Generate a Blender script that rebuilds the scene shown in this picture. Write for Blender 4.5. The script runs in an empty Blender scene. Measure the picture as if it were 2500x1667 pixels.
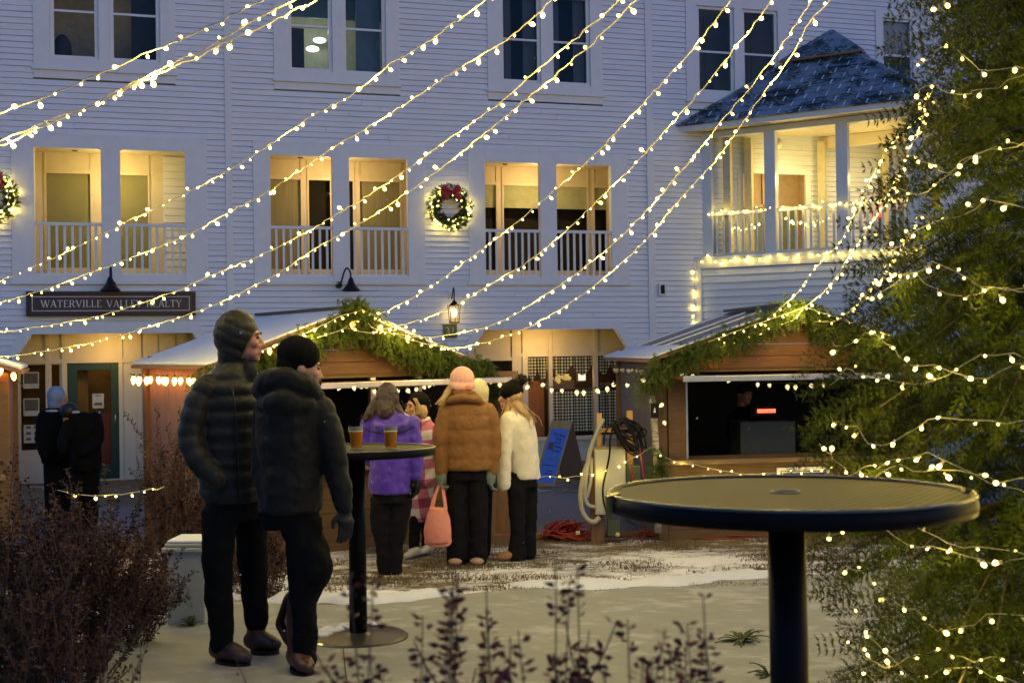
import bpy, bmesh, math, random
import numpy as np
from mathutils import Vector, Matrix, Euler
from mathutils.bvhtree import BVHTree
R_ = random.Random(7)
scene = bpy.context.scene
COL = scene.collection

# ------------------------------------------------------------------ camera
FPX = 2700.0
CAMZ = 1.63
PITCH = math.atan(16.5/2700); ROLL = -0.014
cam_d = bpy.data.cameras.new('camera'); cam = bpy.data.objects.new('camera', cam_d); COL.objects.link(cam)
cam.matrix_world = Matrix.Translation((0, 0, CAMZ)) @ Matrix.Rotation(math.pi/2+PITCH, 4, 'X') @ Matrix.Rotation(ROLL, 4, 'Z')
cam_d.sensor_width = 36; cam_d.lens = FPX/2500*36
cam_d.clip_start = 0.05; cam_d.clip_end = 500
cam_d.dof.use_dof = True; cam_d.dof.focus_distance = 10.5; cam_d.dof.aperture_fstop = 5.0
scene.camera = cam
RM = cam.matrix_world.to_3x3()

# ------------------------------------------------------------------ world, sun, exposure (overcast blue dusk)
world = bpy.data.worlds.new('World'); scene.world = world; world.use_nodes = True
nt = world.node_tree; nt.nodes.clear()
wo = nt.nodes.new('ShaderNodeOutputWorld'); bg = nt.nodes.new('ShaderNodeBackground'); sky = nt.nodes.new('ShaderNodeTexSky')
sky.sky_type = 'NISHITA'; sky.sun_disc = False
SUN_EL, SUN_ROT = math.radians(1.5), math.radians(118)
sky.sun_elevation = SUN_EL; sky.sun_rotation = SUN_ROT
sky.air_density = 1.0; sky.dust_density = 0.6; sky.ozone_density = 4.8
bg.inputs['Strength'].default_value = 0.108
nt.links.new(sky.outputs[0], bg.inputs[0]); nt.links.new(bg.outputs[0], wo.inputs[0])
sun_d = bpy.data.lights.new('sun', 'SUN'); sun_d.energy = 0.02; sun_d.angle = math.radians(40); sun_d.color = (.55, .68, 1.0)
sun = bpy.data.objects.new('sun', sun_d); COL.objects.link(sun)
sun.rotation_euler = (math.radians(48), 0, math.radians(-12))
scene.view_settings.view_transform = 'Standard'; scene.view_settings.look = 'None'
scene.view_settings.exposure = 2.78; scene.view_settings.gamma = 1
scene.cycles.max_bounces = 6; scene.cycles.diffuse_bounces = 3; scene.cycles.glossy_bounces = 3
scene.cycles.transparent_max_bounces = 12; scene.cycles.sample_clamp_indirect = 3.0
scene.cycles.caustics_reflective = False; scene.cycles.caustics_refractive = False
scene.cycles.use_denoising = True
scene.cycles.use_light_tree = True

# ------------------------------------------------------------------ pixel helpers (pixels of the 2500 px wide photograph)
def at(px, py, D):
    d = RM @ Vector(((px-1250)/FPX, -(py-833.5)/FPX, -1.0)); d = d/d.y*D
    return Vector((d.x, D, d.z+CAMZ))
def pm(p, D): return p*D/FPX
def G(Y): return float(np.interp(Y, [-30, -5, 2.8, 5.8, 10, 19.6, 22, 400], [.6, .5, .17, 0, -.28, -.70, -.72, -.72]))
def gd(px, py):
    lo, hi = .5, 60
    for _ in range(50):
        m = (lo+hi)/2
        if at(px, py, m).z > G(m): lo = m
        else: hi = m
    return lo
def gp(px, py):
    d = gd(px, py); return at(px, py, d)

# ------------------------------------------------------------------ materials
MATS = {}
LK = 0.155   # lamp scale for this exposure
def newmat(name):
    m = bpy.data.materials.new(name); m.use_nodes = True
    n = m.node_tree; b = n.nodes['Principled BSDF']
    return m, n, b
def mat(name, col, rough=.6, col2=None, nscale=8, amt=.5, bump=0, bscale=60, metal=0, stretch=(1,1,1), spec=.5, sheen=0, detail=4, trans=0, alpha=1, coat=0):
    if name in MATS: return MATS[name]
    m, n, b = newmat(name); N, L = n.nodes, n.links
    b.inputs['Roughness'].default_value = rough; b.inputs['Metallic'].default_value = metal
    b.inputs['Specular IOR Level'].default_value = spec
    if sheen: b.inputs['Sheen Weight'].default_value = sheen
    if trans: b.inputs['Transmission Weight'].default_value = trans
    if coat: b.inputs['Coat Weight'].default_value = coat
    if alpha < 1: b.inputs['Alpha'].default_value = alpha
    tc = N.new('ShaderNodeTexCoord'); mp = N.new('ShaderNodeMapping'); mp.inputs['Scale'].default_value = stretch
    L.new(tc.outputs['Object'], mp.inputs[0])
    if col2 is None: col2 = tuple(c*.72 for c in col)
    nz = N.new('ShaderNodeTexNoise'); nz.inputs['Scale'].default_value = nscale; nz.inputs['Detail'].default_value = detail; nz.inputs['Roughness'].default_value = .62
    L.new(mp.outputs[0], nz.inputs['Vector'])
    cr = N.new('ShaderNodeValToRGB'); e = cr.color_ramp.elements
    e[0].position = .5-.5*(1-amt)*.5-.12; e[1].position = .5+.5*(1-amt)*.5+.12
    e[0].color = (*col2, 1); e[1].color = (*col, 1)
    L.new(nz.outputs['Fac'], cr.inputs[0]); L.new(cr.outputs[0], b.inputs['Base Color'])
    if bump:
        nb = N.new('ShaderNodeTexNoise'); nb.inputs['Scale'].default_value = bscale; nb.inputs['Detail'].default_value = 5
        L.new(mp.outputs[0], nb.inputs['Vector'])
        bp = N.new('ShaderNodeBump'); bp.inputs['Strength'].default_value = bump; bp.inputs['Distance'].default_value = .01
        L.new(nb.outputs['Fac'], bp.inputs['Height']); L.new(bp.outputs[0], b.inputs['Normal'])
    MATS[name] = m; return m
def emit(name, col, strength, base=(.8,.8,.8)):
    if name in MATS: return MATS[name]
    m, n, b = newmat(name)
    b.inputs['Base Color'].default_value = (*base, 1)
    b.inputs['Emission Color'].default_value = (*col, 1); b.inputs['Emission Strength'].default_value = strength*LK
    MATS[name] = m; return m
def glassmat(name, tint=(.9,.93,.95), refl=.12, rough=.02):
    if name in MATS: return MATS[name]
    m = bpy.data.materials.new(name); m.use_nodes = True; n = m.node_tree; n.nodes.clear()
    o = n.nodes.new('ShaderNodeOutputMaterial'); mx = n.nodes.new('ShaderNodeMixShader')
    t = n.nodes.new('ShaderNodeBsdfTransparent'); g = n.nodes.new('ShaderNodeBsdfGlossy')
    t.inputs[0].default_value = (*tint, 1); g.inputs['Roughness'].default_value = rough
    lw = n.nodes.new('ShaderNodeLayerWeight'); lw.inputs['Blend'].default_value = refl
    nz = n.nodes.new('ShaderNodeTexNoise'); nz.inputs['Scale'].default_value = 1.3
    bp = n.nodes.new('ShaderNodeBump'); bp.inputs['Strength'].default_value = .04
    n.links.new(nz.outputs['Fac'], bp.inputs['Height']); n.links.new(bp.outputs[0], g.inputs['Normal'])
    n.links.new(lw.outputs['Fresnel'], mx.inputs[0]); n.links.new(t.outputs[0], mx.inputs[1]); n.links.new(g.outputs[0], mx.inputs[2])
    n.links.new(mx.outputs[0], o.inputs[0]); MATS[name] = m; return m

M_white = mat('white_clapboard_paint', (.73,.77,.79), .6, (.60,.635,.66), 2.2, .5, .25, 40, stretch=(.35,1,9), spec=.25)
M_trim = mat('white_trim_paint', (.67,.70,.70), .5, (.60,.63,.63), 5, .35, .15, 50)
M_cream = mat('cream_porch_paint', (.62,.56,.40), .55, (.53,.47,.33), 5, .35, .15, 40)
M_ceil = mat('porch_ceiling_paint', (.62,.56,.42), .6)
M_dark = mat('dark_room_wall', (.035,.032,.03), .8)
M_room = mat('room_plaster', (.5,.46,.36), .8)
M_green = mat('green_door_paint', (.012,.045,.028), .35, (.008,.032,.02), 6, .3, .1)
M_black = mat('black_metal', (.010,.010,.011), .45, bump=.05, spec=.2)
M_navy = mat('dark_navy_coated_steel', (.006,.006,.006), .42, (.004,.004,.004), 30, .4, .08, 200, spec=.07)
M_maroon = mat('maroon_sign_paint', (.055,.022,.022), .45, (.035,.014,.014), 5, .4, .2)
M_letter = mat('weathered_white_lettering', (.72,.72,.73), .6)
M_wood = mat('stained_pine_boards', (.14,.075,.021), .6, (.075,.038,.011), 3, .5, .3, 30, stretch=(1.5,1.5,14))
M_woodh = mat('stained_pine_gable', (.15,.060,.018), .6, (.085,.033,.010), 3, .5, .3, 30, stretch=(1,1,9))
M_ply = mat('weathered_plywood', (.22,.12,.055), .65, (.13,.068,.03), 3, .5, .3, 40, stretch=(5,5,1))
M_lum = mat('raw_pine_lumber', (.55,.33,.12), .6, (.40,.22,.075), 5, .5, .25, 40, stretch=(6,6,1))
M_greyw = mat('grey_weathered_siding', (.17,.14,.13), .7, (.11,.09,.085), 4, .5, .3, 40, stretch=(6,6,1))
M_pinkw = mat('mauve_weathered_siding', (.20,.125,.12), .7, (.13,.08,.075), 4, .5, .3, 40, stretch=(6,6,1))
M_snow = mat('settled_snow', (.58,.62,.69), .7, (.49,.53,.60), 6, .4, .35, 25)
M_steel = mat('brushed_aluminium', (.55,.55,.56), .35, metal=.8, bump=.1)
M_glass = glassmat('window_glass', (.9,.93,.95), .20); M_glass2 = glassmat('sheltered_glass', (.95,.95,.93), .035)
M_cord = mat('white_light_cord', (.5,.46,.34), .5)
M_dcord = mat('dark_green_light_cord', (.02,.03,.02), .5)
BULB_C = (1.0, .66, .13)
LAMP_C = (1.0, .72, .15)
M_bulb = emit('warm_white_bulb', BULB_C, 13)
M_bulbo = emit('orange_c9_bulb', (1.0, .34, .05), 30)
M_bulbu = mat('unlit_pale_bulb', (.55,.5,.42), .3)
M_bulbf = emit('faceted_cream_bulb', (1.0, .78, .38), 1.15, (.8,.7,.5))

# ------------------------------------------------------------------ object helpers
WM = {}          # world matrix of every object built
def link(o): COL.objects.link(o); return o
def thing(name, label, cat, loc=(0,0,0), rz=0, group=None):
    o = link(bpy.data.objects.new(name, None)); o.empty_display_size = .1
    o.location = loc; o.rotation_euler = (0, 0, rz)
    WM[o.name] = Matrix.Translation(loc) @ Matrix.Rotation(rz, 4, 'Z')
    return tag(o, label, cat, group)
def tag(o, label=None, cat=None, group=None, kind=None):
    if label: o['label'] = label
    if cat: o['category'] = cat
    if group: o['group'] = group
    if kind: o['kind'] = kind
    return o
def add(name, mesh, parent=None, world=False, label=None):
    """link a mesh; vertices are in the root's local space, or in world space when world=True"""
    o = link(bpy.data.objects.new(name, mesh))
    if parent is not None:
        o.parent = parent; W = WM[parent.name]
        if world: mesh.transform(W.inverted())
        WM[o.name] = W.copy()
    else: WM[o.name] = Matrix.Identity(4)
    if label: o['label'] = label
    return o
class MB:
    def __init__(s): s.v = []; s.f = []; s.mi = []; s.cur = 0
    def _q(s, vs, fs):
        b = len(s.v); s.v += [tuple(v) for v in vs]; s.f += [tuple(b+i for i in f) for f in fs]; s.mi += [s.cur]*len(fs); return s
    def box(s, x0, x1, y0, y1, z0, z1, M=None):
        vs = [Vector(p) for p in ((x0,y0,z0),(x1,y0,z0),(x1,y1,z0),(x0,y1,z0),(x0,y0,z1),(x1,y0,z1),(x1,y1,z1),(x0,y1,z1))]
        if M is not None: vs = [M @ v for v in vs]
        return s._q(vs, [(0,3,2,1),(4,5,6,7),(0,1,5,4),(1,2,6,5),(2,3,7,6),(3,0,4,7)])
    def bar(s, p, q, w, h=None, up=(0,0,1)):
        p, q = Vector(p), Vector(q); h = h or w; d = (q-p); L = d.length; d.normalize()
        x = d.cross(Vector(up)); x = x.normalized() if x.length > 1e-4 else Vector((1,0,0)); z = x.cross(d)
        M = Matrix((( x.x, d.x, z.x, p.x),(x.y, d.y, z.y, p.y),(x.z, d.z, z.z, p.z),(0,0,0,1)))
        return s.box(-w/2, w/2, 0, L, -h/2, h/2, M)
    def tube(s, pts, r, n=6, cap=True):
        pts = [Vector(p) for p in pts]; rs = r if isinstance(r, (list, tuple)) else [r]*len(pts)
        vs, fs = [], []; t0 = None; nrm = None
        for i, p in enumerate(pts):
            t = (pts[min(i+1, len(pts)-1)]-pts[max(i-1, 0)])
            t = t.normalized() if t.length > 1e-7 else Vector((0,0,1))
            if nrm is None:
                nrm = t.cross(Vector((0,0,1)));
                if nrm.length < .05: nrm = t.cross(Vector((1,0,0)))
            nrm = (nrm - t*nrm.dot(t)).normalized(); bn = t.cross(nrm)
            rr = rs[i]; ra, rb = rr if isinstance(rr, (tuple, list)) else (rr, rr)
            for k in range(n):
                a = 2*math.pi*k/n; vs.append(p+nrm*math.cos(a)*ra+bn*math.sin(a)*rb)
        m = len(pts)
        for i in range(m-1):
            for k in range(n):
                a, b = i*n+k, i*n+(k+1) % n; fs.append((a, b, b+n, a+n))
        if cap: fs += [tuple(range(n))[::-1], tuple((m-1)*n+k for k in range(n))]
        return s._q(vs, fs)
    def loft(s, rings, n=24, M=None):
        """rings: (cx,cy,cz,rx,ry[,power])"""
        vs, fs = [], []
        for rg in rings:
            cx, cy, cz, rx, ry = rg[:5]
            for k in range(n):
                a = 2*math.pi*k/n; vs.append(Vector((cx+rx*math.cos(a), cy+ry*math.sin(a), cz)))
        m = len(rings)
        if M is not None: vs = [M @ v for v in vs]
        for i in range(m-1):
            for k in range(n):
                a, b = i*n+k, i*n+(k+1) % n; fs.append((a, b, b+n, a+n))
        fs += [tuple(range(n))[::-1], tuple((m-1)*n+k for k in range(n))]
        return s._q(vs, fs)
    def ell(s, c, r, M=None, nu=16, nv=10):
        c = Vector(c); r = r if isinstance(r, (tuple, list)) else (r, r, r); vs, fs = [], []
        for j in range(nv+1):
            t = math.pi*j/nv
            for i in range(nu):
                a = 2*math.pi*i/nu
                v = Vector((r[0]*math.sin(t)*math.cos(a), r[1]*math.sin(t)*math.sin(a), r[2]*math.cos(t)))
                vs.append(c+(M @ v if M is not None else v))
        for j in range(nv):
            for i in range(nu):
                a, b = j*nu+i, j*nu+(i+1) % nu; fs.append((a, a+nu, b+nu, b))
        return s._q(vs, fs)
    def poly(s, pts, thick=None, axis=(0,1,0)):
        """flat polygon, optionally extruded along axis"""
        pts = [Vector(p) for p in pts]; n = len(pts)
        if not thick: return s._q(pts, [tuple(range(n))])
        d = Vector(axis)*thick
        return s._q(pts+[p+d for p in pts], [tuple(range(n)), tuple(range(2*n-1, n-1, -1))]+[(i, i+n, (i+1) % n+n, (i+1) % n) for i in range(n)])
    def mesh(s, name, mats, smooth=False, weld=False, recalc=True):
        m = bpy.data.meshes.new(name); m.from_pydata(s.v, [], s.f)
        for k in (mats if isinstance(mats, (list, tuple)) else [mats]): m.materials.append(k)
        if any(s.mi): m.polygons.foreach_set('material_index', s.mi)
        if recalc or weld:
            bm = bmesh.new(); bm.from_mesh(m)
            if weld: bmesh.ops.remove_doubles(bm, verts=bm.verts, dist=1e-5)
            bmesh.ops.recalc_face_normals(bm, faces=bm.faces); bm.to_mesh(m); bm.free()
        if smooth: m.polygons.foreach_set('use_smooth', [True]*len(m.polygons))
        m.update(); return m
    def build(s, name, mats, parent=None, smooth=False, world=False, label=None, bevel=0):
        o = add(name, s.mesh(name, mats, smooth), parent, world, label)
        if bevel:
            b = o.modifiers.new('bevel', 'BEVEL'); b.width = bevel; b.segments = 2; b.limit_method = 'ANGLE'; b.angle_limit = math.radians(40)
        return o
def arr_mesh(name, V, F, mat_, smooth=False):
    """fast mesh from numpy arrays, quads"""
    m = bpy.data.meshes.new(name); nv, nf, k = len(V), len(F), F.shape[1]
    m.vertices.add(nv); m.vertices.foreach_set('co', V.astype(np.float32).ravel())
    m.loops.add(nf*k); m.loops.foreach_set('vertex_index', F.astype(np.int32).ravel())
    m.polygons.add(nf); m.polygons.foreach_set('loop_start', np.arange(0, nf*k, k, dtype=np.int32))
    m.polygons.foreach_set('loop_total', np.full(nf, k, dtype=np.int32))
    m.materials.append(mat_); m.update(calc_edges=True); return m
def catmull(P, n=8):
    P = [Vector(p) for p in P]; out = []
    Q = [P[0]*2-P[1]]+P+[P[-1]*2-P[-2]]
    for i in range(1, len(Q)-2):
        a, b, c, d = Q[i-1:i+3]
        for k in range(n):
            t = k/n; out.append(.5*((2*b)+(c-a)*t+(2*a-5*b+4*c-d)*t*t+(3*b-a-3*c+d)*t**3))
    out.append(P[-1]); return out
def resample(pts, step):
    out = [pts[0].copy()]; acc = 0
    for a, b in zip(pts, pts[1:]):
        L = (b-a).length; pos = step-acc
        while pos <= L and L > 0:
            out.append(a.lerp(b, pos/L)); pos += step
        acc = (acc+L) % step
    return out
def plamp(name, loc, power, col, r, parent):
    d = bpy.data.lights.new(name, 'POINT'); d.energy = power*LK*1.3; d.color = col; d.shadow_soft_size = r
    o = link(bpy.data.objects.new(name, d)); o.location = WM[parent.name].inverted() @ Vector(loc); o.parent = parent; return o
# ================================================================== ground
def groundmat():
    m, n, b = newmat('lawn_with_blown_snow'); N, L = n.nodes, n.links
    tc = N.new('ShaderNodeTexCoord'); mp = N.new('ShaderNodeMapping'); mp.inputs['Scale'].default_value = (.8, 1.3, 1); L.new(tc.outputs['Object'], mp.inputs[0])
    def noise(sc, d=6, src=mp.outputs[0]):
        z = N.new('ShaderNodeTexNoise'); z.inputs['Scale'].default_value = sc; z.inputs['Detail'].default_value = d; z.inputs['Roughness'].default_value = .7; L.new(src, z.inputs['Vector']); return z.outputs['Fac']
    def mth(op, a, b_=None, c=None):
        x = N.new('ShaderNodeMath'); x.operation = op
        for i, v in enumerate((a, b_, c)):
            if v is None: continue
            if isinstance(v, (int, float)): x.inputs[i].default_value = v
            else: L.new(v, x.inputs[i])
        return x.outputs[0]
    big, mid, fine = noise(.9, 3), noise(5, 6), noise(45, 5)
    sx = N.new('ShaderNodeSeparateXYZ'); L.new(tc.outputs['Object'], sx.inputs[0])
    # bare trampled grass close to the stalls, more snow towards the path
    y = sx.outputs['Y']
    bare = mth('MULTIPLY', mth('SMOOTH_MIN', mth('MAXIMUM', mth('SUBTRACT', y, 10.2), 0), 1.6, .4), .085)
    s = mth('ADD', mth('MULTIPLY', big, .5), mth('ADD', mth('MULTIPLY', mid, .42), mth('MULTIPLY', fine, .42)))
    s = mth('SUBTRACT', s, bare)
    cr = N.new('ShaderNodeValToRGB'); cr.color_ramp.elements[0].position = .60; cr.color_ramp.elements[1].position = .70; L.new(s, cr.inputs[0])
    gr = N.new('ShaderNodeValToRGB'); e = gr.color_ramp.elements; e[0].color = (.075,.05,.026,1); e[1].color = (.20,.15,.075,1); e[0].position = .35; e[1].position = .7
    L.new(fine, gr.inputs[0])
    mx = N.new('ShaderNodeMix'); mx.data_type = 'RGBA'; L.new(cr.outputs[0], mx.inputs[0]); L.new(gr.outputs[0], mx.inputs[6]); mx.inputs[7].default_value = (.80,.81,.85,1)
    L.new(mx.outputs[2], b.inputs['Base Color']); b.inputs['Roughness'].default_value = .8
    bp = N.new('ShaderNodeBump'); bp.inputs['Strength'].default_value = .8; bp.inputs['Distance'].default_value = .02
    L.new(mth('ADD', fine, mth('MULTIPLY', cr.outputs[0], .6)), bp.inputs['Height']); L.new(bp.outputs[0], b.inputs['Normal'])
    return m
def concretemat(name, c1, c2, snow, wide=1.0):
    m, n, b = newmat(name); N, L = n.nodes, n.links
    tc = N.new('ShaderNodeTexCoord'); mp = N.new('ShaderNodeMapping'); mp.inputs['Scale'].default_value = (.8, 1.1, 1); mp.inputs['Rotation'].default_value = (0,0,.6); L.new(tc.outputs['Object'], mp.inputs[0])
    outs = []
    for sc, d, src in ((1.1,4,mp), (6,10,mp), (140,3,tc)):
        z = N.new('ShaderNodeTexNoise'); z.inputs['Scale'].default_value = sc; z.inputs['Detail'].default_value = d; z.inputs['Roughness'].default_value = .68
        L.new(src.outputs[0] if src is mp else tc.outputs['Object'], z.inputs['Vector']); outs.append(z.outputs['Fac'])
    cr = N.new('ShaderNodeValToRGB'); cr.color_ramp.elements[0].position = .3; cr.color_ramp.elements[1].position = .7; cr.color_ramp.elements[0].color = (*c2,1); cr.color_ramp.elements[1].color = (*c1,1); L.new(outs[1], cr.inputs[0])
    ad = N.new('ShaderNodeMath'); ad.operation = 'MULTIPLY_ADD'; L.new(outs[0], ad.inputs[0]); ad.inputs[1].default_value = .72; L.new(outs[1], ad.inputs[2])
    sr = N.new('ShaderNodeValToRGB'); sr.color_ramp.elements[0].position = .89; sr.color_ramp.elements[1].position = 1.0; sr.color_ramp.elements[1].color = (snow,snow,snow,1); L.new(ad.outputs[0], sr.inputs[0])
    mx = N.new('ShaderNodeMix'); mx.data_type = 'RGBA'; L.new(sr.outputs[0], mx.inputs[0]); L.new(cr.outputs[0], mx.inputs[6]); mx.inputs[7].default_value = (snow,snow,snow*1.06,1)
    L.new(mx.outputs[2], b.inputs['Base Color']); b.inputs['Roughness'].default_value = .7
    bp = N.new('ShaderNodeBump'); bp.inputs['Strength'].default_value = .35; bp.inputs['Distance'].default_value = .004; L.new(outs[2], bp.inputs['Height']); L.new(bp.outputs[0], b.inputs['Normal'])
    return m
def sheet(name, outline, dz, mat_, step=.25):
    """a sheet draped dz above the ground, cut to a polygon (x,y) outline"""
    xs = [p[0] for p in outline]; ys = [p[1] for p in outline]
    bm = bmesh.new(); vs = [bm.verts.new((x, y, 0)) for x, y in outline]; bm.faces.new(vs)
    for Y in (2.8, 5.8, 10, 19.6, 22):
        if min(ys) < Y < max(ys): bmesh.ops.bisect_plane(bm, geom=bm.verts[:]+bm.edges[:]+bm.faces[:], plane_co=(0,Y,0), plane_no=(0,1,0))
    for v in bm.verts: v.co.z = G(v.co.y)+dz
    bmesh.ops.recalc_face_normals(bm, faces=bm.faces)
    if bm.faces and sum(f.normal.z for f in bm.faces) < 0: bmesh.ops.reverse_faces(bm, faces=bm.faces)
    me = bpy.data.meshes.new(name); bm.to_mesh(me); bm.free(); me.materials.append(mat_)
    o = add(name, me); tag(o, kind='structure'); return o
M_lawn = groundmat()
g = MB()
Ys = [-30,-5,2.8,5.8,10,19.6,22,400]
g._q([(x, y, G(y)) for y in Ys for x in (-300, 300)], [(2*i, 2*i+1, 2*i+3, 2*i+2) for i in range(len(Ys)-1)])
tag(g.build('ground', M_lawn), kind='structure')
M_conc = concretemat('frosted_concrete', (.245,.26,.24), (.19,.20,.185), .42)
M_asph = concretemat('dark_asphalt', (.13,.125,.145), (.09,.088,.105), .12)
pl = [gp(*p)[:2] for p in ((1880,1410),(1560,1432),(1250,1440),(1060,1462),(870,1480),(700,1478),(560,1470),(430,1500),(330,1535),(232,1560),(250,1600))]
path_outline = [(9, 9.9)]+pl+[(-2.0,5.2),(-1.55,4.2),(-1.4,3.0),(-1.4,-20),(9,-20)]
sheet('path', path_outline, .012, M_conc)
sheet('road', [(-60,11.85),(-3.3,11.7),(.3,11.55),(1.0,11.5),(60,12.6),(60,27),(-60,6)], .008, M_asph)
# expansion joints in the path
jm = mat('joint_filler', (.05,.05,.042), .9)
for (a, b) in (((836,1570),(850,1700)),):
    A, B = gp(*a), gp(*b); q = MB(); q.tube([Vector((A.lerp(B,t).x, A.lerp(B,t).y, G(A.lerp(B,t).y)+.0135)) for t in np.linspace(0,1,24)], [(.0025,.006)]*24, 6); tag(q.build('path_joint', jm), kind='structure')
# timber edging between lawn and road
def edging():
    t = MB(); A, B = Vector((-.35,11.5,G(11.5)-.02)), Vector((5.2,11.75,G(11.75)-.02)); t.bar(A+Vector((0,0,.03)), B+Vector((0,0,.03)), .09, .09)
    o = t.build('timber_edging', M_ply, bevel=.01); tag(o, 'low brown timber edging board between snowy lawn and dark road', 'edging')
edging()
# ridges of shovelled snow and leaf litter along the path edge
def snow_ridge(pts, w, h, seed):
    r = random.Random(seed); path = resample(catmull([gp(*p) for p in pts], 10), .05)
    V, F = [], []; k = 9
    for i, p in enumerate(path):
        t = (path[min(i+1, len(path)-1)]-path[max(i-1, 0)]).normalized(); s = Vector((-t.y, t.x, 0))
        f = min(1, i/5, (len(path)-1-i)/5); ww = w*(.6+.7*abs(math.sin(i*.23+seed))+.25*r.random())*max(.15, f); hh = h*(.5+.5*abs(math.sin(i*.31+seed*2)))*f+.004
        for j in range(k):
            u = j/(k-1)*2-1; q = p+s*u*ww; V.append((q.x, q.y, G(q.y)+.012+hh*(1-u*u)*(0.75+.5*r.random())-(.02 if abs(u) == 1 else 0)))
    for i in range(len(path)-1):
        for j in range(k-1): a = i*k+j; F.append((a, a+1, a+1+k, a+k))
    return V, F
mb = MB()
for pts, w, h, sd in ((((620,1478),(760,1462),(880,1470),(1000,1462),(1120,1450)), .13, .05, 3), (((1240,1428),(1400,1432),(1600,1425),(1900,1398)), .2, .035, 5),
                      (((430,1478),(520,1462),(640,1462)), .12, .03, 9), (((600,1450),(690,1425),(760,1440)), .12, .04, 4)):
    V, F = snow_ridge(pts, w, h, sd); mb._q(V, F)
tag(mb.build('snow', M_snow, smooth=True), 'thin ridge of shovelled white snow along the far edge of the concrete path', kind='stuff')
# short dead grass standing through the snow
def grass(name, n, region, h, mat_, seed, label):
    r = np.random.RandomState(seed); V = np.zeros((n*3, 3)); 
    X, Y = region(r, n); Z = np.array([G(y) for y in Y]); a = r.rand(n)*6.28; hh = h*(.4+.9*r.rand(n)); w = .0035+.003*r.rand(n)
    lean = r.randn(n, 2)*hh[:, None]*.5
    V[0::3] = np.c_[X-np.cos(a)*w, Y-np.sin(a)*w, Z]; V[1::3] = np.c_[X+np.cos(a)*w, Y+np.sin(a)*w, Z]; V[2::3] = np.c_[X+lean[:, 0], Y+lean[:, 1], Z+hh]
    F = np.arange(n*3).reshape(-1, 3); o = add(name, arr_mesh(name, V, F, mat_)); tag(o, label, kind='stuff'); return o
M_straw = mat('dead_straw_grass', (.16,.115,.05), .8, (.06,.045,.02), 30)
def reg1(r, n):
    cl = r.rand(90, 2)*[7.5, 3.6]+[-2.6, 8.0]; c = cl[r.randint(0, 90, n)]; X = c[:, 0]+r.randn(n)*.16; Y = c[:, 1]+r.randn(n)*.10
    return X, np.clip(Y, 8.0+.09*X, 11.4)
grass('grass', 17000, reg1, .026, M_straw, 3, 'short dead brown grass poking through the snowy lawn')
M_litter = mat('dead_leaf_litter', (.10,.055,.025), .8, (.035,.018,.01), 40)
def reg2(r, n):
    Y = 4.6+r.rand(n)*5.4; X = np.interp(Y, [4.6,5.6,6.6,7.4,8,10], [-2.1,-2.45,-2.6,-2.4,-1.9,-1.9])-r.rand(n)**1.5*1.9; return X, Y
grass('leaf_litter', 9000, reg2, .03, M_litter, 5, 'brown leaf litter and stalks over the planting bed')
# ================================================================== the long white building
TH = math.atan(.278); YC = 21.63
def fac(px, py, off=0):
    d = RM @ Vector(((px-1250)/FPX, -(py-833.5)/FPX, -1.0)); n = Vector((math.sin(TH), -math.cos(TH), 0)); p0 = Vector((0, YC, 0))+n*off
    t = p0.dot(n)/d.dot(n); p = d*t; return (p-p0).dot(Vector((math.cos(TH), math.sin(TH), 0))), p.z+CAMZ
BLD = thing('clapboard_building', 'long white clapboard building with recessed balconies and shopfronts behind the market stalls', 'building', (0, YC, 0), TH)
U0, U1, Z0, Z1 = -11.5, 13.5, -.75, 9.6
class Op:
    def __init__(s, u0, u1, z0, z1, ch=0): s.u0, s.u1, s.z0, s.z1, s.ch = u0, u1, z0, z1, ch
    def span(s, z):
        if z <= s.z0 or z >= s.z1: return None
        k = 0
        if s.ch and z > s.z1-.46: k = (z-(s.z1-.46))/.46*s.ch
        return s.u0+k, s.u1-k
OPS = []
WIN = [(-8.28,-7.61),(-7.29,-6.57),(-4.17,-3.49),(-3.16,-2.48),(-.09,.60),(.94,1.63),(4.09,4.80),(5.12,5.81)]
WGRP = [(-8.62,-6.24),(-4.50,-2.15),(-.42,1.96),(3.78,6.14)]
BAL = [(-8.63,-7.53),(-7.21,-6.10),(-4.59,-3.46),(-3.14,-2.03),(-.51,.61),(.95,2.10)]
BGRP = [(-9.0,-5.72),(-4.90,-1.70),(-.84,2.45)]
for a, b in WGRP: OPS.append(Op(a, b, 6.50, 9.0))
for a, b in BGRP: OPS.append(Op(a, b, 2.93, 5.50))
OPS.append(Op(8.25, 9.29, 6.86, 8.80))
OPS.append(Op(4.92, 6.58, 2.93, 5.30)); OPS.append(Op(8.12, 9.88, 2.93, 5.30))
SHOPS = [Op(-8.98,-5.72,Z0,1.99,.28), Op(-.86,2.46,Z0,1.99,.30)]
OPS += SHOPS
CB = [(-5.39,-5.27),(2.88,3.03)]
for a, b in CB: OPS.append(Op(a, b, Z0-.1, Z1+.1))
RC = random.Random(31)
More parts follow.
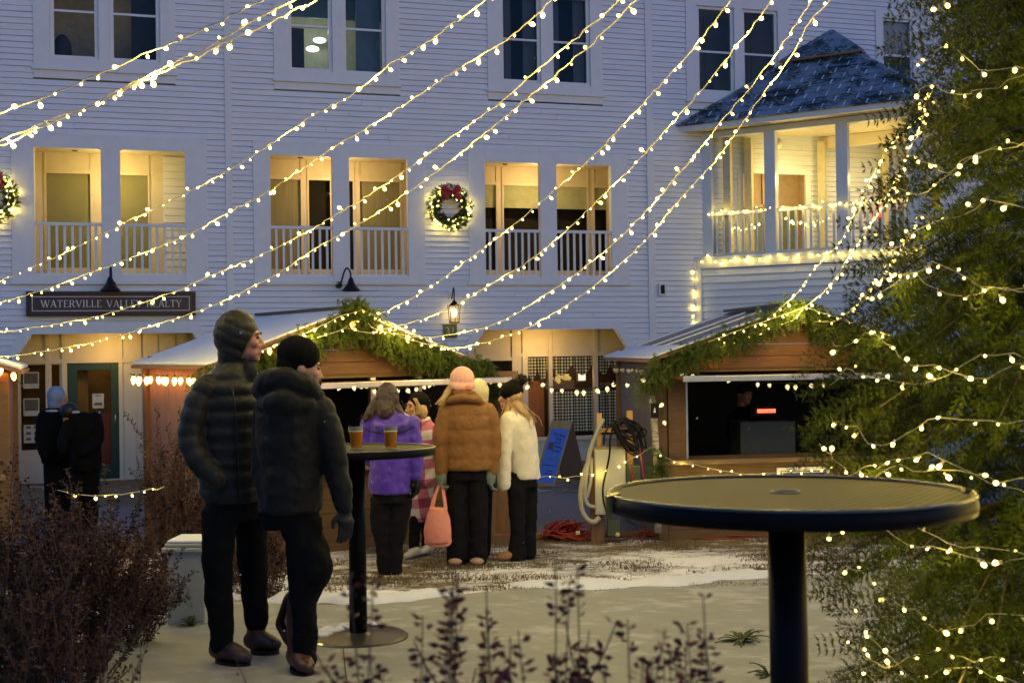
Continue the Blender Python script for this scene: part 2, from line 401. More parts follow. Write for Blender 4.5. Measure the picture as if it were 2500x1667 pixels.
def clap(mb, u0, u1, z0, z1, ops, exp=.106, y=0, lip=.021):
    """bevelled lap boards, each with a thick bottom edge"""
    k = 0; z = z0
    while z < z1-1e-6:
        zt = min(z+exp, z1); zm = z+.5*exp; cuts = []
        for o in ops:
            s = o.span(zm)
            if s: cuts.append(s)
        cuts.sort(); cur = u0; segs = []
        for a, b in cuts:
            if a > cur: segs.append((cur, min(a, u1)))
            cur = max(cur, b)
        if cur < u1: segs.append((cur, u1))
        pieces = []
        for a, b in segs:
            while b-a > 4.2: c = a+RC.uniform(1.6, 3.8); pieces.append((a, c-.002)); a = c+.002
            pieces.append((a, b))
        for a, b in pieces:
            if b-a < .02: continue
            zt2 = zt-.0045; j0, j1 = RC.uniform(-.0028,.0028), RC.uniform(-.0028,.0028); lp = lip+RC.uniform(-.003,.003)
            mb._q([(a,y-lp,z+j0),(b,y-lp,z+j1),(b,y-.002,zt2),(a,y-.002,zt2),(a,y+.03,z+j0),(b,y+.03,z+j1),(a,y+.03,zt2),(b,y+.03,zt2)],
                  [(0,1,2,3),(4,5,1,0),(0,3,6,4),(1,5,7,2),(3,2,7,6)])
        z += exp
w = MB(); clap(w, U0, U1, Z0, Z1, OPS)
M_under = mat('shadow_gap_board', (.30,.30,.33), .8)
w.build('wall', M_white, BLD)
for a, b in CB: t = MB(); t.box(a, b, -.035, .03, Z0, Z1); t.build('corner_board', M_trim, BLD, bevel=.004)
t = MB(); clapback = t.box(U0, U1, .085, .089, 5.56, 6.42); t.build('sheathing', M_dark, BLD)
# back of the shell so no sky shows through
t = MB(); t.box(U0, U1, 1.9, 6, Z0, Z1+.3); t.box(U0-.2, U1, -.1, 6, Z1+.001, Z1+.5); t.box(U0-.05, U0, 0, 6, Z0, Z1); t.build('building_core', M_dark, BLD)

def frame_rect(mb, a, b, z0, z1, w, y0, y1, wb=None, wt=None):
    wb = w if wb is None else wb; wt = w if wt is None else wt
    mb.box(a-w, a, y0, y1, z0-wb, z1+wt); mb.box(b, b+w, y0, y1, z0-wb, z1+wt)
    mb.box(a, b, y0, y1, z1, z1+wt); mb.box(a, b, y0, y1, z0-wb, z0)
# --- top floor sash windows
curt = mat('net_curtain', (.55,.56,.52), .8, stretch=(14,14,.3), nscale=5)
shade = mat('roller_shade', (.45,.46,.44), .8)
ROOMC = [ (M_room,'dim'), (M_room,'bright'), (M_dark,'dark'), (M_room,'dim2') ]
for gi, (a, b) in enumerate(WGRP):
    f = MB(); z0, z1 = 6.90, 8.56
    ws = WIN[gi*2:gi*2+2]
    # wide casing round the pair
    yf, yb = -.032, .03
    f.box(a, ws[0][0]-.07, yf, yb, 6.66, 9.0); f.box(ws[0][1]+.07, ws[1][0]-.07, yf, yb, 6.66, 9.0); f.box(ws[1][1]+.07, b, yf, yb, 6.66, 9.0)
    for (p, q) in ws: f.box(p-.07, q+.07, yf, yb, 8.62, 9.0)
    f.box(a-.03, b+.03, -.07, .03, 6.62, 6.665); f.box(a, b, -.028, .03, 6.48, 6.62)
    for (p, q) in ws: f.box(p-.07, q+.07, -.031, .03, 6.665, 6.84)
    W = f.build('window', M_trim, BLD, bevel=.004)
    for wi, (p, q) in enumerate(ws):
        s = MB(); frame_rect(s, p, q, 6.90, 8.56, .068, .01, .07, .058, .058)
        s.box(p, q, .02, .06, 7.67, 7.71)
        s.build('sash', M_trim, W)
        g = MB(); g.box(p, q, .036, .040, 6.90, 7.67); g.box(p, q, .034, .038, 7.71, 8.56); g.build('pane', M_glass, W)
    # the room behind
    r = MB(); rm, kind = ROOMC[gi]
    r.box(a, a+.02, .09, 1.85, 6.5, 9.0); r.box(b-.02, b, .09, 1.85, 6.5, 9.0); r.box(a, b, 1.83, 1.85, 6.5, 9.0); r.box(a, b, .09, 1.85, 8.97, 9.0); r.box(a, b, .09, 1.85, 6.48, 6.5)
    rr = r.build('room_interior', rm, W)
    if kind == 'bright':
        c = MB(); c.box(-4.16, -3.93, .12, .16, 6.9, 7.67); c.build('dark_curtain', M_dark, W)
        c = MB(); c.box(-2.95, -2.49, .2, .24, 6.6, 8.6); c.box(-4.2, -2.4, .5, .54, 8.0, 8.95); c.build('blue_curtain', mat('blue_drape', (.10,.16,.2), .8), W)
        for (lu, ly, lz) in ((-3.68, 1.1, 7.56), (-3.5, 1.5, 7.85)):
            d = MB(); d.ell((0,0,0), (.13,.13,.05)); d.v = [(x+lu, y+ly, z+lz) for x, y, z in d.v]; d.build('ceiling_lamp', emit('cool_ceiling_lamp', (.9,1,.85), 3.0), W, smooth=True)
        plamp('room_light', WM[BLD.name] @ Vector((-3.6, .9, 7.9)), 9, (.85,1,.78), .1, W)
    elif kind == 'dim':
        plamp('room_light', WM[BLD.name] @ Vector((-7.4, 1.2, 8.2)), .9, (1,.75,.35), .1, W)
        c = MB(); c.box(-8.3, -6.6, .9, 1.0, 6.5, 7.05); c.ell((-8.2,.5,7.1), (.16,.12,.3)); c.box(-7.02,-6.6,.5,.55,6.5,8.6); c.build('furniture', M_dark, W)
    elif kind == 'dim2':
        plamp('room_light', WM[BLD.name] @ Vector((4.25, 1.5, 8.1)), .8, (1,.95,.6), .1, W)
        c = MB(); c.box(4.34, 4.9, .3, .34, 6.5, 8.5); c.box(5.35, 5.85, .15, .19, 6.9, 8.6); c.box(4.5, 4.7, .2, .25, 6.9, 7.1); c.build('curtain', M_dark, W)
    else:
        c = MB()
        for (cu0, cu1) in ((-.09,.1),(.35,.6),(.94,1.1),(1.4,1.63)):
            c.box(cu0, cu1, .15, .19, 6.9, 8.6)
        c.build('curtain', mat('dusky_curtain', (.10,.11,.13), .9, stretch=(20,20,.3), nscale=4), W)
f = MB(); frame_rect(f, 8.39, 9.15, 7.0, 8.66, .16, -.032, .03); W = f.build('window', M_trim, BLD)
s = MB(); frame_rect(s, 8.44, 9.10, 7.05, 8.6, .05, .0, .07); s.box(8.44, 9.10, .02, .06, 7.84, 7.89); s.build('sash', M_trim, W)
g = MB(); g.box(8.44, 9.10, .036, .04, 7.05, 8.6); g.build('pane', M_glass, W)
g = MB(); g.box(8.44, 9.10, .10, .12, 7.9, 8.6); g.build('roller_shade', shade, W)
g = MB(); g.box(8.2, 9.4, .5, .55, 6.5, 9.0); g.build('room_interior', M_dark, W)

# --- recessed balconies
def balcony(gi, lit, panes, walls, transom=5.02):
    a, b = BGRP[gi]; p0, q0 = BAL[gi*2]; p1, q1 = BAL[gi*2+1]
    f = MB(); yf = -.034
    # flat casing boards around the two openings
    f.box(a, p0, yf, .12, 2.93, 5.50); f.box(q0, p1, yf, .12, 2.93, 5.50); f.box(q1, b, yf, .12, 2.93, 5.50)
    f.box(p0, q0, yf, .12, 5.26, 5.50); f.box(p1, q1, yf, .12, 5.26, 5.50)
    f.box(p0, q0, yf, .12, 2.93, 3.03); f.box(p1, q1, yf, .12, 2.93, 3.03)
    f.box(a-.03, b+.03, -.06, .0, 2.86, 2.93)
    B = f.build('balcony', M_trim, BLD, bevel=.004)
    # recess shell
    r = MB(); ra, rb = p0-.22, q1+.42; D = 1.30
    r.box(ra-.03, ra, .12, D, 2.93, 5.5); r.box(rb, rb+.03, .12, D, 2.93, 5.5); r.box(ra, rb, .12, D+.6, 5.40, 5.45); r.box(ra, rb, .12, D+.6, 2.93, 3.0)
    r.box(ra, rb, .12, .15, 5.26, 5.42)
    r.build('recess_walls', M_cream, B)
    # glazed back wall: posts, transom, fixed panels
    k = MB(); edges = sorted(panes); cur = ra
    for (x0, x1, m_, kd) in edges:
        k.box(cur, x0, D, D+.05, 3.0, 5.40); cur = x1
        k.box(x0, x1, D, D+.05, transom, 5.40); k.box(x0-.03, x1+.03, D-.03, D, transom-.01, transom+.07); k.box(x0, x1, D, D+.05, 3.0, 3.25)
        k.box(x0-.035, x0, D-.02, D, 3.18, 5.40); k.box(x1, x1+.035, D-.02, D, 3.18, 5.40)
    k.box(cur, rb, D, D+.05, 3.0, 5.40)
    k.build('back_wall', M_cream, B)
    for (x0, x1, m_, kd) in edges:
        gg = MB(); gg.box(x0, x1, D+.02, D+.025, 3.25, transom); gg.build('pane', M_glass2, B)
        c = MB(); c.box(x0-.05, x1+.05, D+.045 if kd not in ('dark','shade') else D+.5, D+.06 if kd not in ('dark','shade') else D+.52, 3.2, 5.1); c.build('curtain' if kd == 'curtain' else 'inner_room', m_, B)
        if kd == 'shade':
            c = MB(); c.box(x0, x1, D+.04, D+.06, 4.55, transom); c.build('roller_shade', mat('pale_green_shade', (.45,.48,.28), .8), B)
            c = MB(); c.box(x0-.05, x1+.05, D+.35, D+.37, 3.2, 5.1)
    for (x0, x1) in walls:
        c = MB(); clap(c, x0, x1, 3.0, 5.40, [], .14, D-.01, .016); c.build('clapboard_return', M_white, B)
    # railing with square balusters
    for (x0, x1) in ((p0, q0), (p1, q1)):
        rl = MB(); rl.box(x0, x1, .0, .05, 3.90, 3.955); rl.box(x0, x1, .01, .04, 3.03, 3.06)
        n = 8
        for i in range(n): c = x0+(i+.75)*(x1-x0)/(n+.5); rl.box(c-.021, c+.021, .012, .042, 3.06, 3.90)
        rl.build('railing', M_trim, B)
    c = MB(); cu = (p0+q0)/2+.05; c.loft([(cu, .7, 5.40, .07, .07), (cu, .7, 5.36, .07, .07), (cu, .7, 5.33, .04, .04)], 12); c.build('ceiling_fixture', mat('bronze_fixture', (.08,.06,.04), .4), B, smooth=True)
    plamp('balcony_light', WM[BLD.name] @ Vector(((q0+p1)/2, .55, 4.85)), lit[0], lit[1], .03, B)
WARM = (1, .70, .24); WARM2 = (1, .64, .26)
cream_c = mat('heavy_cream_curtain', (.34,.32,.19), .9, (.23,.21,.12), 5, .6, stretch=(16,16,.2))
olive = mat('olive_blind', (.30,.30,.16), .9, (.24,.235,.13), 1.2, .5)
darkr = mat('unlit_room', (.03,.026,.02), .9)
balcony(0, (30, WARM), [(-8.60,-7.83,olive,'blind'), (-7.5,-6.8,olive,'blind')], [(-6.52,-5.7)])
balcony(1, (29, WARM2), [(-4.75,-3.93,cream_c,'curtain'), (-3.77,-3.35,darkr,'dark'), (-3.2,-2.90,darkr,'dark'), (-2.76,-1.95,cream_c,'curtain')], [])
balcony(2, (29, WARM2), [(-.45,.06,darkr,'shade'), (.22,1.0,darkr,'shade'), (1.25,2.06,darkr,'shade'), (2.22,2.5,darkr,'shade')], [])

# --- shopfronts
def shop_shell(o, D=.9):
    mb = MB(); a, b = o.u0, o.u1; ch = o.ch; zc = o.z1-.46
    # casing band following the clipped top corners
    yf = -.035; wd = .17
    pts_in = [(a, Z0), (a, zc), (a+ch, o.z1), (b-ch, o.z1), (b, zc), (b, Z0)]
    pts_out = [(a-wd, Z0), (a-wd, zc+.05), (a+ch-.08, o.z1+wd), (b-ch+.08, o.z1+wd), (b+wd, zc+.05), (b+wd, Z0)]
    for i in range(5):
        p, q, r, s = pts_in[i], pts_in[i+1], pts_out[i+1], pts_out[i]
        mb.poly([(p[0], yf, p[1]), (q[0], yf, q[1]), (r[0], yf, r[1]), (s[0], yf, s[1])], .16)
    S = mb.build('shopfront', M_trim, BLD)
    r = MB()
    r.box(a-.35, a-.32, .125, D, Z0, 2.3); r.box(b+.32, b+.35, .125, D, Z0, 2.3); r.box(a-.32, b+.32, .125, D, 2.03, 2.06)
    r.build('recess_walls', M_cream, S); return S
S1 = shop_shell(SHOPS[0])
def panelwall(mb, cells, ua, ub, D, ztop=2.03):
    """cells: openings (u0,u1,z0,z1); wall fills the rest between ua and ub"""
    cells = sorted(cells); cur = ua
    for (x0, x1, z0, z1) in cells:
        if x0 > cur: mb.box(cur, x0, D, D+.06, Z0, ztop)
        if z0 > Z0: mb.box(x0, x1, D, D+.06, Z0, z0)
        mb.box(x0, x1, D, D+.06, z1, ztop); cur = x1
    if cur < ub: mb.box(cur, ub, D, D+.06, Z0, ztop)
D = .9
k = MB(); cells = [(-9.02,-8.60,-.1,1.45), (-8.50,-8.36,.2,1.45), (-8.23,-7.32,-.68,1.47), (-6.9,-6.2,.0,1.45)]
panelwall(k, cells, -9.3, -5.4, D)
k.box(-9.3, -5.4, D-.03, D, 1.47, 1.55)
for u in (-8.56, -8.28, -7.30, -6.97, -6.15): k.box(u-.035, u+.035, D-.035, D, Z0, 2.03)
for u in (-6.35,-6.66): k.box(u-.02, u+.02, D-.02, D, 1.55, 1.95)
k.build('front_wall', M_cream, S1)
d = MB(); frame_rect(d, -8.06, -7.48, -.42, 1.33, .16, D-.005, D+.045, .24, .13); dr = d.build('door', M_green, S1, bevel=.006)
h = MB(); h.tube([(-7.40,D-.04,.35),(-7.40,D-.05,.42),(-7.40,D-.04,.5)], .012); h.build('handle', M_steel, S1, smooth=True)
g = MB(); g.box(-8.06,-7.48,D+.01,D+.015,-.42,1.33); g.build('door_glass', M_glass2, S1)
for q_ in ((-9.02,-8.60,-.1),(-8.5,-8.36,.2),(-6.9,-6.2,0)): g = MB(); g.box(q_[0],q_[1],D+.02,D+.025,q_[2],1.45); g.build('shop_window_glass', M_glass2, S1)
r = MB(); r.box(-9.3,-5.4,1.8,1.85,Z0,2.0); r.box(-8.3,-7.9,1.2,1.25,-.7,1.4); r.build('shop_interior', mat('ochre_interior', (.22,.13,.04), .8, (.10,.06,.02), 3, .6), S1)
r = MB(); r.box(-7.75,-7.46,1.1,1.2,-.42,.5); r.build('brick_red_cabinet', mat('rust_red_panel', (.22,.05,.02), .7), S1)
paper = mat('window_flyer_paper', (.55,.55,.45), .7); ink = mat('printed_photo', (.15,.12,.10), .6, (.05,.06,.03), 25, .3)
def flyer(u, z, w_, h_, kind, y=D+.012):
    p = MB(); p.box(u, u+w_, y-.004, y-.001, z, z+h_); o = p.build('flyer', paper, S1)
    q = MB()
    if kind == 'photo': q.box(u+.02, u+w_-.02, y-.0065, y-.0045, z+h_*.3, z+h_-.02)
    elif kind == 'grid':
        for i in range(2):
            for j in range(3): q.box(u+.04+i*w_*.48, u+.04+i*w_*.48+w_*.3, y-.0065, y-.0045, z+.05+j*h_*.32, z+.05+j*h_*.32+h_*.14)
    else:
        q.box(u+.05, u+w_-.05, y-.0065, y-.0045, z+h_*.84, z+h_*.90); q.box(u+.03, u+w_-.03, y-.0065, y-.0045, z+h_*.2, z+h_*.38)
    q.build('print', ink, S1)
flyer(-8.98, 1.02, .27, .30, 'photo', D+.018); flyer(-8.98, .52, .27, .32, 'photo', D+.018); flyer(-8.98, .03, .28, .33, 'grid', D+.018)
flyer(-7.80, .63, .20, .27, 'text', D+.008)
plamp('shop_light', WM[BLD.name] @ Vector((-7.5, .30, 1.7)), 11, (1,.60,.18), .08, S1)
plamp('inner_shop_light', WM[BLD.name] @ Vector((-7.7, 1.45, 1.7)), 4, (1,.62,.22), .08, S1)
# shop 2
S2 = shop_shell(SHOPS[1])
k = MB(); cells = [(-.95,.25,-.68,1.38), (.58,1.02,-.20,1.45), (1.10,2.0,-.20,1.45), (2.10,2.7,-.20,1.45)]
panelwall(k, cells, -1.2, 2.8, D); k.box(.28, 2.8, D-.03, D, 1.45, 1.52)
for u in (.28,.5,1.06,2.05): k.box(u-.04, u+.04, D-.035, D, Z0, 2.03)
k.box(.5, 2.8, D-.06, D, -.28, -.20); k.box(-1.2,.3,D-.03,D,1.38,1.45)
k.build('front_wall', M_cream, S2)
for c in cells[1:]+[(-.95,.25,1.0,1.38)]: g = MB(); g.box(c[0], c[1], D+.02, D+.025, c[2], c[3]); g.build('shop_window_glass', M_glass2, S2)
r = MB(); r.box(-1.2,2.8,1.8,1.85,Z0,2.0); r.box(-.95,.25,D+.3,D+.32,-.7,1.4); r.build('shop_interior', mat('dark_cafe_interior', (.06,.035,.02), .8, (.03,.02,.012), 3, .5), S2)
r = MB(); r.box(-.3,.1,1.5,1.53,1.08,1.16); r.build('lit_strip', emit('fluorescent_strip', (1,.9,.7), 2.2), S2)
r = MB(); r.box(.60,.98,1.10,1.14,-.2,.95); r.build('orange_door', mat('orange_pine_door', (.42,.15,.03), .5, (.3,.10,.02), 4, .5, stretch=(6,6,1)), S2)
def gingham():
    m, n, b = newmat('black_and_white_gingham'); N, L = n.nodes, n.links
    tc = N.new('ShaderNodeTexCoord'); sx = N.new('ShaderNodeSeparateXYZ'); L.new(tc.outputs['Object'], sx.inputs[0]); res = []
    for ax in ('X', 'Z'):
        mu = N.new('ShaderNodeMath'); mu.operation = 'MULTIPLY'; L.new(sx.outputs[ax], mu.inputs[0]); mu.inputs[1].default_value = 15.5
        fr = N.new('ShaderNodeMath'); fr.operation = 'FRACT'; L.new(mu.outputs[0], fr.inputs[0])
        gt = N.new('ShaderNodeMath'); gt.operation = 'GREATER_THAN'; L.new(fr.outputs[0], gt.inputs[0]); gt.inputs[1].default_value = .5; res.append(gt.outputs[0])
    ad = N.new('ShaderNodeMath'); ad.operation = 'ADD'; L.new(res[0], ad.inputs[0]); L.new(res[1], ad.inputs[1])
    dv = N.new('ShaderNodeMath'); dv.operation = 'MULTIPLY'; L.new(ad.outputs[0], dv.inputs[0]); dv.inputs[1].default_value = .5
    cr = N.new('ShaderNodeValToRGB'); cr.color_ramp.interpolation = 'CONSTANT'; e = cr.color_ramp.elements; e[0].color = (.02,.022,.014,1); e[1].position = .3; e[1].color = (.16,.16,.10,1)
    x = cr.color_ramp.elements.new(.8); x.color = (.75,.74,.58,1)
    L.new(dv.outputs[0], cr.inputs[0]); L.new(cr.outputs[0], b.inputs['Base Color']); b.inputs['Roughness'].default_value = .9; return m
M_ging = gingham()
def drape(u0, u1, z0, z1, y, name, scallop=0):
    V, F = [], []; nu, nv = 60, 8
    for j in range(nv+1):
        for i in range(nu+1):
            u = i/nu; zlow = z0+(scallop*(1-abs(math.sin(u*math.pi*2)))**1.0 if scallop else 0)
            V.append((u0+(u1-u0)*u, y+.018*math.sin(u*34)+.006*math.sin(u*71), z1+(zlow-z1)*j/nv))
    for j in range(nv):
        for i in range(nu): a = j*(nu+1)+i; F.append((a, a+1, a+nu+2, a+nu+1))
    mb = MB(); mb._q(V, F); return mb.build(name, M_ging, S2, smooth=True)
drape(1.10, 2.0, -.12, .73, D+.06, 'lower_curtain'); drape(2.10, 2.7, -.12, .73, D+.06, 'lower_curtain')
drape(1.10, 2.0, 1.05, 1.45, D+.06, 'valance', .22); drape(2.10, 2.7, 1.05, 1.45, D+.06, 'valance', .22); drape(.58, 1.02, .95, 1.42, D+.06, 'valance', .25)
c = MB(); r5 = random.Random(4)
for i in range(26): c.ell((1.42+r5.gauss(0,.10), D+.35, 1.02+r5.gauss(0,.05)), r5.uniform(.025,.05), nu=8, nv=6)
c.build('yellow_flowers', emit('self_glowing_yellow_flowers', (1,.75,.25), .35, (.7,.5,.15)), S2)  # emission put into the petals stands in for lamplight on the flowers
c = MB(); c.box(1.1,1.75,D+.5,D+.6,.75,.93); c.box(1.78,1.95,D+.4,D+.45,.9,1.12); c.box(2.3,2.55,D+.4,D+.44,.82,.88); c.build('counter_items', mat('cafe_clutter', (.10,.12,.11), .5, (.35,.12,.08), 9, .3), S2)
c = MB(); c.box(1.80,1.96,D+.38,D+.385,.93,1.22); c.build('lit_menu', emit('lit_menu_board', (1,.9,.75), 1.0), S2)
c = MB()
for i in range(7): c.ell((1.38+.07*i,1.6,1.37), .022, nu=8, nv=6)
c.build('pendant_bulbs', emit('pendant_glow', (1,.6,.25), 5), S2)
plamp('shop_light', WM[BLD.name] @ Vector((.75, .25, 1.6)), 17, (1,.60,.20), .08, S2)
plamp('inner_shop_light', WM[BLD.name] @ Vector((1.5, 1.3, 1.55)), 12, (1,.66,.32), .08, S2)

# ------------------------------------------------------------------ things fixed to the facade
def fw(u, y, z): return WM[BLD.name] @ Vector((u, y, z))
# letters with serifs: strokes (x0,y0,x1,y1,width)
LET = {'W': (1.22, [(0.04,1,.36,0,.15),(.36,0,.60,.95,.07),(.60,.95,.86,0,.15),(.86,0,1.16,1,.07),(-.06,.98,.2,.98,.05),(.5,.98,.74,.98,.05),(1.02,.98,1.26,.98,.05)]),
 'A': (.86, [(.08,0,.42,1,.07),(.42,1,.76,0,.15),(.2,.33,.62,.33,.06),(-.04,.02,.2,.02,.05),(.62,.02,.9,.02,.05)]),
 'T': (.78, [(.38,0,.38,1,.14),(.02,.96,.74,.96,.07),(.04,.82,.04,.98,.05),(.72,.82,.72,.98,.05),(.24,.02,.52,.02,.05)]),
 'E': (.70, [(.14,0,.14,1,.14),(.05,.97,.60,.97,.06),(.14,.5,.46,.5,.06),(.05,.03,.64,.03,.06),(.6,.82,.6,.98,.05),(.64,.02,.64,.2,.05)]),
 'R': (.84, [(.14,0,.14,1,.14),(.05,.97,.45,.97,.06),(.45,.97,.62,.86,.09),(.62,.86,.62,.66,.14),(.62,.66,.45,.52,.09),(.14,.5,.45,.5,.06),(.40,.5,.76,.02,.14),(.02,.02,.28,.02,.05),(.7,.02,.86,.02,.05)]),
 'V': (.86, [(.08,1,.44,0,.15),(.44,0,.78,1,.07),(-.04,.98,.24,.98,.05),(.66,.98,.9,.98,.05)]),
 'I': (.36, [(.16,0,.16,1,.14),(.03,.98,.3,.98,.05),(.03,.02,.3,.02,.05)]),
 'L': (.68, [(.14,0,.14,1,.14),(.03,.98,.28,.98,.05),(.03,.03,.62,.03,.06),(.62,.02,.62,.24,.05)]),
 'Y': (.80, [(.04,1,.38,.46,.13),(.38,.46,.72,1,.07),(.38,0,.38,.48,.14),(-.04,.98,.2,.98,.05),(.6,.98,.82,.98,.05),(.26,.02,.52,.02,.05)]), ' ': (.5, [])}
def serif_text(txt, u0, z0, h, total, y):
    wtot = sum(LET[c][0]+.10 for c in txt)*h; sc = total/wtot; mb = MB(); x = u0
    for i, c in enumerate(txt):
        wd, st = LET[c]
        for (a, b, p, q, t_) in st: mb.bar((x+a*h*sc, y, z0+b*h), (x+p*h*sc, y, z0+q*h), t_*h, .008, up=(0,1,0))
        x += (wd+.10)*h*sc
    return mb
def font_mesh(txt, size, mat_, depth=.003, align='CENTER'):
    cu = bpy.data.curves.new('lettering', 'FONT'); cu.body = txt; cu.size = size; cu.align_x = align; cu.extrude = depth
    ob = bpy.data.objects.new('lettering', cu); me = bpy.data.meshes.new_from_object(ob); bpy.data.objects.remove(ob); me.materials.clear(); me.materials.append(mat_); return me
SG = thing('shop_sign', 'long maroon shop sign reading WATERVILLE VALLEY REALTY in white serif letters above the green door', 'sign', fw(-7.36, 0, 2.3), TH)
def sgl(mb, name, m_, **k):
    me = mb.mesh(name, m_); me.transform(WM[BLD.name]); return add(name, me, SG, world=True, **k)
b_ = MB(); b_.box(-8.77,-5.94,-.09,-.03,2.30,2.73); sgl(b_, 'sign_board', M_maroon)
b_ = MB(); frame_rect(b_, -8.71, -6.0, 2.355, 2.675, .055, -.115, -.092); sgl(b_, 'moulding', mat('dark_maroon_moulding', (.028,.012,.012), .5))
b_ = MB(); frame_rect(b_, -8.665, -6.055, 2.40, 2.635, .012, -.099, -.092); sgl(b_, 'border_line', M_letter)
b_ = serif_text('WATERVILLE VALLEY REALTY', -8.53, 2.455, .125, 2.36, -.096)
sgl(b_, 'lettering', M_letter)
# gooseneck lamps (unlit)
def gooseneck(u, z, side, label):
    T = thing('gooseneck_lamp', label, 'wall lamp', fw(u, -.04, z), TH, 'black gooseneck sign lamps')
    m = MB(); m.loft([(0,.02,0,.001,.001),(0,.02,.0,.06,.06)], 4) if False else None
    m = MB(); m.tube([(0,.03,0),(0,-.02,0)], .065, 14); m.build('wall_plate', M_black, T, smooth=False)
    P = catmull([(0,-.02,0),(side*.03,-.10,.03),(side*.08,-.16,.22),(side*.13,-.22,.30),(side*.18,-.28,.22),(side*.19,-.30,.10)], 8)
    m = MB(); m.tube(P, .016, 8); m.build('arm', M_black, T, smooth=True)
    x, y, z_ = side*.19, -.30, .1
    m = MB(); m.loft([(x,y,z_+.02,.025,.025),(x,y,z_-.03,.05,.05),(x,y,z_-.06,.055,.055),(x,y,z_-.13,.09,.09),(x,y,z_-.22,.17,.17),(x,y,z_-.235,.175,.175),(x,y,z_-.232,.16,.16),(x,y,z_-.13,.07,.07)], 24); m.build('shade', M_black, T, smooth=True)
gooseneck(-3.36, 2.86, 1, 'black gooseneck lamp on the wall right of the sign, below the middle balcony')
gooseneck(-7.36, 2.86, -.05, 'black gooseneck lamp hanging above the maroon shop sign')
# carriage lantern
T = thing('wall_lantern', 'lit black carriage lantern on the white wall above the green number plate', 'lantern', fw(-1.2, -.03, 2.3), TH)
m = MB(); m.box(-.06,.06,-.0,.03,-.1,.45); m.build('back_plate', M_trim, T)
m = MB(); m.tube(catmull([(0,0,.30),(0,-.10,.42),(0,-.18,.5),(0,-.22,.40),(0,-.20,.26)], 8), .011, 8); m.build('scroll_arm', M_black, T, smooth=True)
m = MB()
for sx_ in (-1,1):
    for sy in (-1,1): m.bar((sx_*.105,-.2+sy*.08,.17),(sx_*.08,-.2+sy*.06,-.16),.012)
m.loft([(0,-.2,.26,.02,.02),(0,-.2,.23,.06,.05),(0,-.2,.17,.14,.11),(0,-.2,.155,.14,.11)], 4, Matrix.Translation((0,-.2,0)) @ Matrix.Rotation(math.pi/4,4,'Z') @ Matrix.Translation((0,.2,0)))
m.box(-.09,.09,-.27,-.13,-.175,-.155); m.bar((0,-.28,-.16),(0,-.29,.16),.01); m.build('cage', M_black, T)
m = MB(); m.ell((0,-.2,.02),(.045,.045,.085)); m.build('bulb', emit('lantern_bulb', (1,.72,.3), 26), T, smooth=True)
m = MB(); m.loft([(0,-.2,-.15,.075,.058),(0,-.2,.15,.10,.078)], 4, Matrix.Translation((0,-.2,0)) @ Matrix.Rotation(math.pi/4,4,'Z') @ Matrix.Scale(1.3,4) @ Matrix.Translation((0,.2,0))); m.build('glass', glassmat('seeded_lantern_glass', (.98,.9,.7), .1), T)
plamp('lantern_light', fw(-1.2, -.23, 2.34), 6.5, (1,.78,.42), .04, T)
# house number
T = thing('number_plate', 'small green number plate reading 31 under the lit lantern', 'sign', fw(-1.24, -.03, 1.98), TH)
m = MB(); m.box(-.13,.13,-.015,.02,-.135,.135); m.build('plate', mat('moss_green_enamel', (.10,.13,.045), .5), T)
me = font_mesh('31', .2, mat('pale_numerals', (.45,.45,.28), .6)); me.transform(Matrix.Translation((0,-.018,-.07)) @ Matrix.Rotation(math.pi/2,4,'X')); add('numerals', me, T)
# small wall vent and EXIT-like red lamp box
T = thing('wall_vent', 'small white dryer vent with dark opening on the clapboards right of the vertical trim board', 'vent', fw(3.17,-.02,2.78), TH)
m = MB(); frame_rect(m, -.05,.05,-.09,.09,.03,-.05,.02); m.build('hood', M_trim, T); m = MB(); m.box(-.05,.05,-.02,.0,-.09,.09); m.build('opening', M_black, T)
# ================================================================== greenery helpers
def needlemat(name, a, b_):
    m, n, b = newmat(name); N, L = n.nodes, n.links
    g = N.new('ShaderNodeTexNoise'); g.inputs['Scale'].default_value = 6; g.inputs['Detail'].default_value = 4; tc = N.new('ShaderNodeTexCoord'); L.new(tc.outputs['Object'], g.inputs['Vector'])
    cr = N.new('ShaderNodeValToRGB'); cr.color_ramp.elements[0].position = .35; cr.color_ramp.elements[1].position = .65; cr.color_ramp.elements[0].color = (*a,1); cr.color_ramp.elements[1].color = (*b_,1)
    L.new(g.outputs['Fac'], cr.inputs[0]); L.new(cr.outputs[0], b.inputs['Base Color']); b.inputs['Roughness'].default_value = .55
    b.inputs['Specular IOR Level'].default_value = .12
    MATS[name] = m; return m
M_fir = needlemat('fir_needles', (.014,.023,.002), (.052,.074,.004))
M_garl = needlemat('cedar_garland', (.035,.055,.014), (.09,.125,.025))
M_wreath = needlemat('wreath_pine', (.012,.028,.010), (.03,.06,.015))
M_bark = mat('bark', (.06,.045,.03), .9, (.03,.022,.015), 12, .5, .5, 40)
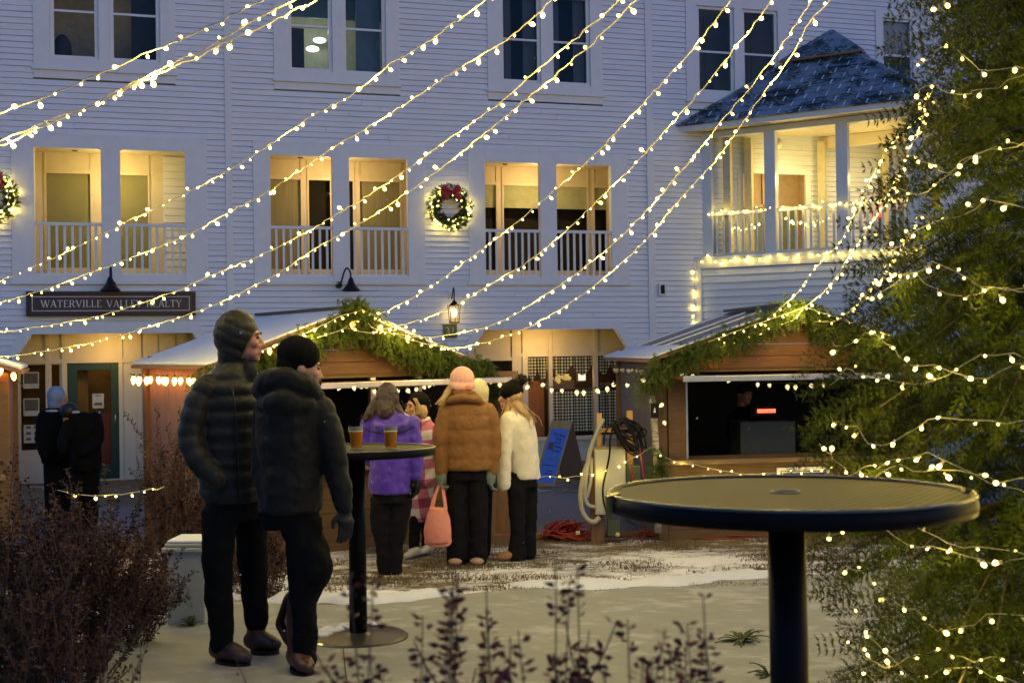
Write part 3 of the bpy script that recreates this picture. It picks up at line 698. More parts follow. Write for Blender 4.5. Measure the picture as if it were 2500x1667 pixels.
def needles(P, T, r, length, width, per, rs, droop=0.0, fwd=.55):
    """quads of needles round twig sample points P with tangents T"""
    n = len(P)*per; Pp = np.repeat(P, per, 0); Tt = np.repeat(T, per, 0)
    v = rs.randn(n, 3); v -= Tt*(v*Tt).sum(1, keepdims=True); v /= np.linalg.norm(v, axis=1, keepdims=True)+1e-9
    d = v*(1-fwd)+Tt*fwd; d[:, 2] -= droop; d /= np.linalg.norm(d, axis=1, keepdims=True)
    L = length*(.6+.6*rs.rand(n, 1)); W = width*(.7+.5*rs.rand(n, 1))
    s = np.cross(d, rs.randn(n, 3)); s /= np.linalg.norm(s, axis=1, keepdims=True)+1e-9
    st = Pp+v*r*rs.rand(n, 1)
    V = np.empty((n*4, 3)); V[0::4] = st-s*W*.3; V[1::4] = st+d*L*.5-s*W*.5; V[2::4] = st+d*L; V[3::4] = st+d*L*.5+s*W*.5
    return V
def quads(V): return np.arange(len(V)).reshape(-1, 4)
def tan_of(path):
    P = np.array([tuple(p) for p in path]); T = np.gradient(P, axis=0); T /= np.linalg.norm(T, axis=1, keepdims=True)+1e-9; return P, T
def garland_mesh(path, R, seed, mat_, dens=60, sag=.5, length=.034, width=.0052):
    """bushy rope of hanging cedar sprays"""
    rs = np.random.RandomState(seed); pts = resample(catmull(path, 8), .03); out = []
    for i, p in enumerate(pts):
        for k in range(int(dens*.03/.03*.12)+3):
            d = rs.randn(3)*.6; d[2] -= sag; d /= np.linalg.norm(d); L = R*(.6+.9*rs.rand()); q0 = np.array(p)+rs.randn(3)*R*.3
            n = max(3, int(L/.014)); t = np.linspace(0, 1, n)[:, None]; Q = q0+d*L*t+np.array([0, 0, -1])*(t**2)*L*.35
            T = np.gradient(Q, axis=0); T /= np.linalg.norm(T, axis=1, keepdims=True)
            out.append(needles(Q, T, .004, length, width, 8, rs, fwd=.6))
    V = np.concatenate(out); return arr_mesh('foliage', V, quads(V), mat_)
# bulb prototypes (shared meshes; a stub socket and a small globe)
def bulbmesh(kind):
    b = MB()
    if kind == 'mini': b.ell((0,0,-.030), (.0104,.0104,.013), nu=8, nv=6); mats = [M_bulb]
    elif kind == 'miniS': b.ell((0,0,-.024), (.0095,.0095,.0115), nu=8, nv=6); mats = [M_bulb]
    elif kind == 'c9': b.loft([(0,0,-.02,.012,.012),(0,0,-.035,.022,.022),(0,0,-.055,.025,.025),(0,0,-.08,.018,.018),(0,0,-.10,.004,.004)], 10); mats = [M_bulbo]
    elif kind in ('facet', 'unlit'): b.loft([(0,0,-.015,.010,.010),(0,0,-.03,.020,.020),(0,0,-.045,.020,.020),(0,0,-.07,.003,.003)], 7); mats = [M_bulbf if kind == 'facet' else M_bulbu]
    m = b.mesh('bulb_'+kind, mats, smooth=(kind != 'facet')); return m
BM = {k: bulbmesh(k) for k in ('mini', 'miniS', 'c9', 'facet', 'unlit')}
def socketmesh(kind):
    b = MB(); r = .012 if kind in ('c9', 'facet', 'unlit') else .0055; b.tube([(0,0,0),(0,0,-.02)], [r*.8, r], 6); return b
NB = 0
def lights(name, label, path, spacing, kind='mini', cord=None, group='strings of warm white fairy lights', lamp=.95, lampw=1.2, seed=1, twist=.006, base=None, cordr=.0035, hang=.55, jitter=.25, size=1.0, maxparts=100):
    """a light string: thing > cord (with sockets), bulb, bulb, ..."""
    global NB
    r = random.Random(seed); cord = cord or M_cord
    root = thing(name, label, 'light string', base or path[0], 0, group); W = WM[root.name]; inv = W.inverted()
    pts = resample(path, .05); cb = MB()
    wob = [p+Vector((r.uniform(-1,1), r.uniform(-1,1), r.uniform(-1,1)))*twist for p in pts]
    cb.tube([inv @ p for p in wob], cordr, 5)
    bp = resample(path, spacing); stuff = MB(); sock = socketmesh(kind); cnt = 0
    idx = list(range(1, len(bp)-1)); 
    for i in idx:
        p = bp[i]+(bp[i+1]-bp[i])*r.uniform(-jitter, jitter)
        if kind in ('c9',): d = Vector((r.gauss(0,.15), r.gauss(0,.15), -1))
        else: d = Vector((r.gauss(0,.6), r.gauss(0,.6), r.gauss(-hang, .6)))
        d.normalize(); q = Vector((0,0,-1)).rotation_difference(d)
        S = size*(r.choice((.55,.62,.72,.85,1.0,1.2)) if 'mini' in kind else r.uniform(.85,1.15))
        M = Matrix.Translation(inv @ p) @ q.to_matrix().to_4x4() @ Matrix.Scale(S, 4)
        cb._q([M @ Vector(v) for v in sock.v], sock.f)
        if cnt < maxparts:
            o = link(bpy.data.objects.new('bulb', BM[kind])); o.parent = root; o.matrix_local = M; NB += 1
        else:
            me = BM[kind]; b0 = len(stuff.v); stuff._q([M @ v.co for v in me.vertices], [tuple(p_.vertices) for p_ in me.polygons])
        cnt += 1
    cb.build('cord', cord, root, smooth=True)
    if 'mini' in kind and lamp:      # the light the small bulbs give, gathered into one soft lamp per stretch of string
        for p in resample(path, lamp)[0 if len(path) < 3 else 1:]:
            d = bpy.data.lights.new('bulb_glow', 'POINT'); d.energy = lampw; d.color = LAMP_C; d.shadow_soft_size = .05
            o = link(bpy.data.objects.new('bulb_glow', d)); o.location = inv @ (p+Vector((0,0,-.03))); o.parent = root
    if stuff.v: tag(stuff.build('bulbs', BM[kind].materials[0], root, smooth=True), kind='stuff')
    return root
# ------------------------------------------------------------------ wreaths on the facade
def wreath(u, z, label, seed):
    T = thing('wreath', label, 'wreath', fw(u, -.06, z), TH, 'lit wreaths with red bows'); rs = np.random.RandomState(seed); out = []
    for k in range(420):
        a = rs.rand()*2*math.pi; b = rs.rand()*2*math.pi; rr = .315+.075*math.cos(b); c = np.array([rr*math.cos(a), -.07-.06*math.sin(b), rr*math.sin(a)])
        d = np.array([math.cos(b)*math.cos(a)-.8*math.sin(a), -math.sin(b)*.8, math.cos(b)*math.sin(a)+.8*math.cos(a)])+rs.randn(3)*.5; d /= np.linalg.norm(d)
        Q = c+d*np.linspace(0, .075, 6)[:, None]; Tn = np.repeat(d[None], 6, 0); out.append(needles(Q, Tn, .004, .034, .007, 7, rs))
    V = np.concatenate(out); add('wreath_foliage', arr_mesh('wreath_foliage', V, quads(V), M_wreath), T)
    m = MB(); m.tube([(.315*math.cos(a), -.05, .315*math.sin(a)) for a in np.linspace(0, 2*math.pi, 30)], .04, 8); m.build('wreath_frame', M_wreath, T)
    rr = random.Random(seed)
    for k in range(52):
        a = rr.random()*6.283; q = .315+rr.uniform(-.1,.1); o = link(bpy.data.objects.new('bulb', BM['miniS'])); o.parent = T
        o.matrix_local = Matrix.Translation((q*math.cos(a), -.13-.05*rr.random()+.9*abs(q-.315), q*math.sin(a))) @ Matrix.Rotation(rr.uniform(-1,1), 4, 'Y') @ Matrix.Scale(1.35, 4)
    red = mat('red_velvet_ribbon', (.42,.008,.012), .6, (.28,.004,.006), 12, .4, sheen=.3)
    m = MB()
    for s in (-1, 1):
        # puffed loop and tail
        L = [(s*.02,-.19,.29),(s*.07,-.24,.36),(s*.17,-.23,.39),(s*.21,-.20,.30),(s*.15,-.22,.24),(s*.05,-.21,.27)]
        m.loft([(0,0,0,.03,.02),(0,0,.05,.05,.05),(0,0,.12,.085,.055),(0,0,.17,.07,.045),(0,0,.19,.02,.02)], 12, Matrix.Translation((s*.015,-.2,.29)) @ Matrix.Rotation(s*math.radians(66), 4, 'Y'))
        m.loft([(0,0,0,.025,.012),(0,0,.10,.05,.012),(0,0,.20,.065,.010)], 10, Matrix.Translation((s*.02,-.2,.28)) @ Matrix.Rotation(s*math.radians(128), 4, 'Y'))
    m.ell((0,-.22,.29), (.035,.03,.035)); m.build('bow', red, T, smooth=True)
    for k in range(8):
        a = k*math.pi/4+.2; d = bpy.data.lights.new('bulb_glow', 'POINT'); d.energy = .42; d.color = LAMP_C; d.shadow_soft_size = .02; o = link(bpy.data.objects.new('bulb_glow', d)); o.location = (.36*math.cos(a), -.05, .36*math.sin(a)); o.parent = T
wreath(-1.23, 4.34, 'round lit wreath with red bow on the wall between the middle and right balconies', 5)
wu, wz = fac(-16, 484); wreath(wu, wz, 'lit wreath with red bow cut off by the left edge of the photo', 8)

# ================================================================== corner pavilion (diamond plan, half out of the facade)
P1 = Vector((3.95, 22.73)); ang = math.radians(-29.5); fx = Vector((math.cos(ang), math.sin(ang))); fy = Vector((-math.sin(ang), math.cos(ang))); SD = 4.25
PV = thing('corner_pavilion', 'white corner pavilion with snow dusted shingle roof and light wrapped railing', 'pavilion', (P1.x, P1.y, 0), ang)
# local frame: x along front face (0..SD), y inward, z up
zf, ze = 3.42, 5.90
b_ = MB(); clap(b_, -.05, SD+.05, -.72, zf-.22, [], .145, -.08, .022); b_.build('front_clapboards', M_white, PV)
b_ = MB(); b_.box(-.12,.0,-.12,.05,-.72,zf-.1); b_.box(SD,SD+.12,-.12,.05,-.72,zf-.1); b_.box(-.14,SD+.14,-.13,.2,zf-.22,zf); b_.box(-.16,SD+.16,-.17,-.10,zf-.06,zf+.02)
b_.box(SD-.02,SD+.1,0,SD,-.72,zf); b_.box(-.1,0,0,.9,-.72,zf); b_.build('lower_trim', M_trim, PV, bevel=.005)
b_ = MB(); b_.box(0,SD,0,SD,zf-.05,zf); b_.build('balcony_floor', M_cream, PV)
# posts
for (x, y) in ((.10,.1),(1.42,.1),(2.83,.1),(4.15,.1),(4.15,1.5),(.10,1.1)):
    b_ = MB(); w_ = .11 if y < .2 else .075; b_.box(x-w_, x+w_, y-w_, y+w_, zf, ze); b_.build('post', M_trim, PV, bevel=.006)
for (x, y) in ((.48,.22),(.80,.62),(2.0,1.85),(3.1,2.95)):
    b_ = MB(); b_.box(x-.075, x+.075, y-.075, y+.075, zf, ze); b_.build('inner_post', mat('yellowed_post_paint', (.62,.56,.36), .6), PV)
# railings
for (x0, x1) in ((.21,1.31),(1.53,2.72),(2.94,4.04)):
    b_ = MB(); b_.box(x0, x1, .06, .14, zf+.86, zf+.93); b_.box(x0, x1, .08, .12, zf+.05, zf+.09)
    n = 8
    for i in range(n): c = x0+(i+.5)*(x1-x0)/n; b_.box(c-.022, c+.022, .08, .12, zf+.09, zf+.86)
    b_.build('railing', M_trim, PV)
b_ = MB(); b_.box(4.11,4.19,.21,SD-1,zf+.86,zf+.93)
for i in range(14): b_.box(4.13,4.17,.3+i*.2,.34+i*.2,zf+.09,zf+.86)
b_.build('railing', M_trim, PV)
# eaves: fascia, soffit
ov = .33
b_ = MB(); b_.box(-ov, SD+ov, -ov-.03, -ov, ze+.10, ze+.24); b_.box(-ov-.03, -ov, -ov-.03, SD*.62, ze+.10, ze+.24); b_.box(SD+ov, SD+ov+.03, -ov-.03, SD*.6, ze+.10, ze+.24); b_.box(-.02,SD+.02,.0,.2,ze-.02,ze+.1); b_.build('fascia', M_trim, PV, bevel=.004)
b_ = MB(); b_.box(-ov, SD+ov, -ov, SD, ze+.11, ze+.13); b_.build('soffit', M_ceil, PV)
b_ = MB(); b_.box(-.02,.12,0.2,SD,ze-.1,ze+.1); b_.box(SD-.12,SD+.02,.2,SD,ze-.1,ze+.1); b_.box(.12,SD-.12,1.9,2.0,ze-.14,ze+.1); b_.build('ceiling_beams', M_cream, PV)
b_ = MB(); b_.tube([(1.35,.75,ze+.1),(1.35,.75,ze-.05)], .012); b_.ell((1.35,.75,ze-.14), (.13,.13,.12)); b_.build('hanging_globe', mat('unlit_opal_globe', (.55,.55,.5), .2), PV, smooth=True)
# shingled pyramid roof
apex = Vector((SD/2, SD/2, 8.13)); zb = ze+.20
M_shing = None
def shinglemat():
    m, n, b = newmat('slate_shingles_snow_dusted'); N, L = n.nodes, n.links
    tc = N.new('ShaderNodeTexCoord'); z1 = N.new('ShaderNodeTexNoise'); z1.inputs['Scale'].default_value = 2.2; z1.inputs['Detail'].default_value = 3; L.new(tc.outputs['Object'], z1.inputs['Vector'])
    mp = N.new('ShaderNodeMapping'); mp.inputs['Scale'].default_value = (4, 4, 26); L.new(tc.outputs['Object'], mp.inputs[0])
    z2 = N.new('ShaderNodeTexNoise'); z2.inputs['Scale'].default_value = 3; z2.inputs['Detail'].default_value = 8; L.new(mp.outputs[0], z2.inputs['Vector'])
    a = N.new('ShaderNodeMath'); a.operation = 'ADD'; L.new(z1.outputs['Fac'], a.inputs[0]); L.new(z2.outputs['Fac'], a.inputs[1])
    cr = N.new('ShaderNodeValToRGB'); cr.color_ramp.elements[0].position = .92; cr.color_ramp.elements[1].position = 1.0; L.new(a.outputs[0], cr.inputs[0])
    cr.color_ramp.elements[0].color = (.020,.032,.040,1); cr.color_ramp.elements[1].color = (.24,.28,.35,1); cr.color_ramp.elements[1].position = 1.0; cr.color_ramp.elements[0].position = .93
    x = cr.color_ramp.elements.new(.985); x.color = (.07,.09,.11,1)
    L.new(cr.outputs[0], b.inputs['Base Color']); b.inputs['Roughness'].default_value = .75; return m
M_shing = shinglemat(); M_gap = mat('snow_in_shingle_gaps', (.82,.85,.9), .8)
def roof_face(A, B, C, name, rows=13, sw=.42, seed=1):
    """A,B eave corners, C apex (local)"""
    r = random.Random(seed); A, B, C = Vector(A), Vector(B), Vector(C); mid = (A+B)/2; nrm = (B-A).cross(C-A).normalized()
    if nrm.z < 0: nrm = -nrm
    base = MB(); base.poly([A-nrm*.0, B, C]); mb = MB(); W = (B-A).length; ex = (B-A).normalized(); up = (C-mid)
    for i in range(rows):
        t0, t1 = i/rows, min(1, (i+1.12)/rows); wa, wb = W*(1-t0), W*(1-t1); x = -W/2-(sw*.5 if i % 2 else 0)
        while x < W/2:
            xa, xb = x, x+sw-.001; x += sw
            l0, l1 = max(xa, -wa/2), min(xb, wa/2); u0, u1 = max(xa, -wb/2), min(xb, wb/2)
            if l1-l0 < .03: continue
            if u1 < u0: m_ = (l0+l1)/2; m_ = max(-wb/2, min(wb/2, m_)); u0 = u1 = m_
            th = .040+r.uniform(0,.008); o0 = mid+up*t0; o1 = mid+up*t1
            th = .036
            q = [o0+ex*l0+nrm*th, o0+ex*l1+nrm*th, o1+ex*u1+nrm*.004, o1+ex*u0+nrm*.004, o0+ex*l0+nrm*.001, o0+ex*l1+nrm*.001]
            mb._q(q, [(0,1,2,3),(4,5,1,0),(4,0,3),(5,2,1)])
            if xa > -wa/2+.02 and abs(xa) < wb/2+.2 and r.random() < .93:
                gw = r.uniform(.018,.034); tt = .12; oe = o0.lerp(o1, .86); z_ = nrm*(.036*.16+.006)
                base._q([o0+ex*(xa-gw/2)+nrm*.041, o0+ex*(xa+gw/2)+nrm*.041, oe+ex*(xa+gw/2)+z_, oe+ex*(xa-gw/2)+z_], [(0,1,2,3)])
    o_ = mb.build(name, M_shing, PV); base.build('snow_in_joints', M_gap, o_); return nrm
c00, c10, c11, c01 = (-ov-.06,-ov-.06,zb), (SD+ov+.06,-ov-.06,zb), (SD+ov+.06,SD+ov,zb), (-ov-.06,SD+ov,zb)
roof_face(c00, c10, apex, 'roof', seed=2); roof_face(c10, c11, apex, 'roof', seed=3); roof_face(c01, c00, apex, 'roof', seed=4)
b_ = MB()
for c in (c00, c10): 
    A = Vector(c); b_.bar(A+Vector((0,0,.03)), apex+Vector((0,0,.0)), .17, .035)
b_.build('hip_caps', M_shing, PV)
# the little cap with a shadowed vent line
b_ = MB(); k_ = 1.02
h0 = apex.z-.60
def sq(z, h): return [(apex.x-h, apex.y-h, z), (apex.x+h, apex.y-h, z), (apex.x+h, apex.y+h, z), (apex.x-h, apex.y+h, z)]
s0 = sq(h0, .86); s1 = sq(h0+.07, .86)
top = (apex.x, apex.y, apex.z+.26)
t1_, t2_ = (apex.x-.09, apex.y, apex.z+.18), (apex.x+.09, apex.y, apex.z+.18)
b_._q(s0+s1+[t1_, t2_], [(0,1,5,4),(1,2,6,5),(2,3,7,6),(3,0,4,7),(4,5,9,8),(5,6,9),(6,7,8,9),(7,4,8)]); b_.build('roof_cap', M_shing, PV)
b_ = MB(); b_.box(apex.x-.86, apex.x+.86, apex.y-.885, apex.y-.865, h0+.005, h0+.045); b_.build('copper_drip_edge', mat('copper_drip_edge', (.30,.14,.05), .5), PV)
plamp('porch_light', WM[PV.name] @ Vector((1.7, .75, ze-.9)), 30, (1,.72,.22), .08, PV)
plamp('porch_light', WM[PV.name] @ Vector((3.1, 1.5, ze-.9)), 34, (1,.72,.22), .08, PV)
# door and shaded windows of the facade that open on the pavilion balcony
for (a, b, lab) in ((4.9, 6.6, 0), (8.1, 9.9, 1)):
    k = MB(); frame_rect(k, a+.12, b-.12, 3.0, 5.2, .12, -.03, .03); F_ = k.build('balcony_door', M_trim, BLD)
    k = MB(); k.box(a, b, .5, .55, 2.93, 5.35); k.box(a-.02, a, .05, .5, 2.93, 5.35); k.box(b, b+.02, .05, .5, 2.93, 5.35); k.box(a+.1, b-.1, .44, .5, 4.55, 4.62); k.box(a+.5*(b-a)-.03, a+.5*(b-a)+.03, .44, .5, 2.93, 5.3); k.build('door_surround', mat('peach_door_surround', (.60,.44,.28), .6), F_)
    k = MB(); k.box(a+.2, a+.5*(b-a)-.04, .40, .43, 3.05, 4.5); k.box(a+.5*(b-a)+.04, b-.15, .40, .43, 3.05, 4.5); k.build('blind', mat('green_grey_blind', (.22,.25,.17), .8), F_)
    if lab: k = MB(); k.box(b-.62, b-.36, .3, .32, 3.1, 5.0); k.build('sidelight', emit('lit_sidelight', (1,.85,.7), .9), F_)
T = thing('exit_sign', 'small glowing red exit sign on the pavilion balcony wall', 'sign', fw(8.22, -.08, 4.45), TH)
m = MB(); m.box(-.13,.13,-.03,.03,-.12,.12); m.build('sign_case', emit('red_exit_glow', (1,.06,.04), 1.6, (.6,.02,.02)), T)
me = font_mesh('EXIT', .1, emit('exit_letters', (1,.7,.6), 2.0)); me.transform(Matrix.Translation((0,-.034,-.03)) @ Matrix.Rotation(math.pi/2,4,'X')); add('exit_lettering', me, T)
# ================================================================== market booths
def booth(label, C, rz, mats, w=2.88, dep=1.95, oh=.10, eave=1.50, peak=1.98, left_open=None, snow='full', front_cells=None, flap=True):
    """local frame: x along the front (-w/2..w/2), y into the booth, origin at front centre on the ground"""
    gz = G(C[1])-.02; B = thing('market_booth', label, 'market stall', (C[0], C[1], gz), rz, 'timber market booths'); side, gab, base = mats
    E, Pk = eave-gz, peak-gz; h = w/2-.06
    # corner posts and gable
    f = MB()
    for sx in (-1, 1):
        for ya in (0, dep-.1): cp = MB(); cp.box(sx*h-.05, sx*h+.05, ya, ya+.10, 0, E-.02); cp.build('corner_post', M_wood, B, bevel=.004)
    for ya in (0, dep-.1): f = MB(); f.box(-h+.05, h-.05, ya, ya+.10, E-.14, E-.02); f.build('lintel', M_wood, B, bevel=.004)
    gslope = (Pk-E)/(w/2)
    g = MB(); yy = -.015
    # horizontal gable boards
    z = E-.10
    while z < Pk-.03:
        zt = min(z+.12, Pk-.02); xa = min(h, (Pk-z)/gslope-.04); xb = max(.02, (Pk-zt)/gslope-.04)
        if z < E: xa = h; xb = min(h, xb)
        g._q([(-xa,yy,z),(xa,yy,z),(xb,yy,zt-.006),(-xb,yy,zt-.006),(-xa,yy+.02,z),(xa,yy+.02,z),(xb,yy+.02,zt-.006),(-xb,yy+.02,zt-.006)], [(0,1,2,3),(4,7,6,5),(0,4,5,1),(2,6,7,3),(0,3,7,4),(1,5,6,2)]); z += .12
    g.build('gable', gab, B)
    # side walls of vertical boards
    for sx in (-1, 1):
        s = MB(); n = 9; 
        for i in range(n):
            y0 = .10+i*(dep-.2)/n; y1 = .10+(i+1)*(dep-.2)/n-.006; s.box(sx*h-.012+sx*.0, sx*h+.012, y0, y1, 0, E-.03)
        s.build('side_wall', side, B)
    s = MB(); s.box(-h, h, dep-.04, dep-.02, 0, E+.1); s.build('back_wall', M_dark, B)
    s = MB(); s.box(-h+.02, h-.02, .12, dep-.05, .02, .06); s.build('floor', M_ply, B)
    # front apron and counter
    s = MB(); n = 6; H = .80
    for i in range(n): s.box(-h+.05, h-.05, -.004, .02, i*H/n, (i+1)*H/n-.005)
    s.build('front_apron', base, B)
    s = MB(); s.box(-h-.02, h+.02, -.14, .30, H, H+.045); s.build('counter', mat('counter_plank', (.20,.13,.06), .5, (.11,.07,.035), 4, .5, .2, stretch=(1,8,8)), B, bevel=.005)
    # roof
    for sx in (-1, 1):
        r = MB(); ex = w/2+oh; ez = E-oh*gslope
        def slab(mb, x0, x1, y0, y1, t0, t1):
            z0 = Pk-abs(x0)*gslope; z1 = Pk-abs(x1)*gslope
            v = [(sx*x0,y0,z0+t0),(sx*x1,y0,z1+t0),(sx*x1,y1,z1+t0),(sx*x0,y1,z0+t0),(sx*x0,y0,z0+t1),(sx*x1,y0,z1+t1),(sx*x1,y1,z1+t1),(sx*x0,y1,z0+t1)]
            mb._q(v, [(0,3,2,1),(4,5,6,7),(0,1,5,4),(1,2,6,5),(2,3,7,6),(3,0,4,7)])
        slab(r, 0, ex, -.16, dep+.12, 0, .03); R_o = r.build('roof', mat('roof_plywood', (.25,.12,.05), .6), B)
        if snow == 'full':
            q = MB(); slab(q, 0.02, ex-.015, -.14, dep+.10, .031, .062); q.build('snow_cover', M_snow, R_o, bevel=.012)
        else:
            q = MB(); slab(q, .0, ex, -.17, dep+.13, .031, .042); q.build('metal_sheet', mat('blue_grey_roof_metal', (.10,.12,.17), .35, metal=.3), R_o)
            q = MB()
            slab(q, 1.20, ex+.005, -.18, dep+.12, .043, .06)
            for y0, y1 in ((-.18,-.04),(.62,.66),(1.15,1.19),(dep-.02,dep+.12)): slab(q, 0.1, 1.2, y0, y1, .043, .056)
            q.build('snow_strips', M_snow, R_o)
    c = MB(); c.bar((0,-.17,Pk+.065),(0,dep+.13,Pk+.065), .12, .03); c.build('ridge_cap', mat('dark_ridge_metal', (.03,.03,.035), .5), B)
    # raised front flap seen edge on, with aluminium lip
    if flap:
        c = MB(); c.box(-h+.06, h+.22, -.62, .0, E-.20, E-.17); c.build('raised_flap', gab, B)
        c = MB(); c.box(-h+.04, h+.24, -.66, -.62, E-.215, E-.16); c.build('flap_edge', M_steel, B, bevel=.006)
    return B, (w, dep, E, Pk, h, gz)
B1, D1 = booth('market booth with snow covered roof and customers at its counter', (-1.64, 10.80), math.radians(36.6), (M_pinkw, M_woodh, M_wood), w=2.74, dep=1.86, oh=.07)
B2, D2 = booth('grey sided market booth on the right with a grill inside', (2.88, 11.36), math.radians(7), (M_greyw, M_woodh, M_wood), snow='strips')
# third booth enters at the left edge
c3 = at(55, 905, 9.6); an3 = math.radians(22)
B3, D3 = booth('market booth at the left edge with orange lit wall and roof corner', (c3.x-math.cos(an3)*1.54, 9.6-math.sin(an3)*1.54), an3, (M_pinkw, M_woodh, M_wood), flap=False)
def bw(B, x, y, z): return WM[B.name] @ Vector((x, y, z))
# booth 1: mullion posts and partly open back
w, dep, E, Pk, h, gz = D1
m = MB(); m.box(.30,.36,.02,.08,.845,E-.14); m.box(.86,.90,.02,.08,.845,E-.14); m.build('aluminium_post', M_steel, B1)
w2, dep2, E2, Pk2, h2, gz2 = D2
m = MB(); m.box(-h2+.06,-h2+.24,-.012,.05,.845,E2-.14); m.build('front_board', M_wood, B2)
m = MB(); m.box(-h2+.24,-h2+.26,-.02,.04,.845,E2-.14); m.build('steel_jamb', M_steel, B2)
# garlands
def garland(label, path, R, seed, dens=60, sag=.55):
    T = thing('cedar_garland', label, 'garland', path[0], 0, 'cedar garlands on the booths'); me = garland_mesh(path, R, seed, M_garl, dens, sag)
    add('foliage', me, T, world=True); return T
g1 = [bw(B1, x, -.20, Pk-abs(x)*(Pk-E)/(w/2)+dz) for x, dz in ((-1.5,-.02),(-1.1,-.03),(-.6,-.04),(-.2,-.02),(.1,-.02),(.5,-.06),(.9,-.06),(1.25,-.02),(1.5,-.02),(1.62,-.16))]
garland('thick cedar garland along the gable of the left booth', g1, .135, 11, 60, .9)
garland('cedar spray trailing down the right corner of the left booth', [bw(B1,1.55,-.2,E-.02), bw(B1,1.66,-.22,E-.22), bw(B1,1.74,-.25,E-.42)], .10, 12, 40, .8)
gb = bw(B1, .0, -.28, Pk+.02); 
garland('bushy upright cedar cluster at the peak of the left booth', [gb+Vector((-.13,0,-.02)), gb+Vector((0,0,.03)), gb+Vector((.12,0,-.02))], .115, 13, 90, -.35)
g2 = [bw(B2, x, -.20, Pk2-abs(x)*(Pk2-E2)/(w2/2)+dz) for x, dz in ((-1.62,-.16),(-1.45,-.06),(-1.1,-.0),(-.7,.0),(-.35,.02),(0,.06),(.35,.0),(.8,.0),(1.2,.0),(1.5,-.02))]
garland('thick cedar garland along the gable of the right booth', g2, .125, 14, 60, .8)
garland('limp cedar spray at the left corner of the right booth', [bw(B2,-1.5,-.2,E2+.02), bw(B2,-1.47,-.22,E2-.08), bw(B2,-1.48,-.2,E2-.16)], .09, 15, 40, .9)
garland('small cedar swag tied to the birch pole above the counter lights', [at(1605,1095,11.05), at(1610,1130,11.05), at(1602,1165,11.05)], .10, 16, 60, .6)
# birch pole against the right booth's corner
birch = mat('birch_bark', (.62,.58,.48), .7, (.12,.09,.06), 9, .75, .2, stretch=(1,1,5))
T = thing('birch_pole', 'white barked birch pole leaning on the front corner of the right booth', 'pole', gp(1603, 1312), 0)
m = MB(); m.tube([at(1588,935,11.06), at(1596,1000,11.06), at(1600,1070,11.06), at(1604,1150,11.06), at(1605,1210,11.06), at(1607,1300,11.06)], [.030,.034,.034,.036,.038,.04], 12); m.build('trunk', birch, T, smooth=True, world=True)
T = thing('booth_number_sign', 'small black plaque with pale mark nailed to the birch pole', 'sign', at(1598,1002,10.99), 0)
m = MB(); m.box(-.038,.038,-.01,.01,-.075,.075); m.build('plaque', M_black, T); m = MB(); m.poly([(-.012,-.013,-.02),(.012,-.013,-.02),(.004,-.013,.03),(-.004,-.013,.03)], .002); m.build('mark', M_letter, T)
# blue sign on the right booth front
T = thing('booth_sign', 'framed navy sign with white lettering THE on the front of the right booth', 'sign', bw(B2, .08, -.03, 0)+Vector((0,0,0)), math.radians(7))
zt = at(1900, 1140, 11.35).z-gz2
m = MB(); m.box(-.28,.28,-.01,.01,zt-.52,zt); m.build('white_frame', M_letter, T); m = MB(); m.box(-.245,.245,-.016,-.011,zt-.485,zt-.035); m.build('navy_field', mat('navy_sign_paint', (.02,.025,.09), .5), T)
m = MB(); frame_rect(m, -.225,.225,zt-.465,zt-.055,.006,-.020,-.0165); m.build('inner_border', M_letter, T)
me = font_mesh('THE', .085, M_letter); me.transform(Matrix.Translation((0,-.02,zt-.15)) @ Matrix.Rotation(math.pi/2,4,'X')); add('lettering', me, T)
# grill inside the right booth
T = thing('grill', 'dark metal grill box with glowing red bar inside the right booth', 'grill', at(1860,1085,12.2)-Vector((0,0,.0)), math.radians(7))
m = MB(); m.box(-.31,.31,-.2,.2,-.42,.27); m.build('cabinet', mat('dark_grey_green_metal', (.05,.06,.055), .5), T, bevel=.01)
m = MB(); m.box(-.10,.10,-.17,-.15,.36,.40); m.build('glowing_element', emit('red_heating_element', (1,.07,.02), 3.0), T); m = MB(); m.tube(catmull([(-.15,-.1,.27),(-.14,-.1,.40),(0,-.1,.45),(.14,-.1,.40),(.15,-.1,.27)],6), .008); m.box(-.12,.12,-.14,.1,.33,.42); m.build('hood', M_black, T)
# plywood leaf beside booth 1
T = thing('plywood_panel', 'tall weathered plywood panel standing behind the people in line', 'panel', at(1180,1318,11.75), math.radians(10))
z0p = at(1180,1316,11.75); m = MB()
hp = at(1180,905,11.75).z-z0p.z
for i in range(3): m.box(-.36+i*.255, -.36+i*.255+.25, -.012, .012, 0, hp)
m.box(-.36,.40,.013,.05,.2,.29); m.box(-.36,.40,.013,.05,hp-.3,hp-.21); m.build('boards', M_ply, T)
# green wreath-like holly strip at booth 1's back corner is left to the string lights
# ================================================================== strings of lights
def pth(pts, n=6):
    P = [at(*p) for p in pts]; a, b = pts[0], pts[-1]
    if b[1] < 0: P.append(P[-1]+(P[-1]-P[-2]).normalized()*1.6)      # the strings run on past the picture
    if a[0] < 0: P.insert(0, P[0]+(P[0]-P[1]).normalized()*1.6)
    return catmull(P, n)
lights('string_lights', 'uppermost string of fairy lights crossing the top left corner', pth([(-60,300,5.9),(0,278,5.8),(173,210,5.6),(355,133,5.4),(489,75,5.2),(640,0,5.0),(760,-60,4.9)]), .14, seed=1)
lights('string_lights', 'upper of the two fairy light strings lying together across the top left', pth([(-60,372,5.9),(0,347,5.8),(135,289,5.7),(236,251,5.6),(316,207,5.5),(400,165,5.4),(491,124,5.3),(596,64,5.2),(718,0,5.0),(800,-50,4.9)]), .125, seed=2)
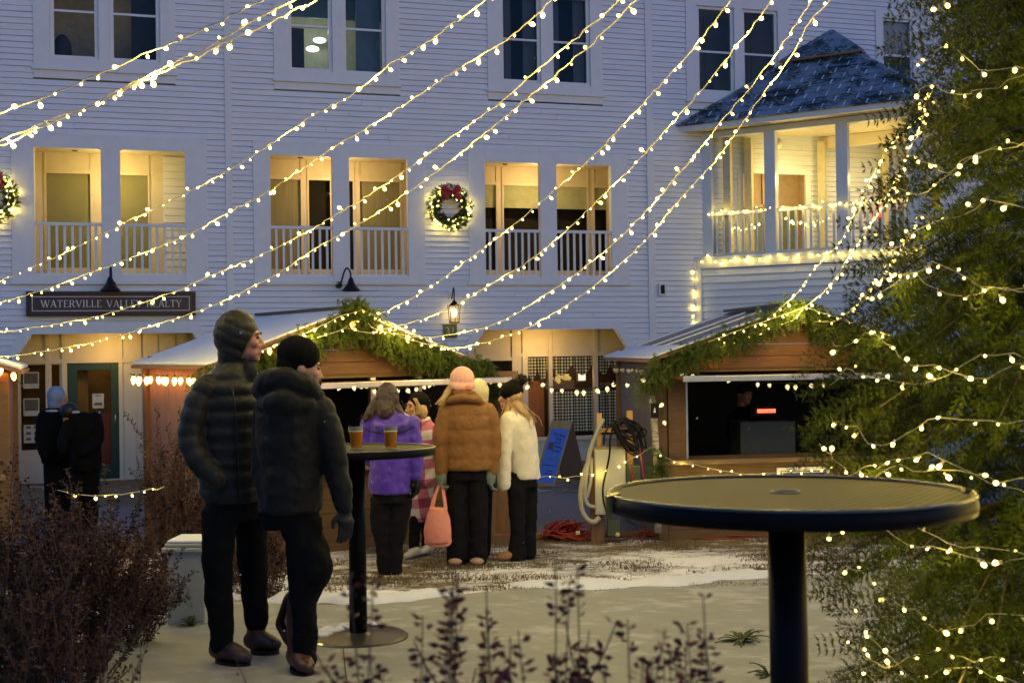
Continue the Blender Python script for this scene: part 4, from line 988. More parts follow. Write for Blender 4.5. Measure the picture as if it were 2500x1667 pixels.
lights('string_lights', 'lower of the two fairy light strings lying together across the top left', pth([(-60,385,5.95),(0,356,5.85),(182,279,5.65),(335,206,5.5),(458,152,5.4),(545,107,5.3),(640,67,5.2),(764,3,5.0),(850,-45,4.9)]), .125, seed=3)
lights('string_lights', 'fairy light string running from the left edge over the left balcony to the top centre', pth([(-60,712,9.6),(0,686,9.4),(152,619,9.0),(319,537,8.5),(468,465,8.0),(585,400,7.6),(769,280,7.0),(863,229,6.7),(941,165,6.5),(1010,124,6.3),(1187,0,5.8),(1260,-60,5.6)]), .125, seed=4)
lights('string_lights', 'fairy light string passing just under the left balcony and rising over the middle bay', pth([(-60,758,9.8),(0,739,9.6),(124,702,9.3),(282,643,8.9),(457,574,8.3),(553,521,8.0),(659,465,7.7),(792,375,7.3),(969,268,6.8),(1127,163,6.3),(1238,96,6.1),(1350,0,5.8),(1420,-60,5.6)]), .125, seed=5)
lights('string_lights', 'fairy light string crossing the letters of the maroon sign', pth([(-60,822,10.2),(0,811,10.1),(102,797,9.9),(255,768,9.6),(425,712,9.2),(527,668,8.9),(655,615,8.5),(779,549,8.1),(917,465,7.6),(1018,396,7.2),(1134,313,6.8),(1218,255,6.5),(1294,185,6.3),(1410,91,6.0),(1512,0,5.8),(1580,-60,5.6)]), .125, seed=6)
lights('string_lights', 'fairy light string passing below the maroon sign', pth([(-60,880,10.3),(0,872,10.2),(109,857,10.0),(255,830,9.7),(364,797,9.4),(491,757,9.1),(640,690,8.6),(767,610,8.2),(875,548,7.8),(1004,465,7.4),(1134,367,6.9),(1247,275,6.5),(1378,165,6.1),(1458,95,5.9),(1552,0,5.7),(1620,-60,5.5)]), .125, seed=7)
lights('string_lights', 'fairy light string meeting the peak of the left booth, uppermost on its right side', pth([(775,823,10.3),(830,806,10.4),(887,776,10.6),(927,768,10.5),(996,732,10.3),(1058,697,10.0),(1138,637,9.6),(1221,575,9.0),(1298,513,8.6),(1440,389,7.9),(1581,240,7.1),(1640,178,6.8),(1730,73,6.4),(1784,0,6.2),(1830,-60,6.0)]), .125, seed=8)
lights('string_lights', 'fairy light string passing in front of the wall lantern', pth([(840,800,10.5),(898,812,10.5),(949,801,10.5),(1010,786,10.4),(1050,772,10.3),(1116,743,10.1),(1196,695,9.8),(1294,635,9.3),(1392,554,8.7),(1480,469,8.2),(1585,364,7.6),(1675,262,7.0),(1741,185,6.7),(1839,62,6.3),(1884,0,6.1),(1925,-60,6.0)]), .125, seed=9)
lights('string_lights', 'fairy light string dipping across the green number plate', pth([(898,788,10.5),(920,806,10.5),(989,819,10.5),(1058,823,10.5),(1138,808,10.4),(1178,801,10.3),(1243,775,10.1),(1352,706,9.7),(1447,637,9.2),(1545,550,8.6),(1676,404,7.8),(1755,305,7.2),(1825,222,6.9),(1890,138,6.6),(1950,52,6.4),(1983,0,6.2),(2020,-60,6.0)]), .125, seed=10)
lights('string_lights', 'lowest fairy light string drooping from the left booth past the shop with gingham curtains', pth([(905,800,10.5),(985,823,10.5),(1029,837,10.5),(1094,848,10.5),(1141,845,10.5),(1232,823,10.2),(1327,779,9.9),(1425,717,9.5),(1527,634,9.0),(1596,565,8.5),(1650,498,8.1),(1730,411,7.7),(1785,342,7.3),(1850,247,6.9),(1926,145,6.6),(1977,55,6.4),(2025,0,6.2),(2060,-60,6.0)]), .125, seed=11)
lights('string_lights', 'left of three fairy light strings falling from the fir to the right booth', pth([(2281,218,6.2),(2240,290,6.8),(2177,355,7.4),(2119,450,8.2),(2080,535,9.0),(2049,592,9.5),(1990,656,10.1),(1942,720,10.7),(1915,743,10.9),(1854,794,11.1),(1820,822,11.1),(1770,837,11.1),(1701,834,11.1)]), .115, seed=12)
lights('string_lights', 'middle of three fairy light strings falling from the fir to the right booth', pth([(2262,230,6.2),(2246,309,7.0),(2195,418,7.8),(2159,491,8.5),(2136,533,8.9),(2071,628,9.9),(2046,670,10.2),(2018,707,10.6),(1966,750,10.9),(1934,783,11.1),(1883,797,11.1),(1850,810,11.1),(1820,818,11.1)]), .115, seed=13)
lights('string_lights', 'right of three fairy light strings falling from the fir to the right booth', pth([(2250,520,6.8),(2200,603,8.0),(2175,645,8.8),(2152,681,9.5),(2126,703,10.0),(2097,739,10.4),(2068,764,10.8),(2043,783,11.0),(2006,786,11.1),(1974,783,11.1)]), .125, seed=14)
lights('string_lights', 'fairy light string following the roof edge of the right booth', [bw(B2, x, -.34, Pk2-abs(x)*(Pk2-E2)/(w2/2)+.02) for x in (-1.0,-.7,-.4,-.1,0,.3,.6,.9)], .10, seed=15)
lights('string_lights', 'fairy light string following the gable edge of the left booth', [bw(B1, x, -.36, Pk-abs(x)*(Pk-E)/(w/2)+dz) for x, dz in ((-1.4,.0),(-1.0,.02),(-.6,.02),(-.2,.05),(0,.04),(.2,.03),(.6,.01),(1.0,.0),(1.2,.0))], .085, seed=16)
lights('string_lights', 'low fairy light string from the white jacket to the birch pole across the utility box', pth([(1290,1172,10.6),(1330,1163,10.7),(1375,1166,10.8),(1420,1160,10.9),(1470,1150,10.9),(1530,1125,10.9),(1575,1100,10.95),(1596,1088,10.98)]), .12, seed=17, kind='miniS', lamp=.4, lampw=.10)
lights('string_lights', 'low fairy light string along the counter front of the right booth', pth([(1600,1088,11.0),(1630,1120,11.02),(1700,1135,11.05),(1760,1148,11.08),(1830,1157,11.1),(1900,1152,11.12),(1960,1150,11.14),(2040,1140,11.16),(2110,1150,11.2)]), .12, seed=18, kind='miniS', lamp=.35, lampw=.17)
lights('string_lights', 'short low fairy light string drooping between the dark shrubs at the left', pth([(140,1196,7.6),(165,1203,7.6),(230,1208,7.6),(300,1206,7.6),(345,1198,7.6),(372,1190,7.6),(385,1194,7.6),(412,1182,7.6)]), .085, seed=19, kind='miniS', lamp=.35, lampw=.12)
# dark-corded faceted bulbs
lights('faceted_bulb_string', 'dark corded string of cream faceted bulbs across the left booth opening', pth([(770,935,10.0),(850,938,10.1),(930,948,10.3),(1000,945,10.5),(1060,930,10.7),(1110,920,10.9)]), .085, 'facet', M_dcord, 'strings of cream faceted bulbs', 21, .006, jitter=.4, hang=.9)
lights('faceted_bulb_string', 'dark corded string of cream faceted bulbs sagging between the two booths', pth([(1180,918,11.3),(1230,932,11.2),(1290,938,11.1),(1370,946,11.0),(1440,948,11.0),(1505,936,11.0),(1560,930,11.0),(1600,925,11.0)]), .11, 'facet', M_dcord, 'strings of cream faceted bulbs', 22, .006, jitter=.4, hang=.9)
lights('faceted_bulb_string', 'dark corded string of cream faceted bulbs hanging inside the right booth opening', pth([(1640,892,11.1),(1660,906,11.1),(1700,912,11.1),(1770,920,11.1),(1850,930,11.1),(1930,935,11.1),(2000,932,11.1),(2060,925,11.1)]), .13, 'facet', M_dcord, 'strings of cream faceted bulbs', 23, .006, jitter=.4, hang=.9)
lights('faceted_bulb_string', 'dark corded string of cream faceted bulbs down the jamb of the right booth', pth([(1628,890,11.0),(1626,930,11.0),(1622,975,11.0),(1620,1020,11.0),(1612,1060,11.0)]), .17, 'facet', M_dcord, 'strings of cream faceted bulbs', 24, .006, jitter=.3, hang=.9)
lights('faceted_bulb_string', 'unlit pale faceted bulbs under the left eave of the right booth', [bw(B2,-h2-.12, y, E2-.10) for y in (.1,.5,1.0,1.5,1.9)], .16, 'unlit', M_dcord, 'strings of cream faceted bulbs', 25, .006, hang=1.4)
# orange bulbs
lights('orange_bulb_string', 'string of large orange bulbs under the left eave of the snowy booth', [bw(B1,-h-.14, y, E-.085) for y in (.05,.5,1.0,1.5,2.05)], .16, 'c9', M_dcord, 'strings of large orange bulbs', 26, .006, jitter=.38)
lights('orange_bulb_string', 'string of large orange bulbs along the gable of the left booth', [bw(B1, x, -.24, Pk-abs(x)*(Pk-E)/(w/2)+.01) for x in (-1.3,-.8,-.3,0,.3,.8,1.25)], .42, 'c9', M_dcord, 'strings of large orange bulbs', 27, .006, jitter=.3)
lights('orange_bulb_string', 'two large orange bulbs at the roof corner cut by the left edge', pth([(-60,868,9.5),(-10,885,9.5),(30,905,9.5),(48,932,9.5),(60,950,9.5)]), .11, 'c9', M_dcord, 'strings of large orange bulbs', 28, .004)
# pavilion railing, ledge and corner
def pv(x, y, z): return WM[PV.name] @ Vector((x, y, z))
lights('string_lights', 'fairy lights wound along the pavilion hand rail', [pv(x, .02+.05*math.sin(x*17), zf+.93+.03*math.sin(x*23)) for x in np.linspace(.05,4.15,60)], .12, seed=31, kind='miniS', size=2.1, lamp=.35, lampw=.16)
for k_, (x0_, x1_) in enumerate(((.3,1.2),(1.6,2.6))):
    lights('string_lights', ('bunched fairy lights drooping behind the left railing bay of the pavilion', 'bunched fairy lights drooping behind the middle railing bay of the pavilion')[k_], [pv(x0_+(x1_-x0_)*t, .2, zf+.80-.22*math.sin(t*3.1)**.8+.06*math.sin(t*20)) for t in np.linspace(0.02,.98,30)], .085, seed=32+k_, kind='miniS', size=2.1, lamp=.35, lampw=.16)
lights('string_lights', 'fairy lights along the white ledge under the pavilion balcony', [pv(x, -.2, zf-.06+.035*math.sin(x*9)) for x in np.linspace(-.1,4.35,60)], .15, seed=35, kind='miniS', size=2.3, lamp=.3, lampw=.11)
lights('string_lights', 'fairy lights running down the lower left corner of the pavilion', [pv(-.13, -.17, z) for z in np.linspace(zf-.1, 1.2, 20)], .17, seed=36, kind='miniS', size=2.3, lamp=.3, lampw=.12)
# ================================================================== fir tree at the right
TX, TY = 2.17, 4.15
def tree_r(z):   # crown radius by height
    return float(np.interp(z, [.1,.45,1.0,1.4,1.9,2.4,2.95,3.6,4.6,5.6], [.80,.93,1.02,1.03,.86,.70,.60,.50,.30,.05]))
TREE = thing('fir_tree', 'large dark green fir wound with fairy lights filling the right edge', 'tree', (TX, TY, G(TY)), 0)
m = MB(); m.tube([(TX,TY,G(TY)-.02),(TX,TY,2),(TX+.02,TY,5.6)], [.10,.07,.012], 10); m.build('trunk', M_bark, TREE, smooth=True, world=True)
rs = np.random.RandomState(42); ND = []; BR = MB()
SPR = {}
nb = 0
for z0 in np.arange(.22, 5.5, .040):
    for _ in range(5):
        a = rs.rand()*2*math.pi
        # sparser where the trunk hides it from every plausible view
        if math.cos(a-math.radians(60)) > .75 and rs.rand() < .6: continue
        R = tree_r(z0)*(1.14 if rs.rand() < .08 else .76+.30*rs.rand()); up = .05+.25*rs.rand(); n = 14; t = np.linspace(.08, 1, n)
        dirv = np.array([math.cos(a), math.sin(a), 0]); side = np.array([-math.sin(a), math.cos(a), 0])
        P = np.array([TX, TY, z0+.10])+dirv*(R*t)[:, None]+np.array([0,0,1])*(up*R*t-.48*R*t**2.1)[:, None]+side*(.08*R*np.sin(t*3+rs.rand()*6))[:, None]
        BR.tube([tuple(p) for p in P[::3]], [.010,.008,.006,.004,.003][:len(P[::3])], 4); nb += 1
        for i in range(2, n):
            L = R*(.24*(1-t[i])+.12)*(0.7+.6*rs.rand())
            for s in (-1, 1):
                d = dirv*(.55+.3*rs.rand())+side*s*(.8+.2*rs.randn())+np.array([0,0,-.35+.35*rs.randn()]); d /= np.linalg.norm(d)
                m_ = max(4, int(L/.017)); u = np.linspace(0, 1, m_)[:, None]; Q = P[i]+d*L*u+np.array([0,0,-1])*(u**2)*L*.15
                T = np.gradient(Q, axis=0); T /= np.linalg.norm(T, axis=1, keepdims=True)
                ND.append(needles(Q, T, .002, .024, .0025, 12, rs, fwd=.30))
CORE = []
for z0 in np.arange(.12, 5.4, .02):      # shaded inner sprays that close the crown
    for _ in range(15):
        a = rs.rand()*2*math.pi; R = tree_r(z0)*(.38+.58*rs.rand()**.7); c = np.array([TX+R*math.cos(a), TY+R*math.sin(a), z0]); d = np.array([math.cos(a), math.sin(a), -.5])+rs.randn(3)*.4; d /= np.linalg.norm(d)
        Q = c+d*np.linspace(0, .16, 7)[:, None]; T = np.repeat(d[None], 7, 0); CORE.append(needles(Q, T, .008, .030, .0045, 15, rs, fwd=.35))
V = np.concatenate(ND+CORE); print('needle quads', len(V)//4)
BR.build('limbs', M_bark, TREE, world=True)
add('crown', arr_mesh('crown', V, quads(V), M_fir), TREE, world=True)
def ring(z, droop, a0, a1, seed, spacing, label, k=.96):
    r = random.Random(seed); P = []
    for a in np.linspace(a0, a1, 26):
        zz = z+.05*math.sin(a*2+seed)+droop*math.sin((a-a0)/(a1-a0)*math.pi)*-1+.03*math.sin(a*9+seed); R = (tree_r(zz)*k+.03*math.sin(a*7+seed*2))
        P.append(Vector((TX+R*math.cos(a), TY+R*math.sin(a), zz+.022*math.sin(a*17+seed*3))))
    lights('tree_lights', label, P, spacing, seed=seed, group='fairy lights wound round the fir', base=P[0], twist=.012, cordr=.0009, size=.62, lamp=.36, lampw=.115, hang=.3)
a0, a1 = math.radians(176), math.radians(300)
zs = [3.02,2.84,2.66,2.50,2.34,2.18,2.03,1.88,1.75,1.62,1.50,1.38,1.26,1.14,1.02,.90,.78,.66,.54,.42]
nm = ['topmost']+[w_+' from the top' for w_ in ('second','third','fourth','fifth','sixth','seventh','eighth','ninth','tenth')]+[w_+' from the bottom' for w_ in ('tenth','ninth','eighth','seventh','sixth','fifth','fourth','third','second')]+['lowest']
for i, z in enumerate(zs): ring(z, .10*((i*37) % 5-2)/2, a0, a1, 50+i, .06 if i == 7 else .095, f'{nm[i]} row of fairy lights wound round the fir')

# ================================================================== shrubs
def leafmat(name, a, b_): return needlemat(name, a, b_)
M_lred = leafmat('dried_red_brown_leaves', (.022,.009,.008), (.050,.020,.014))
M_lred2 = leafmat('wine_red_leaves', (.10,.014,.012), (.19,.035,.026))
M_lbrown = leafmat('brown_shrub_leaves', (.040,.020,.014), (.085,.040,.026))
M_lorange = leafmat('rust_orange_foliage', (.16,.05,.014), (.30,.10,.025))
M_twig = mat('shrub_twigs', (.085,.050,.036), .85)
def shrub(name, label, base, h, spread, nstem, leafsize, per, mats, seed, group=None, lean=(0,0), leafw=.5, stemr=.004, start=.15, cat='shrub', wob=.06, branch=2, hv=.55, blen=.3, gap=0):
    T = thing(name, label, cat, base, 0, group); r = random.Random(seed); rs = np.random.RandomState(seed); st = MB(); LP, LT = [], []
    for i in range(nstem):
        a = r.random()*6.283; q = math.sqrt(r.random()); hh = h*(hv+((1.05 if hv < .7 else .99)-hv)*r.random())*(1-.25*q*(hv < .9)); b0 = Vector((math.cos(a)*q*spread*.35, math.sin(a)*q*spread*.35, -.03))
        tip = Vector((math.cos(a)*q*spread+lean[0]*hh+r.gauss(0,.03), math.sin(a)*q*spread+lean[1]*hh, hh)); mid = b0.lerp(tip, .5)+Vector((r.gauss(0,wob), r.gauss(0,wob), .06*hh))
        chains = [catmull([b0, mid, tip], 7)]
        for _ in range(branch):
            k = r.randint(4, 11); s0 = chains[0][k]; d = (chains[0][k+1]-chains[0][k-1]).normalized()+Vector((r.gauss(0,.5), r.gauss(0,.5), r.uniform(0,.4))); chains.append(catmull([s0, s0+d*hh*.6*blen, s0+d*hh*blen+Vector((0,0,hh*.2*blen))], 4))
        for c in chains:
            st.tube(c, [stemr*(1-.6*k/len(c)) for k in range(len(c))], 4, cap=False); P, Tn = tan_of(resample(c, .012)); k0 = int(len(P)*start) if c is chains[0] else 0; LP.append(P[k0:]); LT.append(Tn[k0:])
    st.build('stems', M_twig, T, smooth=True)
    P = np.concatenate(LP); Tn = np.concatenate(LT); ml = mats if isinstance(mats, list) else [mats]
    keep = rs.rand(len(P)) < min(1, per)
    if gap: keep &= (np.sin(P[:, 2]*31+seed)+.8*np.sin(P[:, 2]*83+seed*2)+.5*rs.randn(len(P))) > gap-1
    P, Tn = P[keep], Tn[keep]; which = rs.randint(0, len(ml), len(P)); k = max(1, int(round(per)))
    for j, mm in enumerate(ml):
        if not (which == j).any(): continue
        V = needles(P[which == j], Tn[which == j], .008, leafsize, leafsize*leafw, k, rs, droop=.15, fwd=.35); o = add('foliage', arr_mesh('foliage', V, quads(V), mm), T)
    return T
gL = 'dark dried shrubs in the left planting bed'
sp = lambda px, py, D: Vector((at(px, py, D).x, D, G(D)))
shrub('shrub', 'largest dark leafy shrub at the left edge with a tall spire', sp(30,1600,5.2), 1.02, .42, 60, .024, 2, [M_lred, M_lbrown], 1, gL)
shrub('shrub', 'dense dark shrub in front of the blue hooded figure', sp(190,1580,5.6), .98, .40, 60, .024, 2, [M_lred, M_lbrown], 2, gL)
shrub('shrub', 'low dark shrub to the right of the dense one, above the orange grass', sp(300,1540,6.3), .55, .36, 44, .024, 2, [M_lred, M_lbrown], 3, gL)
shrub('shrub', 'lowest dark shrub at the bottom left corner of the photo', sp(70,1660,4.6), .62, .42, 50, .024, 2, [M_lred, M_lbrown], 4, gL)
shrub('shrub', 'tall brown shrub beside the mauve booth wall behind the hooded man', sp(450,1380,8.6), 1.30, .30, 46, .026, 2, [M_lbrown], 5, gL, wob=.04)
shrub('shrub', 'brown shrub in front of the small grey utility pedestal side', sp(360,1400,8.2), .62, .35, 26, .024, 2, [M_lbrown, M_lred], 6, gL)
shrub('shrub', 'small dark shrub between the hooded man and the beanie wearer', sp(660,1450,8.0), .62, .26, 32, .024, 2, [M_lred, M_lbrown], 7, gL)
shrub('shrub', 'small leafy shrub seen behind the bar table foot', sp(590,1440,8.6), .50, .24, 24, .024, 2, [M_lbrown], 8, gL)
shrub('ornamental_grass', 'clump of rust orange dried grass left of the grey pedestal', sp(385,1470,7.3), .36, .42, 110, .035, .5, [M_lorange], 9, None, leafw=.08, stemr=.0022, cat='grass clump')
tall = shrub('dried_stalk', 'tall thin dried flower stalk rising at the far left', sp(48,1560,5.0), 1.28, .05, 3, .022, 2.2, [M_lred], 10, None, start=.35, branch=0)
shrub('dried_stalk', 'tall curved dried stalk in front of the mauve booth wall', sp(420,1400,8.0), 1.42, .12, 2, .022, 2.2, [M_lbrown], 13, None, start=.3, branch=0, lean=(-.05,0))
# foreground stalks, out of focus
FG = [(960,1350,1.65),(1010,1480,1.7),(1095,1370,1.6),(1140,1340,1.75),(1200,1370,1.7),(1260,1500,1.6),(1345,1360,1.7),(1440,1340,1.75),(1500,1480,1.6),(1580,1530,1.7),(1640,1480,1.75),(1735,1420,1.65),(1690,1540,1.6),(1380,1560,1.55),(1060,1560,1.55)]
for i, (px, py, D) in enumerate(FG):
    tp = at(px, py, D); b0 = Vector((tp.x+R_.uniform(-.03,.03), D, G(D))); hh = (tp.z-b0.z)
    shrub('foreground_stalk', ['reddish dried stalk in the blurred foreground', 'tall blurred wine red stalk'][0]+f', {["tallest by the bar table foot","short one right of the bar table foot","left of the brown coat feet","directly below the pink bag","below the brown coat","short one below the white jacket","below the white jacket pom pom hat","tallest right of centre","beside the tallest right of centre","between centre and the near table","left of the near table pole, second","nearest the near table pole","lowest near the near table pole","lowest below the white jacket","lowest right of the bar table foot"][i]}',
          b0, hh*1.0, .020, 2, .019, 3.4, [M_lred2, M_lred2, M_lred], 100+i, 'reddish dried stalks along the bottom of the photo', leafw=.5, stemr=.0023, start=.30, branch=6, cat='plant', wob=.02, hv=.9, blen=.07, gap=.15, lean=(R_.uniform(-.02,.02), 0))
rq = random.Random(77)
for i in range(34):
    px = 960+i*24+rq.uniform(-12,12); D = rq.uniform(1.45,1.8); tp = at(px, rq.uniform(1560,1640), D)
    b0 = Vector((tp.x, D, G(D))); shrub('foreground_stalk', 'short blurred wine red stalk in the thicket along the bottom edge', b0, tp.z-b0.z, .045, 3, .019, 3.4, [M_lred2, M_lred2, M_lred], 300+i, 'short blurred stalks in the thicket at the bottom edge', leafw=.5, stemr=.0023, start=.5, branch=6, cat='plant', wob=.03, hv=.8, blen=.08, gap=.15, lean=(rq.uniform(-.03,.03), 0))
for i, (px, py, D) in enumerate(((275,1545,3.1),(330,1580,3.0),(255,1620,2.9),(720,1600,3.2))):
    tp = at(px, py, D); b0 = Vector((tp.x, D, G(D))); shrub('seed_head_plant', ['dried plant with round seed heads at the lower left','leaning dried plant at the lower left','small dried plant at the bottom left','thin bare stalks in front of the brown boots'][i], b0, tp.z-b0.z, .07, 5, .014, .35, [M_lbrown], 130+i, None, leafw=.9, stemr=.0022, start=.6, branch=3, cat='plant', wob=.03)
# green tufts on the path edge
M_tuft = leafmat('iris_leaf_green', (.03,.045,.012), (.06,.08,.025))
def tuft(label, base, n, L, w_, seed, lay=.6):
    T = thing('leaf_tuft', label, 'plant', base, 0, 'flattened green leaf tufts'); r = random.Random(seed); mb = MB()
    for i in range(n):
        a = r.random()*6.28; l = L*r.uniform(.6,1.1); d = Vector((math.cos(a)*lay, math.sin(a)*lay, r.uniform(.25,.9))).normalized(); P = []
        for k in range(6): t = k/5; P.append(Vector((r.uniform(-.01,.01),0,0))+d*l*t+Vector((0,0,-.45*l*t*t)))
        mb.tube([p+Vector((0,0,.01)) for p in P], [(w_*(1-.8*abs(2*k/5-.8)), .0025) for k in range(6)], 6)
    mb.build('leaves', M_tuft, T, smooth=True)
tuft('flattened green leaves on the path left of the near table pole', gp(1810,1570), 20, .20, .014, 1, .9)
tuft('green leaf tuft at the bottom edge beside the near table pole', gp(1880,1655), 9, .16, .012, 2, .9)
tuft('small green leaves at the foot of the grey pedestal', gp(470,1530)+Vector((0,-.04,0)), 22, .13, .008, 3, .35)
# ================================================================== bar tables
def meshtop():
    m, n, b = newmat('perforated_table_top'); N, L = n.nodes, n.links
    tc = N.new('ShaderNodeTexCoord'); hs = []
    for rot in (0, math.pi/2):
        mp = N.new('ShaderNodeMapping'); mp.inputs['Rotation'].default_value = (0,0,rot+.6); mp.inputs['Scale'].default_value = (44,44,44); L.new(tc.outputs['Object'], mp.inputs[0])
        sx = N.new('ShaderNodeSeparateXYZ'); L.new(mp.outputs[0], sx.inputs[0]); sn = N.new('ShaderNodeMath'); sn.operation = 'SINE'; mu = N.new('ShaderNodeMath'); mu.operation = 'MULTIPLY'; mu.inputs[1].default_value = 6.283
        L.new(sx.outputs['X'], mu.inputs[0]); L.new(mu.outputs[0], sn.inputs[0]); hs.append(sn.outputs[0])
    mx = N.new('ShaderNodeMath'); mx.operation = 'MAXIMUM'; L.new(hs[0], mx.inputs[0]); L.new(hs[1], mx.inputs[1])
    cr = N.new('ShaderNodeValToRGB'); cr.color_ramp.elements[0].color = (.006,.006,.004,1); cr.color_ramp.elements[1].color = (.058,.055,.036,1); cr.color_ramp.elements[0].position = .1; cr.color_ramp.elements[1].position = .7; L.new(mx.outputs[0], cr.inputs[0])
    nz = N.new('ShaderNodeTexNoise'); nz.inputs['Scale'].default_value = 4; nz.inputs['Detail'].default_value = 6; mm = N.new('ShaderNodeMix'); mm.data_type = 'RGBA'; mm.blend_type = 'MULTIPLY'; mm.inputs[0].default_value = .5; L.new(tc.outputs['Object'], nz.inputs['Vector']); L.new(cr.outputs[0], mm.inputs[6]); L.new(nz.outputs['Color'], mm.inputs[7])
    L.new(mm.outputs[2], b.inputs['Base Color']); b.inputs['Roughness'].default_value = .6; b.inputs['Specular IOR Level'].default_value = .12
    bp = N.new('ShaderNodeBump'); bp.inputs['Strength'].default_value = .5; bp.inputs['Distance'].default_value = .002; L.new(mx.outputs[0], bp.inputs['Height']); L.new(bp.outputs[0], b.inputs['Normal']); return m
M_top = meshtop()
def bar_table(label, base, H, tilt, polr=(.048,.052), brackets=False):
    T = thing('bar_table', label, 'table', base, 0, 'round black bar tables'); R = .455
    RT = Matrix.Translation((0,0,0)) @ Matrix.Rotation(tilt, 4, 'X')
    def bl(mb, name, m_, **k): mb.v = [tuple(RT @ Vector(v)) for v in mb.v]; return mb.build(name, m_, T, **k)
    m = MB(); m.loft([(0,0,H-.012,R-.012,R-.012),(0,0,H-.004,R-.012,R-.012)], 96); bl(m, 'tabletop', M_top)
    m = MB(); n = 96; prof = [(R-.014,H-.043),(R,H-.043),(R+.003,H-.026),(R,H-.006),(R-.004,H),(R-.012,H+.001),(R-.016,H-.005)]
    V = [(r_*math.cos(6.28318*i/n), r_*math.sin(6.28318*i/n), z) for i in range(n) for (r_, z) in prof]; k = len(prof)
    m._q(V, [(i*k+j, ((i+1)%n)*k+j, ((i+1)%n)*k+(j+1)%k, i*k+(j+1)%k) for i in range(n) for j in range(k)]); bl(m, 'rim', M_navy, smooth=True)
    m = MB(); m.tube([((R-.003)*math.cos(a), (R-.003)*math.sin(a), H+.0005) for a in np.linspace(0, 6.28318, 97)], .0042, 8, cap=False); bl(m, 'rim_highlight_bead', mat('rim_highlight_edge', (.10,.095,.06), .22, spec=.9), smooth=True)  # added bead, paler than the rim, to give its top edge a highlight
    m = MB(); m.tube([(0,0,.03),(0,0,H-.055)], [polr[1], polr[0]], 28); bl(m, 'pole', M_navy, smooth=True)
    m = MB(); m.box(-.22,.22,-.03,.03,H-.052,H-.014); m.box(-.03,.03,-.22,.22,H-.052,H-.014); bl(m, 'support_cross', M_navy)
    m = MB(); m.loft([(0,0,0,.285,.285),(0,0,.012,.285,.285),(0,0,.020,.27,.27),(0,0,.032,.09,.09),(0,0,.04,.055,.055)], 48); bl(m, 'base_plate', mat('wet_black_base', (.03,.03,.026), .34, coat=.2), smooth=False)
    m = MB(); m.tube([(.036*math.cos(a), .036*math.sin(a), H-.001) for a in np.linspace(0, 6.28318, 33)], .0022, 6, cap=False); bl(m, 'centre_ring', mat('dull_centre_ring', (.22,.21,.17), .4), smooth=True)
    if brackets:
        for a in (math.radians(-8), math.radians(188)):
            m = MB(); c, s = math.cos(a), math.sin(a); m.bar(((R+.006)*c,(R+.006)*s,H-.055),((R+.006)*c,(R+.006)*s,H+.002), .035, .012, up=(c,s,0)); m.bar(((R+.012)*c,(R+.012)*s,H-.004),((R-.02)*c,(R-.02)*s,H+.004), .035,.010); bl(m, 'bracket', mat('worn_brass_bracket', (.25,.2,.06), .3, metal=.7), smooth=False)
    return T
slope_t = -.030
tb = gp(875, 1562); tb = Vector((tb.x, tb.y+.0, G(tb.y)+.012))
T1 = bar_table('black round bar table with two beers standing on the path behind the couple', tb, at(875,1094,tb.y).z-tb.z, slope_t)
D2t = 2.80; nb_ = at(1925, 1202, D2t); gb_ = Vector((nb_.x, D2t, G(D2t)+.012))
T2 = bar_table('empty black bar table with perforated top closest to the camera', gb_, nb_.z-gb_.z, slope_t, (.047,.050), True)
m = MB(); r6 = random.Random(3)
for i in range(30):
    a = r6.uniform(1.3, 3.4); q = .16+r6.random()*.09; m.ell((q*math.cos(a), q*math.sin(a), .026), (r6.uniform(.02,.05), r6.uniform(.02,.05), .010), nu=8, nv=5)
m.build('snow_patch', M_snow, T1, smooth=True)
# beers
M_cup = glassmat('clear_plastic_cup', (.99,.98,.95), .03, .1); M_beer = mat('amber_beer', (1.0,.36,.03), .25, (1.0,.31,.02), 8, .3, spec=.3)
bb_ = M_beer.node_tree.nodes['Principled BSDF']; bb_.inputs['Subsurface Weight'].default_value = .35; bb_.inputs['Subsurface Scale'].default_value = .02; bb_.inputs['Subsurface Radius'].default_value = (1,.45,.1)
M_foam = mat('thin_beer_foam', (.75,.62,.38), .8)
for (px, lab) in ((870,'left plastic cup of amber beer on the bar table'), (954,'right plastic cup of amber beer on the bar table')):
    c = at(px, 1092, tb.y-.06); T = thing('beer_cup', lab, 'cup', c, 0, 'plastic cups of beer')
    m = MB(); m.loft([(0,0,0,.031,.031),(0,0,.128,.043,.043),(0,0,.132,.046,.046),(0,0,.134,.044,.044)], 32); m.f = m.f[:-1]; m.mi = m.mi[:-1]; m.build('cup', M_cup, T, smooth=True)
    m = MB(); m.loft([(0,0,.003,.0295,.0295),(0,0,.088,.0385,.0385)], 32); m.build('beer', M_beer, T, smooth=False)
    m = MB(); m.loft([(0,0,.0885,.0385,.0385),(0,0,.094,.039,.039)], 32); m.build('foam', M_foam, T)
    m = MB(); m.loft([(0,0,.096,.0397,.0397),(0,0,.122,.0420,.0420)], 32); m.f = [f for f in m.f if len(f) == 4]; m.f = [f for i, f in enumerate(m.f) if i % 32 in range(18,31)]; m.mi = [0]*len(m.f); m.build('printed_band', mat('grey_cup_print', (.62,.58,.45), .6, (.30,.28,.2), 60, .2), T)
